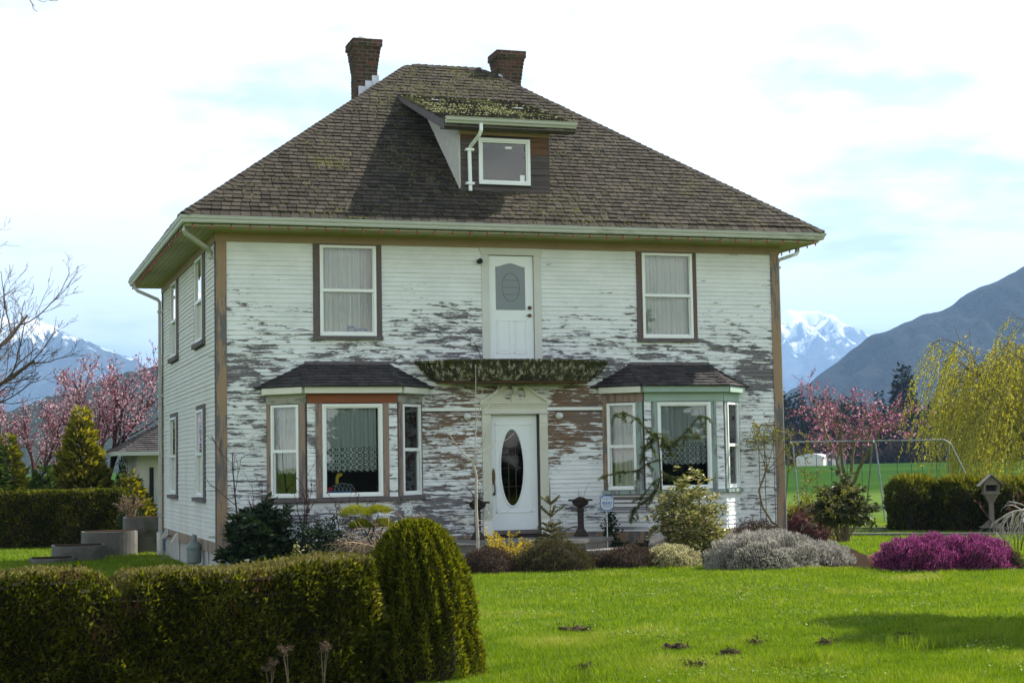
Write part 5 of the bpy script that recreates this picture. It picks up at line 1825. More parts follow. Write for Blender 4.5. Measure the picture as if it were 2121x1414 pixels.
def grass_patch(n, d0, d1, lat0, lat1, hmin, hmax, wd, name, label):
    """blades scattered over the part of the lawn that lies d0..d1 m ahead of the camera spot"""
    dd = np.sqrt(rng.uniform(d0 ** 2, d1 ** 2, n))
    lt = rng.uniform(lat0, lat1, n) * dd
    a = R(17.949)
    x = -3.997 + dd * math.sin(a) + lt * math.cos(a)
    y = -29.076 + dd * math.cos(a) - lt * math.sin(a)
    P = np.stack([x, y], 1)
    keep = ~in_poly(P, GR_BEDS)
    keep &= ~((x > -0.02) & (x < W) & (y > -0.05) & (y < D))
    keep &= ~((np.abs(y - (-14.9 + 0.10 * (x + 3))) < .45) & (x < -0.4))
    for mx, my, mr in MOLES:
        keep &= ((((x - mx) / mr) ** 2 + ((y - my) / (mr * 1.1)) ** 2) > .40) | (rng.random(len(x)) < .40)
    x, y = x[keep], y[keep]
    n = len(x)
    z = ground_z(x, y)
    clump = nz(np.stack([x, y, 0 * x], 1), 2.3) * .3 + nz(np.stack([x, y, 0 * x], 1), 0.9, 2.0) * .3
    h = rng.uniform(hmin, hmax, n) * (1 + 0.5 * clump)
    az = rng.uniform(0, 6.28, n)
    lean = rng.normal(0, .35, (n, 2)) + np.array((-.12, -.05))
    b = np.stack([x, y, z - .01], 1)
    s = np.stack([np.cos(az), np.sin(az), 0 * az], 1) * wd * rng.uniform(.7, 1.3, n)[:, None]
    tip = b + np.stack([lean[:, 0] * h, lean[:, 1] * h, h], 1)
    V = np.stack([b - s, b + s, tip], 1).reshape(-1, 3)
    F = np.arange(3 * n).reshape(n, 3)
    dry = np.clip(nz(np.stack([x, y, 0 * x], 1), .55, 4.0) - .55, 0, 1)
    tone = 0.42 + 0.30 * clump + .35 * dry + rng.normal(0, .20, n)
    put(name, fast_mesh(name, V, F, np.clip(tone, 0, 1), M['grass']), kind='stuff', label=label, cat='grass')


MOLES = [(2.4, -11.5, .30), (2.75, -13.55, .20), (3.0, -14.25, .17), (3.6, -13.6, .13), (2.3, -15.0, .14), (1.33, -14.7, .12), (4.25, -13.9, .13), (5.3, -13.7, .15)]
grass_patch(150000, 12.6, 18.5, -0.06, 0.34, .035, .075, .0042, 'lawn_grass', 'mown green grass of the near front lawn')
grass_patch(150000, 18.5, 29.5, -0.08, 0.34, .03, .065, .007, 'lawn_grass', 'mown green grass of the lawn before the flower bed')
grass_patch(60000, 29, 46, 0.13, 0.34, .03, .07, .011, 'lawn_grass', 'mown green grass between the flower bed and the drive')
grass_patch(50000, 26, 44, -0.34, -0.15, .04, .09, .010, 'lawn_grass', 'shaded grass beside the left wall of the house')
M['mole'] = plain('crumbly_mole_soil', (0.075, 0.055, 0.038), 0.95, 0.4, 20, spec=0.0, bump=0.9)
mole_lab = ['wide clover-covered molehill in the middle of the lawn', 'dark molehill at the right of the lawn middle', 'brown molehill nearer the camera, just left of the tree shadow', 'small molehill above the tree shadow edge', 'small molehill near the lower edge of the lawn', 'small molehill near the big clipped cedar', 'molehill inside the edge of the tree shadow', 'molehill deep in the tree shadow at right']
for (x, y, r_), lb in zip(MOLES, mole_lab):
    o = empty('molehill', (x, y, gz(x, y) - .01))
    tag(o, lb, 'molehill', 'molehills on the lawn')
    V = []
    core_mound('soil', r_ * .55, r_ * .45, .055, M['mole'], o, 1.0, x * 3, .8, 4.0)
    n = 140
    P, _, _ = dome_points(n, r_ * .8, r_ * .65, .085, .8, x, .7)
    leaf_cloud('crumbs', P, rng.normal(size=P.shape), .025, .02, M['dry'] if lb[0] == 'd' else M['heath_olive'], o, kind='stuff')
# long untrimmed tufts along the near edge
for k, (cx, cy, lb) in enumerate(((5.0, -14.6, 'tall grass tuft standing in the tree shadow'), (3.3, -15.2, 'tall grass tuft at the bottom edge of the lawn'),
                                  (5.9, -14.4, 'rank grass tuft at the right bottom corner'), (0.95, -15.5, 'fresh green weeds at the foot of the big clipped cedar'))):
    o = empty('grass_tuft', (cx, cy, gz(cx, cy)))
    tag(o, lb, 'grass', 'long grass tufts')
    n = 420
    P = np.stack([rng.normal(0, .22, n), rng.normal(0, .12, n), np.zeros(n)], 1)
    Dr = np.array((0, 0, 1.0)) + rng.normal(size=(n, 3)) * np.array((.35, .35, .05))
    leaf_cloud('blades', P, Dr, rng.uniform(.06, .2, n), .007, M['grass'], o, rng.uniform(.2, .8, n), kind='stuff')

# ------------------------------------------------------------------ clipped front hedge and the big rounded cedar
def hedge_thing(name, A, B, width, height, n, L, Wd, label, seed, mat=None, matc=None, bumps=0.12, top_round=0.25, gapf=None, ends=True):
    A, B = np.array(A, float), np.array(B, float)
    ln = np.linalg.norm(B - A)
    u = (B - A) / ln
    v = np.array((-u[1], u[0]))
    o = empty(name, (*((A + B) / 2), 0.0))
    tag(o, label, 'hedge')
    c = (A + B) / 2
    # sample faces: two sides, top, two ends
    areas = np.array([ln * height, ln * height, ln * width, width * height, width * height])
    f = rng.choice(5, n, p=areas / areas.sum())
    s = rng.uniform(0, 1, n)
    t = rng.uniform(0, 1, n)
    sx, sy, sz = np.zeros(n), np.zeros(n), np.zeros(n)
    nx, ny, nzv = np.zeros(n), np.zeros(n), np.zeros(n)
    for k in range(5):
        i = f == k
        if k < 2:
            sg = -1 if k == 0 else 1
            sx[i], sz[i], sy[i] = (s[i] - .5) * ln, t[i] * height, sg * width / 2
            ny[i] = sg
        elif k == 2:
            sx[i], sy[i], sz[i] = (s[i] - .5) * ln, (t[i] - .5) * width, height
            nzv[i] = 1
        else:
            sg = -1 if k == 3 else 1
            sx[i], sy[i], sz[i] = sg * ln / 2, (s[i] - .5) * width, t[i] * height
            nx[i] = sg
    Q = np.stack([sx, sy, sz], 1)
    Nn = np.stack([nx, ny, nzv], 1)
    bul = nz(Q * np.array((1, 1, .6)), 2.2, seed) * bumps * .5 + nz(Q, 6.0, seed + 3) * bumps * .22
    flat = Q * np.array((1, 1, 0))
    topb = nz(flat, 2.2, seed) * bumps * .10 + nz(flat, 6.0, seed + 3) * bumps * .08
    Q = Q + Nn * (np.where(f == 2, 0, bul)[:, None] - rng.random((n, 1)) ** 2 * .06)
    Q[:, 2] += topb * np.clip(Q[:, 2] / height, 0, 1) ** 3
    # soften upper edges
    edge = np.clip((Q[:, 2] - (height - top_round)) / top_round, 0, 1)
    Q[:, 1] *= 1 - 0.16 * edge ** 2
    if gapf is not None:
        Q[:, 2] += gapf(Q[:, 0]) * np.clip(Q[:, 2] / height, 0, 1)
    P = np.stack([Q[:, 0] * u[0] + Q[:, 1] * v[0], Q[:, 0] * u[1] + Q[:, 1] * v[1], np.maximum(Q[:, 2], 0.01)], 1)
    Nw = np.stack([Nn[:, 0] * u[0] + Nn[:, 1] * v[0], Nn[:, 0] * u[1] + Nn[:, 1] * v[1], Nn[:, 2]], 1)
    Dr = Nw * .7 + np.array((0, 0, .55)) + rng.normal(size=P.shape) * .5
    top = f == 2
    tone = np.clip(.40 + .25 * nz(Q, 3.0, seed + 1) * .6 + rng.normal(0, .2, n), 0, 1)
    sz_ = rng.uniform(.65, 1.35, n)
    dead = (~top) & (nz(Q * np.array((1, 1, .7)), 2.7, seed + 8) > 1.05) & (rng.random(n) < .6)
    live = (~top) & ~dead
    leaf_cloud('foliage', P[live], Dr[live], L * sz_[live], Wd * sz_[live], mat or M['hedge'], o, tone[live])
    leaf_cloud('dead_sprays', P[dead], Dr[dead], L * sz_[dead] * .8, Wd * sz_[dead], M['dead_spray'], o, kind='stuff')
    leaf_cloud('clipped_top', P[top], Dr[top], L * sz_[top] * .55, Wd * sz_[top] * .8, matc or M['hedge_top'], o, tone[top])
    mb = MB()
    w2, h2, l2 = width / 2 - .17, height * .78, ln / 2 - .2
    cs = [(-l2, -w2), (l2, -w2), (l2, w2), (-l2, w2)]
    wp = [(a * u[0] + b_ * v[0], a * u[1] + b_ * v[1]) for a, b_ in cs]
    mb.hexa([(*p, .02) for p in wp] + [(*p, h2) for p in wp])
    wq = [(a * u[0] + b_ * .62 * v[0], a * u[1] + b_ * .62 * v[1]) for a, b_ in cs]
    if gapf is None:
        mb.hexa([(*p, h2 - .01) for p in wq] + [(*p, height - .07) for p in wq])
    else:
        for s0 in np.arange(-l2, l2 - .1, .25):
            zt2 = height - .09 + float(min(gapf(s0), gapf(s0 + .25), gapf(s0 + .12)))
            c4 = [(s0, -w2 * .62), (s0 + .26, -w2 * .62), (s0 + .26, w2 * .62), (s0, w2 * .62)]
            w4 = [(a * u[0] + b_ * v[0], a * u[1] + b_ * v[1]) for a, b_ in c4]
            mb.hexa([(*p, h2 - .01) for p in w4] + [(*p, zt2) for p in w4])
    mb.obj('branches', M['core_dark'], o)  # solid inner boxes added to stop light leaking through
    return o


# the hedge dips in a notch between two plants
def notch(x):
    return -0.15 * np.exp(-((x - 0.05) / .10) ** 2) - 0.03 * np.sin(x * 2.1) - 0.05 * np.exp(-((x + 1.4) / .5) ** 2)


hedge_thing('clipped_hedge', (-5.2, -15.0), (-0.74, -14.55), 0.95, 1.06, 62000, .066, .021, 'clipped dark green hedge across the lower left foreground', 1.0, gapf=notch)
dm = empty('clipped_cedar', (-0.22, -14.55, 0))
tag(dm, 'tall rounded clipped cedar bush at the right end of the front hedge', 'bush')
n = 30000
az = rng.uniform(0, 6.283, n)
t = rng.random(n) ** .8
ht = 1.39
prof_r = lambda q: np.where(q < .35, .43 + .03 * np.sin(q * 9), .46 * np.sqrt(np.clip(1 - ((q - .35) / .66) ** 2.3, 0, 1)))
rr = prof_r(t)
stri = 0.030 * np.sin(az * 11 + 1.5 * np.sin(t * 7)) * (1 - .3 * t) + .03 * np.sin(az * 23 + t * 9)
rr = rr * (1 + stri * 1.4) - rng.random(n) ** 2 * .05
P = np.stack([rr * np.cos(az), rr * np.sin(az), t * ht], 1)
P[:, 0] += .16 * (1 - t) ** 2 * np.clip(P[:, 0] / .35, 0, 1)
Dr = np.stack([np.cos(az) * .6, np.sin(az) * .6, np.full(n, .8)], 1) + rng.normal(size=(n, 3)) * .4
leaf_cloud('foliage', P, Dr, .05 * rng.uniform(.6, 1.4, n), .018, M['arbor'], dm, np.clip(.42 + stri * 4 + rng.normal(0, .2, n), 0, 1))
mb = MB().lathe([(float(prof_r(np.array(q))) * .76, q * ht * .92) for q in np.linspace(0, .98, 14)], (0, 0, .0), 20)
mb.obj('branches', M['core_dark'], dm)  # solid dark core added to block light behind the sprays

# dried weed stalks before the hedge
for k, (x, y, h, lab) in enumerate(((-1.58, -15.62, .22, 'dead brown umbel weed with two heads before the hedge, left one'), (-1.30, -15.62, .28, 'tallest dead umbel weed before the hedge, right one'), (-1.73, -15.6, .12, 'short dead weed stalk leftmost before the hedge'))):
    o = empty('dead_weed', (x, y, 0))
    tag(o, lab, 'weed', 'dead weeds before the hedge')
    h = h + .22
    pol, P = [], []
    for j in range(3):
        tx = rng.uniform(-.06, .06)
        top_ = np.array((tx, rng.uniform(-.03, .03), h * rng.uniform(.75, 1)))
        pol.append((0, np.array([(0, 0, 0), top_ * np.array((.4, .4, .55)), top_]), np.array([.004, .003, .002])))
        for q in range(8):
            e_ = top_ + np.array((rng.uniform(-.045, .045), rng.uniform(-.04, .04), rng.uniform(.01, .05)))
            pol.append((1, np.array([top_, (top_ + e_) / 2 + (0, 0, .005), e_]), np.array([.0015, .0012, .001])))
            P += [e_ + rng.normal(size=3) * .008 for _ in range(9)]
    limbs_obj('stalk', pol, M['bark'], o)
    P = np.array(P)
    leaf_cloud('seed_heads', P, rng.normal(size=P.shape), .012, .009, M['dry'], o)

# ------------------------------------------------------------------ bed in front of the house, left to right
def leafy_shrub(name, loc, pts_r, n, L, Wd, mat, label, stems=9, seed=0, h0=.2, up=.2, wood=None, rough=.3, cat='shrub', group=None):
    """open shrub of leaf whorls on stems: pts_r = (rx, ry, height)"""
    o = empty(name, (*loc, gz(*loc) - .02))
    tag(o, label, cat, group)
    rx, ry, hz_ = pts_r
    k = max(12, n // 14)
    Pc, nr_, t = dome_points(k, rx, ry, hz_ - h0, rough, seed, .35, -.15, 3.4)
    Pc[:, 2] += h0
    Pc[:, 2] = np.maximum(Pc[:, 2], .05)
    pol = []
    for i in range(0, k, max(1, k // (stems * 4))):
        b_ = np.array((rng.normal() * .05, rng.normal() * .05, 0))
        m_ = b_ * .5 + Pc[i] * .5 + np.array((0, 0, -.05)) + rng.normal(size=3) * .04
        pol.append((1, np.array([b_, (b_ + m_) / 2, m_, Pc[i]]), np.array([.018, .014, .010, .005])))
    limbs_obj('stems', pol, wood or M['bark_dark'], o)
    idx = np.repeat(np.arange(k), n // k)
    P = Pc[idx] + rng.normal(size=(len(idx), 3)) * .035
    az_ = rng.uniform(0, 6.283, len(idx))
    Dr = np.stack([np.cos(az_), np.sin(az_), rng.normal(up, .35, len(idx))], 1) + nr_[idx] * .4
    leaf_cloud('foliage', P, Dr, L * rng.uniform(.7, 1.25, len(idx)), Wd * rng.uniform(.8, 1.2, len(idx)), mat, o)
    return o


leafy_shrub('rhododendron', (0.42, -1.35), (.56, .48, 1.05), 2900, .15, .055, M['rhodo'], 'dark glossy rhododendron at the left corner of the house', seed=1.2, h0=.25)
leafy_shrub('rhododendron', (0.78, -1.15), (.36, .35, 1.25), 700, .15, .05, M['rhodo'], 'taller loose rhododendron left of the bare rose stems', seed=3.0, h0=.5)
leafy_shrub('azalea', (1.45, -1.55), (.6, .45, .85), 6500, .055, .024, M['rhodo'], 'low dark small-leaved shrub under the left bay window', seed=4.1, h0=.1)
leafy_shrub('euonymus', (1.10, -2.15), (.24, .2, .48), 420, .045, .028, M['pieris'], 'small pale variegated bush among dark shrubs on the left', seed=2.2, h0=.1)


def twig_shrub(name, loc, h, cfg, label, nstem, mat, seed, leaf=None, cat='shrub', spread=.25, rbase=.010, lm=1, per=20, ll=.02, lw=.014, rmin=.0022):
    o = empty(name, (*loc, gz(*loc) - .02))
    tag(o, label, cat)
    r_ = np.random.default_rng(seed)
    out = []
    for i in range(nstem):
        d = np.array((r_.normal() * spread, r_.normal() * spread, 1.0))
        grow((r_.normal() * .03, r_.normal() * .03, 0), d, h * r_.uniform(.75, 1.05), rbase * r_.uniform(.8, 1.2), 0, cfg, out, r_)
    limbs_obj('stems', out, mat, o, (5, 4, 3, 3), rmin)
    if leaf:
        P, T = along(out, lm, per, .012)
        leaf_cloud('leaves', P, T + rng.normal(size=P.shape) * .7, ll * rng.uniform(.7, 1.3, len(P)), lw, leaf, o)
    return o, out


rose_cfg = [dict(seg=7, wob=.07, kids=(3, 5), klen=.35, kang=.6, krad=.6, start=.45, taper=.4), dict(seg=4, wob=.12, taper=.4)]
twig_shrub('rose_bush', (1.33, -1.0), 1.75, rose_cfg, 'tall bare rose stems with withered hips before the left bay', 4, M['bark_red'], 5, M['barberry'], spread=.09, rbase=.012, per=16, ll=.035, lw=.025, rmin=.004)
twig_shrub('rose_bush', (0.72, -.8), 1.45, rose_cfg, 'bare rose stems at the left of the left bay', 4, M['bark_red'], 8, M['barberry'], spread=.14, rbase=.010, per=12, ll=.03, lw=.02, rmin=.0035)
twig_shrub('rose_bush', (2.05, -1.05), 1.2, rose_cfg, 'bare dark twigs with orange dead leaves under the picture window', 5, M['bark_red'], 9, M['red_leaf'], spread=.13, rbase=.010, per=34, ll=.035, lw=.022, rmin=.0035)
# bare sapling trained against the wall
sap_cfg = [dict(seg=8, wob=.06, kids=5, klen=.42, kang=.75, krad=.55, start=.3, taper=.35, trop=.02), dict(seg=6, wob=.12, kids=3, klen=.45, kang=.6, krad=.55, start=.4, taper=.4, trop=.03), dict(seg=4, wob=.15, taper=.4)]
twig_shrub('bare_sapling', (0.34, -.5), 2.15, sap_cfg, 'small bare dark sapling against the wall left of the left bay', 1, M['bark_dark'], 21, None, 'tree', .03, .020, rmin=.005)
# cloud-pruned pine
cp = empty('cloud_pine', (2.26, -2.0, gz(2.26, -2.0)))
tag(cp, 'small cloud-pruned pine with bright yellow-green pads below the left bay', 'tree')
pads = [(-.27, -.1, .90, .26, .13), (.13, -.05, .93, .20, .09), (-.19, -.12, .70, .17, .10), (.19, -.1, .69, .17, .11)]
pol = [(0, np.array([(0, 0, 0), (.02, 0, .3), (-.03, 0, .55), (0, 0, .75)]), np.array([.03, .025, .02, .012]))]
Ps, Ds = [], []
for (x, y, z, r_, hh) in pads:
    pol.append((1, np.array([(0, 0, .45), (x * .6, y, z - .18), (x, y, z - .03)]), np.array([.015, .011, .007])))
    P, nr_, t = dome_points(1800, r_, r_ * .9, hh, .2, x, .5, -.25)
    Ps.append(P + (x, y, z))
    Ds.append(nr_ * .8 + (0, 0, .8) + rng.normal(size=P.shape) * .35)
limbs_obj('trunk', pol, M['bark_dark'], cp)
P, Dr = np.concatenate(Ps), np.concatenate(Ds)
leaf_cloud('needles', P, Dr, .055, .008, M['pine_lit'], cp, np.clip((P[:, 2] - .55) * 1.6 + .1 + rng.normal(0, .15, len(P)), 0, 1))
# weeping lace-leaf maple, leafless
r_ = np.random.default_rng(33)
out = []
lm_cfg = [dict(seg=7, wob=.10, kids=(7, 9), klen=.55, kang=.8, krad=.6, start=.25, taper=.45, trop=-.10), dict(seg=7, wob=.15, kids=(5, 7), klen=.55, kang=.7, krad=.55, start=.25, taper=.4, trop=-.10), dict(seg=5, wob=.18, taper=.4, trop=-.07)]
out.append((0, np.array([(0.25, 0, 0), (.22, 0, .2), (.26, 0, .36)]), np.array([.035, .03, .028])))
for d in ((-1, -.1, .35), (-.9, .5, .3), (-.75, -.5, .5), (-.3, -.6, .6), (.5, -.2, .6), (.35, .5, .5), (-1, .2, .15)):
    grow((.26, 0, .32), d, .80, .018, 0, lm_cfg, out, r_)
lmo = empty('weeping_maple', (2.10, -2.3, gz(2.1, -2.3)))
tag(lmo, 'leafless weeping maple with tangled tan branches behind the hedge', 'tree')
limbs_obj('branches', out, M['bark_warm'], lmo, (6, 4, 3, 3), .0032)
# young bare whip tree
r_ = np.random.default_rng(4)
wh = empty('young_tree', (3.86, -2.85, gz(3.86, -2.85)))
tag(wh, 'young leafless pale-barked tree standing before the left door pilaster', 'tree')
wp_ = [(0, np.array([(0, 0, 0), (.02, 0, .5), (.0, 0, 1.0), (.01, 0, 1.55), (-.04, 0, 1.75), (.0, 0, 1.9), (.02, 0, 2.5), (.03, 0, 3.35)]), np.array([.034, .030, .026, .022, .02, .013, .009, .004]))]
for pts, rad in (([(-.02, 0, 1.75), (-.2, .02, 1.92), (-.42, .0, 2.2), (-.45, 0, 2.3)], (.013, .010, .006, .004)),
                 ([(.0, 0, 1.75), (.05, 0, 1.95), (.14, -.02, 2.1), (.22, 0, 2.35)], (.013, .009, .007, .003)),
                 ([(.03, 0, 2.45), (.08, 0, 2.6), (.12, 0, 2.85), (.15, 0, 3.0)], (.009, .008, .006, .003)),
                 ([(.01, 0, 1.9), (.35, .1, 2.05), (.62, .15, 2.15), (.75, .2, 2.25)], (.007, .006, .004, .002)),
                 ([(.02, 0, 2.4), (.3, .1, 2.75), (.5, .2, 3.05)], (.005, .004, .002)),
                 ([(0, 0, 1.5), (.05, 0, 1.55), (.08, 0, 1.6)], (.006, .005, .003)),
                 ([(.01, 0, .82), (-.25, 0, .78), (-.4, .02, .88), (-.58, .02, .92)], (.008, .007, .005, .003)),
                 ([(.01, 0, .80), (.15, 0, .82), (.22, 0, .9), (.17, 0, 1.05)], (.008, .007, .005, .003)),
                 ([(.01, 0, .72), (.2, .05, .74), (.45, .1, .92), (.6, .1, .95)], (.007, .005, .004, .002)),
                 ([(.01, 0, .42), (-.3, 0, .43), (-.5, 0, .50), (-.62, 0, .55)], (.008, .006, .004, .003)),
                 ([(.01, 0, .34), (.08, 0, .38), (.16, 0, .42)], (.006, .005, .003)), ([(.01, 0, .62), (.12, 0, .63), (.2, 0, .62)], (.005, .004, .002))):
    wp_.append((1, np.array(pts, float), np.array(rad)))
limbs_obj('trunk', wp_, M['bark_pale'], wh, (8, 6), .0035)

mound('heather', (3.95, -3.15), (.46, .40, .42), M['heath_brown'], 5200, .035, .014, 'rounded reddish-brown heather left of the yellow forsythia', 'heather', seed=.3, group='heathers along the lawn edge')
o, out = twig_shrub('forsythia', (4.35, -2.75), .62, [dict(seg=5, wob=.1, kids=4, klen=.5, kang=.5, krad=.6, start=.3), dict(seg=3, wob=.15)], 'bright yellow flowering forsythia beside the young tree', 22, M['bark_warm'], 12, M['forsythia'], spread=.55, rbase=.006, lm=0, per=85, ll=.032, lw=.024)
# fir sapling
fs = empty('fir_sapling', (5.38, -2.25, gz(5.38, -2.25)))
tag(fs, 'small young fir sapling standing before the right door pilaster', 'tree')
pol = [(0, np.array([(0, 0, 0), (0, 0, .7), (-.02, 0, 1.38)]), np.array([.018, .012, .005]))]
for z in np.concatenate([np.linspace(.06, .62, 7), [.80, 1.0]]):
    k = 6 if z < .7 else 5
    ln = .34 * (1 - z / 1.55) + .06 * (z < .3) + (.06 if z > .7 else 0)
    for j in range(k):
        a = j * 6.283 / k + z * 9
        e_ = np.array((math.cos(a) * ln, math.sin(a) * ln, z + ln * (.75 if z > .7 else .35)))
        b_ = np.array((0, 0, z))
        pol.append((1, np.array([b_, (b_ + e_) / 2, e_]), np.array([.006, .004, .002])))
limbs_obj('trunk', pol, M['bark_warm'], fs)
P, T = along(pol, 1, 700, .006)
P2, T2 = along([(1, np.array([(0, 0, .95), (-.01, 0, 1.2), (-.02, 0, 1.38)]), 0)], 1, 120, .003)
leaf_cloud('needles', np.concatenate([P, P2]), np.concatenate([T * .7, T2]) + rng.normal(size=(len(P) + len(P2), 3)) * .5, .036, .008, M['fir'], fs)
mound('heather', (5.08, -3.25), (.70, .50, .50), M['heath_olive'], 8500, .038, .016, 'large olive-brown heather mound below the steps', 'heather', seed=1.7, group='heathers along the lawn edge')
mound('heather', (5.92, -3.05), (.34, .3, .24), M['heath_brown'], 1600, .04, .012, 'sparse low brown heather between two larger mounds', 'heather', seed=2.7, group='heathers along the lawn edge', rough=.35)
mound('heather', (6.42, -3.20), (.50, .42, .36), M['heath_brown'], 5200, .036, .013, 'brown heather mound left of the cream-flowered one', 'heather', seed=4.4, group='heathers along the lawn edge')
mound('heather', (7.18, -3.30), (.52, .45, .36), M['heath_cream'], 8000, .038, .015, 'cream and pale yellow flowering heather', 'heather', seed=5.1, group='heathers along the lawn edge', up=.9)
mound('prostrate_conifer', (7.95, -3.35), (.36, .4, .19), M['heath_olive'], 2600, .05, .016, 'low spreading dark conifer between cream and white heathers', 'shrub', seed=6.1, rough=.4)
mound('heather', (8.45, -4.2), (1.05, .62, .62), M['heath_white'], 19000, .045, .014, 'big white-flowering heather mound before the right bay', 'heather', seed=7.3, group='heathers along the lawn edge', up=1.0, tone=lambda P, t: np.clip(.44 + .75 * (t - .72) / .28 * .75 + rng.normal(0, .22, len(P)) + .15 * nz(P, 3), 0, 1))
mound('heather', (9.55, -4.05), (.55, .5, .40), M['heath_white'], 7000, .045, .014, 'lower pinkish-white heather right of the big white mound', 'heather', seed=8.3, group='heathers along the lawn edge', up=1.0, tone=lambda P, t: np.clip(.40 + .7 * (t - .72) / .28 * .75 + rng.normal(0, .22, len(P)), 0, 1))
mound('heather', (10.42, -5.95), (.82, .62, .56), M['heath_purple'], 15000, .045, .016, 'left half of the vivid purple heather at right', 'heather', seed=9.3, group='heathers along the lawn edge', up=1.1, rough=.2)
mound('heather', (11.22, -6.1), (.74, .6, .53), M['heath_purple'], 13000, .045, .016, 'right half of the vivid purple heather at right', 'heather', seed=10.1, group='heathers along the lawn edge', up=.9)
mound('heather', (11.72, -6.45), (.16, .18, .30), M['heath_olive'], 900, .04, .012, 'small greenish dead patch at the right end of the purple heather', 'heather', seed=11.1, group='heathers along the lawn edge')
# pieris
leafy_shrub('pieris', (8.05, -2.05), (.66, .5, 1.42), 6500, .10, .030, M['pieris'], 'yellow-green pieris bush before the right bay window', seed=5.5, h0=.30, up=-.15, wood=M['bark'], rough=.35)
# weeping cedar
wc = empty('weeping_cedar', (7.68, -1.68, gz(7.68, -1.68)))
tag(wc, 'thin weeping cedar with long drooping arms before the right bay', 'tree')
pol = [(0, np.array([(0.03, 0, 0), (.02, 0, .8), (.0, 0, 1.5), (-.02, 0, 2.12)]), np.array([.022, .02, .018, .012]))]
arms = [[(-.02, 0, 2.05), (-.25, 0, 2.22), (-.5, 0, 2.45), (-.8, 0, 2.55), (-1.0, 0, 2.52)], [(0, 0, 1.95), (.3, 0, 2.0), (.55, 0, 2.25), (.75, 0, 2.48), (.88, 0, 2.46)],
        [(0, 0, 1.98), (.25, 0, 2.02), (.55, 0, 2.13), (.82, 0, 2.1), (.92, 0, 2.13)], [(0, 0, 1.72), (-.25, 0, 1.65), (-.45, .0, 1.52), (-.8, 0, 1.5), (-1.08, 0, 1.44)],
        [(0, 0, 1.35), (-.12, 0, 1.15), (-.3, 0, .98), (-.5, 0, .85), (-.56, 0, .68)], [(-.02, 0, 2.1), (-.15, 0, 2.08), (-.3, .05, 1.95), (-.36, .05, 1.75)],
        [(-.02, 0, 2.1), (.1, 0, 2.1), (.2, .0, 1.95), (.32, .0, 1.80)], [(0, 0, 1.5), (.15, 0, 1.42), (.3, 0, 1.38)], [(-.02, 0, 2.12), (-.1, -.1, 2.18), (-.2, -.15, 1.95)], [(0, 0, 1.4), (-.15, 0, 1.3), (-.35, 0, 1.05)]]
for a in arms:
    a = np.array(a, float)
    a[:, 1] += rng.normal(0, .05) * np.arange(len(a)) + rng.normal(0, .02, len(a))
    pol.append((1, a, np.linspace(.010, .004, len(a))))
    for q in a[1:]:
        for _ in range(3):
            e_ = q + np.array((rng.normal() * .09, rng.normal() * .06, -abs(rng.normal() * .11)))
            pol.append((2, np.array([q, (q + e_) / 2 + (0, 0, .02), e_]), np.array([.004, .003, .002])))
limbs_obj('trunk', pol, M['bark'], wc, (6, 5, 3))
P, T = along(pol, 1, 620, .012)
leaf_cloud('needles', P, rng.normal(size=P.shape) + (0, 0, .3), .036, .009, M['cedar'], wc)
# tub and boulder
tub = empty('black_tub', (7.62, -1.75, gz(7.6, -1.75)))
tag(tub, 'black plastic tub half hidden behind the pieris', 'tub')
MB().lathe([(0.22, 0), (0.29, .27), (0.31, .27), (0.31, .30), (0.27, .30), (.25, .26), (0.0, .25)], (0, 0, 0), 28).obj('body', M['black'], tub)
MB().lathe([(0.27, .25), (0.1, .275), (0, .28)], (0, 0, 0), 20).obj('soil', M['soil'], tub)
rk = empty('boulder', (7.42, -2.1, gz(7.42, -2.1)))
tag(rk, 'pale white boulder resting beside the black tub', 'rock')
M['rock'] = plain('pale_rock', (0.42, 0.38, 0.33), 0.85, .3, 7, bump=.6)
V, F = [], []
bo = MB()
core = []
nu, nv = 16, 9
for j in range(nv + 1):
    ph = -math.pi / 2 + math.pi * j / nv
    for i in range(nu):
        a = 6.283 * i / nu
        d = np.array((math.cos(a) * math.cos(ph), math.sin(a) * math.cos(ph), math.sin(ph)))
        V.append(d * np.array((.17, .13, .13)) * (1 + .22 * float(nz(d, 1.7, 2.0))) + np.array((0.02 * d[2], 0, .30)))
for j in range(nv):
    for i in range(nu):
        F.append((j * nu + i, j * nu + (i + 1) % nu, (j + 1) * nu + (i + 1) % nu, (j + 1) * nu + i))
put('stone', fast_mesh('stone', np.array(V), np.array(F), None, M['rock'], True), rk)
MB().box((-.14, -.1, -.05), (.14, .1, .24)).obj('base_stone', M['concrete'], rk)
# ivy climbing at the sign
iv = empty('ivy', (7.12, -.62, gz(7.1, -.6)))
tag(iv, 'dark ivy climbing at the foot of the yard sign', 'ivy')
P = np.concatenate([np.stack([rng.normal(-.02, .10, 500), rng.normal(0, .06, 500), rng.uniform(.0, .75, 500)], 1), np.stack([rng.normal(.1, .2, 500), rng.normal(-.1, .12, 500), rng.uniform(0, .2, 500)], 1)])
P[:500, 0] *= 1.3 - P[:500, 2]
leaf_cloud('leaves', P, rng.normal(size=P.shape) + (0, -.4, .1), .055, .05, M['rhodo'], iv)
mound('heather', (9.65, -1.5), (.55, .45, .62), M['heath_brown'], 6000, .034, .013, 'clipped brown dome shrub by the right house corner', 'shrub', seed=12.2, core=M['core_dark'])
mound('box_shrub', (8.9, -1.3), (.38, .3, .42), M['green_leaf'], 2200, .03, .02, 'low green shrub between the pieris and the brown dome shrub', 'shrub', seed=13.2)
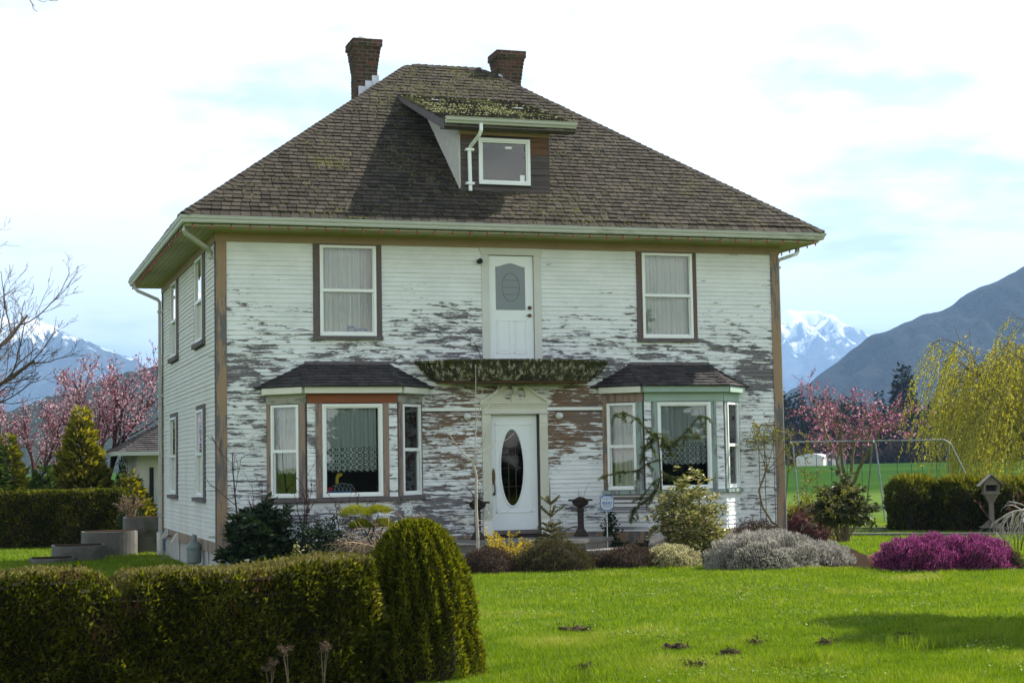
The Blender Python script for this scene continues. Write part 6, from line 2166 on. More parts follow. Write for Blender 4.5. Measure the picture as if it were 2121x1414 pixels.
# trellis with climber at the right corner
tr = empty('trellis', (10.55, -.12, gz(10.5, -.1)))
tag(tr, 'narrow black wire trellis on the wall at the right corner', 'trellis')
tm = MB()
for x in (-.12, .0, .2):
    tm.tube([(x, 0, 0), (x, 0, 2.25)], .007, 5)
for k in range(9):
    tm.tube([(-.12, 0, .2 + k * .24), (.2, 0, .2 + k * .24)], .005, 4)
tm.tube([(.0 + .1 * math.cos(a), 0, 2.25 + .14 * math.sin(a)) for a in np.linspace(math.pi, 0, 9)], .006, 4)
tm.obj('wires', M['black'], tr)
vine_cfg = [dict(seg=9, wob=.12, kids=(7, 9), klen=.38, kang=.9, krad=.5, start=.45, taper=.4, trop=.05), dict(seg=6, wob=.2, kids=(4, 6), klen=.5, kang=.8, krad=.5, start=.2, taper=.4), dict(seg=5, wob=.2, taper=.4)]
r_ = np.random.default_rng(40)
out = [(0, np.array([(.5, -.6, .05), (.2, -.5, .25), (-.15, -.4, .5), (-.32, -.35, .8), (-.35, -.3, 1.1), (-.22, -.3, 1.4), (-.15, -.3, 1.6)]), np.array([.026, .024, .022, .022, .02, .018, .016]))]
for d in ((-.25, 0, 1), (.1, -.1, 1), (.6, -.1, .8), (.35, .1, .9), (.9, -.2, .45)):
    grow((-.18, -.3, 1.45), d, .95, .010, 0, vine_cfg, out, r_)
for d in ((.5, 0, 1.0), (.9, -.1, .8)):
    grow((.4, -.5, .3), d, 1.3, .009, 0, vine_cfg, out, r_)
vn = empty('climbing_rose', (10.62, -.1, gz(10.6, -.5)))
tag(vn, 'arching bare climber with tiny new leaves at the right house corner', 'climber')
limbs_obj('stems', out, M['bark_moss'], vn, (6, 4, 3), .003)
P, T = along(out, 1, 26, .015)
leaf_cloud('leaves', P, T + rng.normal(size=P.shape) * .8, .04, .026, M['yel_leaf'], vn)

# ------------------------------------------------------------------ right side garden
leafy_shrub('rhododendron', (13.45, 2.1), (.64, .55, 1.42), 3000, .14, .052, M['rhodo2'], 'upright rhododendron with bare tan trunks right of the house', seed=7.7, h0=.55, up=-.25, wood=M['bark_warm'], rough=.3)
mound('barberry', (14.1, 4.9), (.62, .55, .75), M['barberry'], 3600, .04, .02, 'dark red barberry bush just right of the house', 'shrub', seed=14.2, rough=.35, core=M['bark_red'])
o, out = twig_shrub('barberry_twigs', (14.35, 4.5), 1.1, [dict(seg=6, wob=.12, kids=5, klen=.5, kang=.7, krad=.6, trop=-.06), dict(seg=4, wob=.15, trop=-.04)], 'arching red twigs sprouting over the barberry bush', 10, M['bark_red'], 17, M['barberry'], spread=.5, rbase=.010, per=14, rmin=.004)
mound('golden_shrub', (14.9, 6.6), (.75, .6, 1.0), M['yel_leaf'], 3000, .06, .03, 'bright yellow-green shrub behind the barberry', 'shrub', seed=15.5, rough=.3)
pot = empty('clay_pot', (9.80, -5.25, gz(9.8, -5.2)))
tag(pot, 'terracotta pot lying on its side left of the purple heather', 'pot')
M['clay'] = plain('terracotta', (0.28, 0.12, 0.07), .8, .2, 10)
MB().lathe([(.13, 0), (.17, .20), (.185, .20), (.185, .23), (.15, .23), (.12, .03), (0, .03)], (0, 0, 0), 24).obj('body', M['clay'], pot).rotation_euler = (R(75), 0, R(60))
pot.location.z += .06

# leafless weeping birch at the right edge
r_ = np.random.default_rng(52)
wb = empty('weeping_birch', (13.05, -5.2, gz(13, -5.2)))
tag(wb, 'small leafless weeping tree with silvery arching branches at the right edge', 'tree')
wb_cfg = [dict(seg=8, wob=.10, kids=(6, 8), klen=.6, kang=.7, krad=.6, start=.25, taper=.45, trop=-.22), dict(seg=8, wob=.12, kids=(3, 5), klen=.6, kang=.5, krad=.5, start=.2, taper=.4, trop=-.2), dict(seg=6, wob=.14, taper=.4, trop=-.15)]
out = [(0, np.array([(0, 0, 0), (.02, 0, .4), (0, 0, .85)]), np.array([.05, .045, .04]))]
for a in np.linspace(0, 6.283, 8, endpoint=False):
    grow((0, 0, .82), (math.cos(a), math.sin(a), .9), .85, .022, 0, wb_cfg, out, r_)
limbs_obj('branches', out, M['bark_pale'], wb, (6, 4, 3, 3), .0034)
# red-tipped twigs behind it
twig_shrub('rose_bush', (15.6, -1.0), 1.3, rose_cfg, 'red-tipped bare rose stems before the right hedge', 4, M['bark_red'], 61, M['red_leaf'], spread=.35, rbase=.012, per=7, ll=.05, lw=.035, rmin=.005)

# right hedge of separate rounded cedars
def cedar_block(x, y, rx, ry, h, label, seed, n=7000):
    o = empty('hedge_cedar', (x, y, gz(x, y) - .02))
    tag(o, label, 'hedge', 'clipped cedars of the right hedge')
    az = rng.uniform(0, 6.283, n)
    t = rng.random(n)
    e = 4.0
    cr = (np.abs(np.cos(az)) ** e + np.abs(np.sin(az)) ** e) ** (-1 / e)
    pr = np.where(t < .72, 1.0 - .10 * (1 - t / .72) ** 2, np.sqrt(np.clip(1 - ((t - .72) / .285) ** 2.0, 0, 1)))
    ro = 1 + .06 * nz(np.stack([np.cos(az) * 2, np.sin(az) * 2, t * 3], 1), 1.5, seed) - rng.random(n) ** 2 * .08
    tp = rng.random(n) < .16
    pr = np.where(tp, np.sqrt(rng.random(n)) * .9, pr)
    t = np.where(tp, .72 + .28 * (1 - pr ** 2) ** .5, t)
    P = np.stack([rx * cr * pr * ro * np.cos(az), ry * cr * pr * ro * np.sin(az), t * h], 1)
    Dr = np.stack([np.cos(az) * .5, np.sin(az) * .5, np.full(n, .9)], 1) + rng.normal(size=(n, 3)) * .35
    leaf_cloud('foliage', P, Dr, .10 * rng.uniform(.6, 1.5, n) * (1 + .9 * (t > .9)), .033, M['hedge'], o, np.clip(.38 + 1.2 * np.clip(t - .75, 0, 1) + rng.normal(0, .2, n), 0, 1))  # tone rises near the top to paint in sunlit tips
    core_mound('branches', rx, ry, h, M['core_dark'], o, .9, seed, .05)  # dark core added to block light inside the cedar
    MB().box((-rx * .82, -ry * .82, .05), (rx * .78, ry * .78, h * .62)).obj('inner_core', M['core_dark'], o)  # second solid block of the light-stopping core


hx = [(19.35, 8.9, .95, .62, 1.32, 'leftmost rounded cedar of the right hedge'), (20.15, 7.85, .98, .62, 1.30, 'second cedar from the left in the right hedge'), (20.85, 6.75, 1.1, .66, 1.25, 'third cedar of the right hedge, left of the bird house'),
      (21.5, 5.65, 1.1, .66, 1.25, 'fourth cedar of the right hedge, behind the bird house'), (22.3, 4.4, .9, .62, 1.22, 'fifth cedar of the right hedge, at the picture edge')]
for i, (x, y, rx, ry, h, lb) in enumerate(hx):
    cedar_block(x, y, ry * .9, rx * .72, h, lb, i * 2.1)

# bird house on a post
bh = empty('bird_house', (19.9, 6.2, 0), R(-25))
tag(bh, 'weathered wooden bird feeder house on a post before the right hedge', 'bird house')
M['oldwood'] = plain('silvery_old_wood', (0.20, 0.17, 0.14), .85, .3, 3, (8, 8, 1), bump=.4)
MB().box((-.055, -.055, .10), (.055, .055, .92)).obj('post', M['oldwood'], bh)
for sx, sy in ((1, 0), (-1, 0), (0, 1), (0, -1)):
    q = [(sx * .055 - sy * .02, sy * .055 + sx * .02, .34), (sx * .055 - sy * .02, sy * .055 + sx * .02, .16), (sx * .25 - sy * .02, sy * .25 + sx * .02, .16)]
    MB().prism(q, (sy * .04, -sx * .04, 0)).obj('brace', M['oldwood'], bh)
    MB().hexa([(sx * .18 - .03, sy * .18 - .03, .11), (sx * .18 + .03, sy * .18 - .03, .11), (sx * .18 + .03, sy * .18 + .03, .11), (sx * .18 - .03, sy * .18 + .03, .11),
               (sx * .1 - .03, sy * .1 - .03, .12), (sx * .1 + .03, sy * .1 - .03, .12), (sx * .1 + .03, sy * .1 + .03, .12), (sx * .1 - .03, sy * .1 + .03, .12)]).obj('foot_block', M['oldwood'], bh)
    MB().tube([(sx * .2, sy * .2, .13), (sx * .34, sy * .34, -.02)], .035, 4, square=True).obj('leg', M['oldwood'], bh)
MB().box((-.28, -.28, .13), (.28, .28, .158)).obj('base_board', M['oldwood'], bh)
MB().hexa([(-.06, -.06, .74), (.06, -.06, .74), (.06, .06, .74), (-.06, .06, .74), (-.17, -.15, .955), (.17, -.15, .955), (.17, .15, .955), (-.17, .15, .955)]).obj('corbel', M['oldwood'], bh)
MB().box((-.21, -.19, .957), (.21, .19, .99)).obj('tray', M['oldwood'], bh)
for sx in (-1, 1):
    for sy in (-1, 1):
        MB().box((sx * .165 - .025, sy * .15 - .02, .99), (sx * .165 + .025, sy * .15 + .02, 1.22)).obj('corner_post', M['oldwood'], bh)
MB().box((-.14, -.172, .992), (.14, -.13, 1.03)).obj('sill', M['oldwood'], bh)
MB().box((-.14, -.172, 1.185), (.14, -.13, 1.22)).obj('lintel', M['oldwood'], bh)
MB().box((-.14, .12, .992), (.14, .14, 1.2)).obj('back', M['black'], bh)
MB().prism([(-.19, -.17, 1.22), (.19, -.17, 1.22), (0, -.17, 1.40)], (0, .34, 0)).obj('gable', M['oldwood'], bh)
for sx in (-1, 1):
    q = [(0, -.24, 1.42), (sx * .31, -.24, 1.14), (sx * .31, -.24, 1.165), (0, -.24, 1.45)]
    MB().prism(q if sx < 0 else q[::-1], (0, .48, 0)).obj('roof_board', M['oldwood'], bh)

# swing set
sw = empty('swing_set', (22.3, 15.3, 0))
tag(sw, 'grey metal swing set behind the pink cherry tree', 'swing set')
M['steel'] = plain('galvanised_pipe', (0.17, 0.19, 0.19), .45, .15, 8, metal=.4)
hz_ = 2.42
MB().tube([(-3.0, .3, hz_), (2.1, -.1, hz_)], .022, 8).obj('top_rail', M['steel'], sw)
for x, y in ((-3.0, .3), (-.3, .08), (2.1, -.1)):
    for s_ in (-1, 1):
        MB().tube([(x, y, hz_), (x + .18 + .05 * s_, y + s_ * .15, hz_ - .12), (x + .75, y + s_ * 1.05, 0)] if x > 1 else [(x, y, hz_), (x + .05, y + s_ * .1, hz_ - .1), (x + .25 * s_, y + s_ * 1.0, 0)], .024, 8).obj('leg', M['steel'], sw)
for x in (-2.2, -1.2, .45, 1.3):
    yy = .2 - .07 * (x + 3)
    MB().tube([(x, yy, hz_), (x, yy, .52)], .008, 5).obj('chain', M['black'], sw)
    MB().tube([(x + .5, yy, hz_), (x + .5, yy, .52)], .008, 5).obj('chain', M['black'], sw)
    MB().tube([(x, yy, .54), (x + .08, yy, .44), (x + .25, yy, .40), (x + .42, yy, .44), (x + .5, yy, .54)], .045, 4).obj('seat', M['meter'], sw)

# --- blossoming and weeping trees
def blossom_tree(name, loc, seed, cfg, trunk, label, per, mat, wood, ll, jit, stems=3, L0=1.6, spread=.35, lm=2):
    o = empty(name, (*loc, gz(*loc) - .02))
    tag(o, label, 'tree')
    r_ = np.random.default_rng(seed)
    out = [(0, np.array([(0, 0, 0), (0, 0, trunk * .5), (0.02, 0, trunk)]), np.array([.11, .10, .095]))]
    for i in range(stems):
        a = i * 6.283 / stems + .4
        grow((0, 0, trunk * .95), (math.cos(a) * spread, math.sin(a) * spread, 1), L0 * r_.uniform(.85, 1.1), .065, 0, cfg, out, r_)
    limbs_obj('trunk', out, wood, o, (7, 5, 4, 3), .006)
    P, T = along(out, lm, per, jit)
    sz_ = ll * rng.uniform(.6, 1.4, len(P))
    leaf_cloud('crown', P, rng.normal(size=P.shape), sz_, sz_ * .8, mat, o)
    return o


ch_cfg = [dict(seg=6, wob=.10, kids=(4, 5), klen=.75, kang=.6, krad=.6, start=.35, taper=.5, trop=.03), dict(seg=6, wob=.14, kids=(6, 8), klen=.6, kang=.75, krad=.55, start=.15, taper=.4, trop=.03), dict(seg=5, wob=.16, kids=(3, 4), klen=.55, kang=.7, krad=.55, start=.2, taper=.4, trop=.05), dict(seg=3, wob=.18, taper=.4, trop=.05)]
blossom_tree('cherry_tree', (22.0, 16.9), 3, ch_cfg, .95, 'pink flowering cherry tree on the right beside the swing set', 13, M['blossom_deep'], M['bark_moss'], .070, .035, 4, 2.5, .72)
pl_cfg = [dict(seg=7, wob=.08, kids=(5, 6), klen=.7, kang=.5, krad=.6, start=.3, taper=.5, trop=.06), dict(seg=6, wob=.12, kids=(7, 9), klen=.55, kang=.6, krad=.55, start=.12, taper=.4, trop=.06), dict(seg=5, wob=.14, kids=(3, 5), klen=.55, kang=.6, krad=.55, start=.15, taper=.4, trop=.08), dict(seg=3, wob=.15, taper=.4, trop=.1)]
blossom_tree('plum_tree', (-0.25, 24.5), 14, pl_cfg, 1.2, 'taller pale pink plum tree nearest the house at left', 13, M['blossom'], M['bark_red'], .070, .035, 5, 3.15, .40)
blossom_tree('plum_tree', (-2.3, 26.5), 15, pl_cfg, 1.1, 'wider pink plum tree behind the bare tree at far left', 13, M['blossom'], M['bark_red'], .070, .035, 5, 2.8, .60)

# willow
r_ = np.random.default_rng(77)
wl = empty('weeping_willow', (35.0, 25.2, gz(35, 25) - .02))
tag(wl, 'yellow-green weeping willow with wind-blown strands at the right edge', 'tree')
wl_cfg = [dict(seg=7, wob=.10, kids=(6, 7), klen=.62, kang=.65, krad=.55, start=.35, taper=.45, trop=.02), dict(seg=7, wob=.14, kids=(4, 5), klen=.6, kang=.7, krad=.5, start=.3, taper=.4, trop=-.02), dict(seg=5, wob=.16, taper=.4, trop=-.10)]
out = [(0, np.array([(0.2, 0, 0), (.1, 0, .9), (0, 0, 1.9)]), np.array([.30, .26, .24]))]
for a in np.linspace(0, 6.283, 6, endpoint=False):
    grow((0, 0, 1.8), (math.cos(a) * .6, math.sin(a) * .6, 1), 4.6, .13, 0, wl_cfg, out, r_)
grow((0, 0, 2.2), (-1, -.1, .5), 4.2, .10, 0, wl_cfg, out, r_)
limbs_obj('trunk', out, M['bark_moss'], wl, (8, 6, 4, 3), .012)
tips, _ = along(out, 1, 2.5, .05, .2)
strands = []
for p in tips:
    if p[2] < 2.2:
        continue
    ln = min(p[2] - .25 - .6 * r_.random(), r_.uniform(1.8, 4.8))
    d = np.array((-.15, -.03, .25)) + r_.normal(size=3) * .25
    pts = [p]
    q = p.copy()
    for s_ in range(8):
        d = d * .55 + np.array((-.34, -.05, -1.0)) * .45 * (1 + .2 * r_.normal())
        d /= np.linalg.norm(d)
        q = q + d * ln / 8
        pts.append(q.copy())
    strands.append((2, np.array(pts), np.linspace(.010, .005, 9)))
limbs_obj('strands', strands, M['bark_moss'], wl, (3, 3, 3), .006)
P, T = along(strands, 0, 20, .03)
leaf_cloud('leaves', P, T + rng.normal(size=P.shape) * .45, .13 * rng.uniform(.7, 1.3, len(P)), .035, M['willow'], wl)

# ------------------------------------------------------------------ left side
hedge_thing('back_hedge', (-5.6, 15.4), (-0.35, 14.5), 1.2, 1.42, 26000, .10, .04, 'long dark clipped hedge behind the left lawn', 6.0, matc=M['hedge'])
mound('boxwood', (-0.50, 11.3), (.42, .4, 1.12), M['rhodo'], 3600, .05, .03, 'dark rounded topiary bush beside the tall planter', 'shrub', seed=20.1, rough=.08)
twig_shrub('hydrangea', (-0.55, 10.25), .55, [dict(seg=5, wob=.12, kids=4, klen=.5, kang=.6, krad=.6), dict(seg=3, wob=.15)], 'bare tan hydrangea stems with dried heads in the tallest planter', 16, M['bark_warm'], 23, M['dry'], spread=.5, rbase=.010, per=22, ll=.05, lw=.04, rmin=.005)[0].location.z = .82


def conifer(name, loc, h, rad, n, L, Wd, mat, label, seed, group=None, cat='tree', droop=-.15, tipw=.04, bark=None):
    o = empty(name, (*loc, gz(*loc) - .05))
    tag(o, label, cat, group)
    P, Dr, tone = conifer_pts(h, rad, n, seed, droop, tipw)
    MB().tube([(0, 0, 0), (0, 0, h * .5), (0, 0, h * .97)], [h * .018, h * .011, .01], 7).obj('trunk', bark or M['bark_dark'], o)
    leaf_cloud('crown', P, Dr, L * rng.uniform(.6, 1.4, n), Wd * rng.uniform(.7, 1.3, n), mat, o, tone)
    return o


def conifer_pts(h, rad, n, seed, droop, tipw):
    t = rng.random(n) ** 0.75
    z = .06 + .94 * (1 - t) if False else None
    q = 1 - np.sqrt(rng.random(n))          # more foliage low down
    zz = h * (.05 + .95 * q)
    az = rng.uniform(0, 6.283, n)
    tier = .78 + .30 * np.sin(q * 40 + 3 * np.sin(az * 2 + seed)) * .5 + .25 * nz(np.stack([np.cos(az), np.sin(az), q * 4], 1), 2.2, seed) * .5
    rmax = rad * (1 - q) ** .85 * tier + tipw
    r_ = rmax * (.45 + .55 * np.sqrt(rng.random(n)))
    P = np.stack([r_ * np.cos(az), r_ * np.sin(az), zz + droop * r_ * .6], 1)
    Dr = np.stack([np.cos(az), np.sin(az), np.full(n, .25 + droop)], 1) + rng.normal(size=(n, 3)) * .35
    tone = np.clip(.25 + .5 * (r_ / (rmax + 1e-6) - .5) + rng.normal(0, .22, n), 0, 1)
    return P, Dr, tone


conifer('golden_cypress', (-1.15, 20.4), 3.85, 1.15, 7000, .22, .09, M['gold_conifer'], 'golden-green pointed cypress in front of the plum trees', 2.0, droop=.25)
conifer('golden_cypress', (0.05, 18.2), 1.9, .9, 2600, .2, .09, M['gold_conifer'], 'low golden cypress between the tall cypress and the garage', 4.0, droop=.2)
conifer('golden_cypress', (-2.25, 19.4), 2.2, .8, 2400, .18, .08, M['green_leaf'], 'green conifer at the left foot of the golden cypress', 5.0, droop=.2)
conifer('dark_conifer', (-4.15, 22.5), 5.2, 1.5, 5000, .25, .08, M['green_leaf'], 'dark green conifer cut by the left picture edge', 7.0)
conifer('dark_conifer', (-3.2, 23.5), 3.2, 1.2, 3500, .22, .09, M['yel_leaf'], 'yellowish conifer at the left edge beside the bare tree', 8.0, droop=.1)
mound('laurel', (1.2, 23.0), (1.5, 1.2, 2.4), M['green_leaf'], 5000, .14, .06, 'green shrub mass behind the garage and cypress', 'shrub', seed=22.0, rough=.3)

# big bare tree just out of the left edge
r_ = np.random.default_rng(91)
bt_cfg = [dict(seg=8, wob=.08, kids=(7, 9), klen=.55, kang=.7, krad=.5, start=.2, taper=.4, trop=.02), dict(seg=7, wob=.13, kids=(6, 8), klen=.5, kang=.65, krad=.5, start=.15, taper=.4, trop=.05), dict(seg=6, wob=.15, kids=(4, 5), klen=.5, kang=.6, krad=.5, start=.15, taper=.4, trop=.07), dict(seg=4, wob=.16, taper=.4, trop=.08)]
bt = empty('bare_tree', (-5.9, 6.5, gz(-5.9, 6.5) - .05))
tag(bt, 'large leafless tree reaching in from the left picture edge', 'tree')
out = [(0, np.array([(0, 0, 0), (0, 0, 1.4), (.05, 0, 2.8)]), np.array([.26, .22, .20]))]
for d, L in (((.8, .1, .75), 4.2), ((.95, -.2, .35), 3.6), ((.5, .2, 1.1), 3.9), ((-.6, .3, 1), 4.5), ((-.1, -.6, 1.1), 4.8), ((.1, .7, .9), 4.2), ((-.8, -.4, .6), 4), ((.05, -.1, 1.5), 3.6)):
    grow((.03, 0, 2.5), d, L, .075, 0, bt_cfg, out, r_)
limbs_obj('trunk', out, M['bark'], bt, (8, 6, 4, 3), .0035)
P, T = along(out, 3, 12, .004)
leaf_cloud('buds', P, T + rng.normal(size=P.shape) * .3, .035, .016, M['bark_red'], bt)
# overhanging twig tips of a nearer bare tree, high up at left
r_ = np.random.default_rng(95)
ot = empty('overhanging_tree', (-9.5, -10.0, gz(-9.5, -10)))
tag(ot, 'bare tree left of the camera whose twig tips hang in at the top left corner', 'tree')
out = [(0, np.array([(0, 0, 0), (.2, .0, 3), (.6, 0, 6.2)]), np.array([.2, .17, .13]))]
tip_cfg = [dict(seg=7, wob=.07, kids=(5, 6), klen=.35, kang=.6, krad=.5, start=.4, taper=.3, trop=-.01), dict(seg=5, wob=.14, kids=(3, 4), klen=.5, kang=.6, krad=.5, start=.3, taper=.35, trop=-.05), dict(seg=4, wob=.16, taper=.4, trop=-.06)]
for d, L in (((.55, .1, .25), 3.6), ((-.5, .3, .6), 3.4), ((-.2, -.6, .6), 3.2), ((.1, .5, .9), 3.6)):
    grow((.6, 0, 6.1), d, L, .06, 0, tip_cfg, out, r_)
out.append((1, np.array([(.6, 0, 6.1), (2.6, -.9, 7.2), (4.6, -1.8, 7.5), (5.4, -2.0, 7.25), (5.87, -2.0, 6.98), (5.97, -2.0, 6.69)]), np.array([.06, .045, .03, .02, .012, .007])))
for tw in ([(5.97, -2, 6.69), (6.0, -2, 6.645), (5.997, -2, 6.63), (6.016, -2, 6.588), (6.05, -2, 6.57)], [(6.0, -2, 6.645), (6.025, -2, 6.63)], [(5.87, -2, 6.98), (6.0, -1.98, 6.8), (6.06, -1.96, 6.70), (6.12, -1.95, 6.69), (6.14, -1.95, 6.71)],
           [(6.0, -1.98, 6.8), (6.1, -2.02, 6.74), (6.16, -2, 6.70), (6.21, -2, 6.694), (6.25, -2, 6.702)]):
    out.append((3, np.array(tw), np.linspace(.006, .0035, len(tw))))
limbs_obj('trunk', out, M['bark_dark'], ot, (7, 5, 4, 3), .0035)

# tree out of frame at the right whose crown shades the lawn
st = empty('shade_tree', (10.7, -12.7, gz(10.7, -12.7) - .03))
tag(st, 'unseen leafy tree out of frame right of the lawn, casting the shadow on the grass', 'tree')
MB().tube([(0, 0, 0), (.05, 0, 1.6), (0, .05, 3.2), (0, 0, 4.6)], [.16, .13, .11, .05], 8).obj('trunk', M['bark'], st)
Ps = []
for (x, y, z, r_) in ((0, 0, 4.6, 1.0), (.4, .5, 4.0, .9), (.5, -.6, 4.3, .8), (.9, .1, 4.9, .9), (.2, -.1, 5.5, .7), (.9, .6, 5.6, .6), (1.3, -.3, 3.9, .7), (-.3, 1.0, 4.2, .8), (.2, 1.5, 4.8, .8), (-.4, -.9, 4.5, .7), (.9, -1.2, 5.2, .8)):
    d = unit(rng.normal(size=(1800, 3)))
    Ps.append(np.array((x, y, z)) + d * r_ * (.3 + .7 * rng.random((1800, 1)) ** .5) * np.array((1, .85, .8)))
P = np.concatenate(Ps)
leaf_cloud('crown', P, rng.normal(size=P.shape), .12, .08, M['green_leaf'], st)

# ------------------------------------------------------------------ far field edge: conifers, barn, shed
def far_pos(px_lat, dist):
    a = R(17.949)
    return (-3.997 + dist * (math.sin(a) + px_lat * math.cos(a)), -29.076 + dist * (math.cos(a) - px_lat * math.sin(a)))


variants = []
for k in range(5):
    P, Dr, tone = conifer_pts(1.0, .21, 1400, k * 1.7, -.1, .006)
    me = leaf_cloud('crown', P, Dr, .055 * rng.uniform(.6, 1.4, len(P)), .028, M['far_conifer'], None, tone)
    mesh = me.data
    bpy.data.objects.remove(me)
    variants.append(mesh)
trunk_me = MB().tube([(0, 0, 0), (0, 0, .5), (0, 0, .96)], [.018, .011, .002], 6).mesh('trunk', M['bark_dark'])
tall = False
lat = np.concatenate([np.linspace(.158, .36, 46), np.linspace(.16, .36, 26)])
r_ = np.random.default_rng(5)
for i, la in enumerate(lat):
    row = 0 if i < 46 else 1
    dist = (285 if row == 0 else 330) + r_.uniform(-12, 12)
    la = la + r_.normal() * .0018
    h = r_.uniform(8.5, 13.5) if row == 0 else r_.uniform(10, 15.5)
    if abs(la - .239) < .004:
        h = 17.5
    x, y = far_pos(la, dist)
    o = empty('pine_tree', (x, y, gz(x, y) - .3), r_.uniform(0, 6.28))
    o.scale = (h * r_.uniform(.9, 1.35), h * r_.uniform(.9, 1.35), h)
    tag(o, 'tallest dark pine in the line along the far field edge' if h == 17.5 and not tall else 'dark pine in the tree line along the far field edge', 'tree', 'dark pines along the far field edge')
    tall = tall or h == 17.5
    put('crown', variants[int(r_.integers(5))], o)
    put('trunk', trunk_me, o)
# wood across the road behind the camera: one dark mass that the windows mirror
r_ = np.random.default_rng(8)
WP, WD, WT, WL = [], [], [], []
for i in range(64):
    x, y = -66 + i * 2.1 + r_.normal() * .8, -64 + r_.normal() * 2 - (i % 3) * 5
    h = r_.uniform(8, 12.5)
    P, Dr, tone = conifer_pts(h, .33 * h, 700, i * 1.3, -.1, .05)
    WP.append(P + (x, y, -.2))
    WD.append(Dr)
    WT.append(tone)
    WL.append(np.full(len(P), .085 * h))
WL = np.concatenate(WL)
leaf_cloud('roadside_wood', np.concatenate(WP), np.concatenate(WD), WL, WL * .55, M['far_conifer'], None, np.concatenate(WT), kind='stuff', label='dark wood across the road, mirrored in the house windows', cat='wood')

# clover and small weeds speckling the lawn in patches
CP = []
for k in range(46):
    dd, lt = r_.uniform(13.5, 26), r_.uniform(-.02, .31)
    a = R(17.949)
    cx, cy = -3.997 + dd * (math.sin(a) + lt * math.cos(a)), -29.076 + dd * (math.cos(a) - lt * math.sin(a))
    m_ = int(r_.integers(30, 130))
    q = np.stack([cx + r_.normal(0, .28, m_), cy + r_.normal(0, .22, m_)], 1)
    CP.append(q[~in_poly(q, GR_BEDS)])
CP = np.concatenate(CP)
CP = np.concatenate([CP, ground_z(CP[:, 0], CP[:, 1])[:, None] + rng.uniform(.02, .06, (len(CP), 1))], 1)
M['clover'] = leaf_mat('clover_leaf', [(0.10, 0.19, 0.02), (0.19, 0.28, 0.04), (0.32, 0.36, 0.09)], .35, .5, .3)
leaf_cloud('clover', CP, rng.normal(size=CP.shape) * (1, 1, .3) + (0, 0, .25), rng.uniform(.018, .04, len(CP)), .02, M['clover'], None, kind='stuff', label='pale clover and weeds dotted through the lawn', cat='clover')

# brown leafless thicket at the foot of the pines: reads as one mass
n = 26000
la = rng.uniform(.15, .37, n)
dist = rng.uniform(262, 280, n)
a = R(17.949)
x = -3.997 + dist * (math.sin(a) + la * math.cos(a))
y = -29.076 + dist * (math.cos(a) - la * math.sin(a))
hh = (3.2 + 1.8 * np.sin(la * 160) + 1.2 * np.sin(la * 410 + 1)).clip(1.2)
z = ground_z(x, y) + rng.random(n) * hh
leaf_cloud('thicket', np.stack([x, y, z], 1), rng.normal(size=(n, 3)) * .5 + (0, 0, 1), rng.uniform(.5, 1.3, n), .35, M['far_brown'], None, kind='stuff', label='brown leafless thicket at the foot of the far pines', cat='thicket')
M['barnwhite'] = plain('pale_barn_paint', (0.62, 0.60, 0.54), .7, .05, .5)
M['barnroof'] = plain('pale_metal_roof', (0.55, 0.56, 0.56), .5, .06, .5)
bx_, by_ = far_pos(.183, 245)
bn = empty('white_barn', (bx_, by_, gz(bx_, by_) - .1), R(-40))
tag(bn, 'white round-roofed barn at the far edge of the field', 'barn')
MB().box((-2.0, -2.6, 0), (2.0, 2.6, 1.2)).obj('wall', M['barnwhite'], bn)
MB().prism([(2.05 * math.cos(t), -2.62, 1.15 + .75 * math.sin(t)) for t in np.linspace(0, math.pi, 11)][::-1], (0, 5.24, 0)).obj('roof', M['barnroof'], bn)
bx_, by_ = far_pos(.1955, 246)
bs = empty('far_shed', (bx_, by_, gz(bx_, by_) - .1), R(-20))
tag(bs, 'small grey-blue shed right of the white barn across the field', 'shed')
M['shedgrey'] = plain('grey_blue_paint', (0.16, 0.19, 0.20), .8, .06, .5)
MB().box((-1.6, -1.2, 0), (1.6, 1.2, 1.3)).obj('wall', M['shedgrey'], bs)
MB().prism([(-1.8, -1.35, 1.28), (1.8, -1.35, 1.28), (0, -1.35, 2.2)], (0, 2.7, 0)).obj('roof', M['shedgrey'], bs)
MB().box((-.5, -1.24, 0), (.3, -1.202, 1.0)).obj('door', M['barnwhite'], bs)

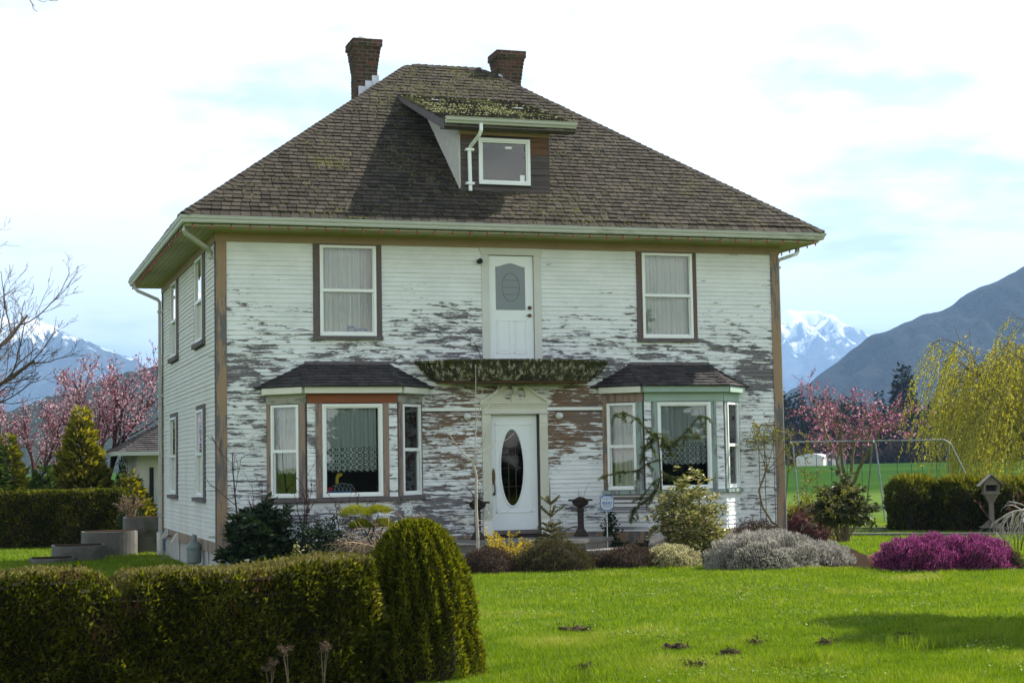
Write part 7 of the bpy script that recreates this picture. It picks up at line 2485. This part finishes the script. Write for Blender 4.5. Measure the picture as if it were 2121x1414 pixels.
# ------------------------------------------------------------------ mountains
def far_mat(name, forest, rock, snow_z, soft, snow=(0.85, 0.88, 0.92), sc=.004, snow_amt=1.0):
    m, nt = new_mat(name)
    pos = world_pos(nt)
    z = N(nt, 'ShaderNodeSeparateXYZ', {0: pos}).outputs[2]
    n1 = noise(nt, pos, sc, 8, .65)
    n2 = noise(nt, pos, sc * 7, 6, .7)
    n4 = noise(nt, pos, sc * 28, 3, .7)
    base = mixc(nt, ramp(nt, math_n(nt, 'ADD', math_n(nt, 'MULTIPLY', n2, .5), math_n(nt, 'MULTIPLY', n4, .5)), [(.40, 0), (.60, 1)]), tuple(np.array(forest) * .35), tuple(np.array(forest) * 1.8))
    base = mixc(nt, ramp(nt, n1, [(.55, 0), (.7, .6)]), base, rock)
    if snow_z:
        nzn = N(nt, 'ShaderNodeSeparateXYZ', {0: N(nt, 'ShaderNodeNewGeometry').outputs['Normal']}).outputs[2]
        n3 = noise(nt, scaled(nt, pos, (1, 1, .35)), sc * 3.0, 9, .72)
        q = math_n(nt, 'ADD', math_n(nt, 'DIVIDE', math_n(nt, 'SUBTRACT', z, snow_z), soft), math_n(nt, 'MULTIPLY', math_n(nt, 'SUBTRACT', n3, .5), 5.0))
        q = math_n(nt, 'ADD', q, math_n(nt, 'MULTIPLY', math_n(nt, 'SUBTRACT', nzn, .75), 1.0))
        base = mixc(nt, ramp(nt, q, [(.35, 0), (.75, snow_amt)]), base, snow)
    finish(nt, base, .95, n2, .6, .05, dist=12)
    return m


def mountain(name, prof, dist, depth, mat, rough, seed, label, res=(220, 46), back=.6):
    """prof: (lateral tangent, height) of the crest as seen; built as a ridge dist metres away"""
    a = R(17.949)
    fw, rt = np.array((math.sin(a), math.cos(a))), np.array((math.cos(a), -math.sin(a)))
    lt = np.array([p[0] for p in prof]) * dist
    hh = np.array([p[1] for p in prof])
    T = np.linspace(lt.min(), lt.max(), res[0])
    H = np.interp(T, lt, hh)
    S = np.concatenate([np.linspace(-depth, 0, res[1] - 12), np.linspace(0, depth * back, 13)[1:]])
    tt, ss = np.meshgrid(T, S)
    f = np.where(ss < 0, (1 + ss / depth).clip(0, 1) ** 1.25, (1 - ss / (depth * back)).clip(0, 1))
    hz2 = H[None, :] * f
    q = np.stack([tt, ss, 0 * tt], -1) / dist
    rg = np.zeros_like(tt)
    amp = 1.0
    for o_ in range(5):
        fr_ = 22 * 2.0 ** o_
        w = nz(q * np.array((1, .8, 1)), fr_, seed + o_ * 1.9)
        rg += amp * (1 - np.abs(w))
        amp *= .52
    hz2 = hz2 + rough * (rg - 1.0) * np.clip(f * 1.2, 0, 1) * np.where(np.abs(ss) < depth * .06, .25, 1)
    x = -3.997 + (dist + ss) * fw[0] + tt * rt[0]
    y = -29.076 + (dist + ss) * fw[1] + tt * rt[1]
    V = np.stack([x, y, np.where(f <= 0.0, -5, hz2)], -1).reshape(-1, 3)
    nxn, nyn = len(T), len(S)
    i = np.arange(nxn * nyn).reshape(nyn, nxn)
    F = np.stack([i[:-1, :-1], i[:-1, 1:], i[1:, 1:], i[1:, :-1]], -1).reshape(-1, 4)
    return put(name, fast_mesh(name, V, F, None, mat, True), kind='structure', label=label)


def crest(pts, dist, base=1.9):
    """crest heights in metres for sight-line tangents (lateral, elevation)"""
    return [(a_, base + e_ * dist * (1 + 0 * a_)) for a_, e_ in pts]


RM = [(.10, -.01), (.1706, .0425), (.1823, .0455), (.1923, .0536), (.2012, .0593), (.2085, .0658), (.2173, .072), (.2285, .0777), (.2379, .0809), (.2541, .0864), (.2718, .0929), (.2762, .0967), (.2938, .1051), (.3117, .1127), (.36, .135), (.45, .16), (.6, .17)]
SP = [(.04, .07), (.12, .082), (.1636, .0868), (.1703, .0913), (.1762, .0914), (.185, .0925), (.1894, .0917), (.1982, .0856), (.2056, .0794), (.2144, .0732), (.2173, .0755), (.22, .074), (.26, .05), (.33, .03)]
LM = [(-.55, .12), (-.42, .115), (-.3117, .0955), (-.3014, .0925), (-.294, .0945), (-.2852, .0929), (-.2779, .0904), (-.2676, .0842), (-.2529, .0773), (-.2382, .0716), (-.2294, .0679), (-.222, .0619), (-.20, .055), (-.15, .035), (-.05, .01)]
FHL = [(-.36, .02), (-.30, .035), (-.2529, .0525), (-.2353, .0585), (-.2235, .0614), (-.2147, .0630), (-.19, .07), (-.15, .075), (-.1, .07), (0, .05), (.05, .02)]
M['near_hill'] = far_mat('near_forested_slope', (0.014, 0.021, 0.023), (0.034, 0.034, 0.034), None, 1, sc=.012)
M['snow_peak'] = far_mat('snowy_peak', (0.03, 0.04, 0.045), (0.08, 0.085, 0.10), 520, 260, sc=.0022)
M['left_snow'] = far_mat('snow_dusted_mountain', (0.025, 0.035, 0.04), (0.06, 0.065, 0.075), 440, 130, sc=.003, snow_amt=.9)
M['forest_hill'] = far_mat('forested_hill', (0.022, 0.030, 0.016), (0.07, 0.055, 0.035), None, 1, sc=.02)
mountain('right_mountain', crest(RM, 2000), 2000, 1000, M['near_hill'], 11, 1.0, 'dark blue forested mountain rising at the right edge')
mountain('snow_mountain', crest(SP, 9000), 9000, 3400, M['snow_peak'], 95, 4.0, 'distant snow-streaked peak right of the house')
mountain('left_mountain', crest(LM, 6000), 6000, 2400, M['left_snow'], 42, 7.0, 'blue mountain with snowy crest left of the house')
mountain('forest_hill', crest(FHL, 1300), 1300, 600, M['forest_hill'], 7, 9.0, 'forested hill just left of the house')

# ------------------------------------------------------------------ the air between
hz_m, hnt = new_mat('pale_haze')
vol = N(hnt, 'ShaderNodeVolumePrincipled', {'Color': (0.36, 0.60, 1.0, 1), 'Density': 0.00013, 'Anisotropy': 0.2})
N(hnt, 'ShaderNodeOutputMaterial', {'Volume': vol.outputs[0]})
hz_o = MB().box((-13000, -400, -12), (13000, 15000, 1100)).obj('haze', hz_m, kind='stuff')
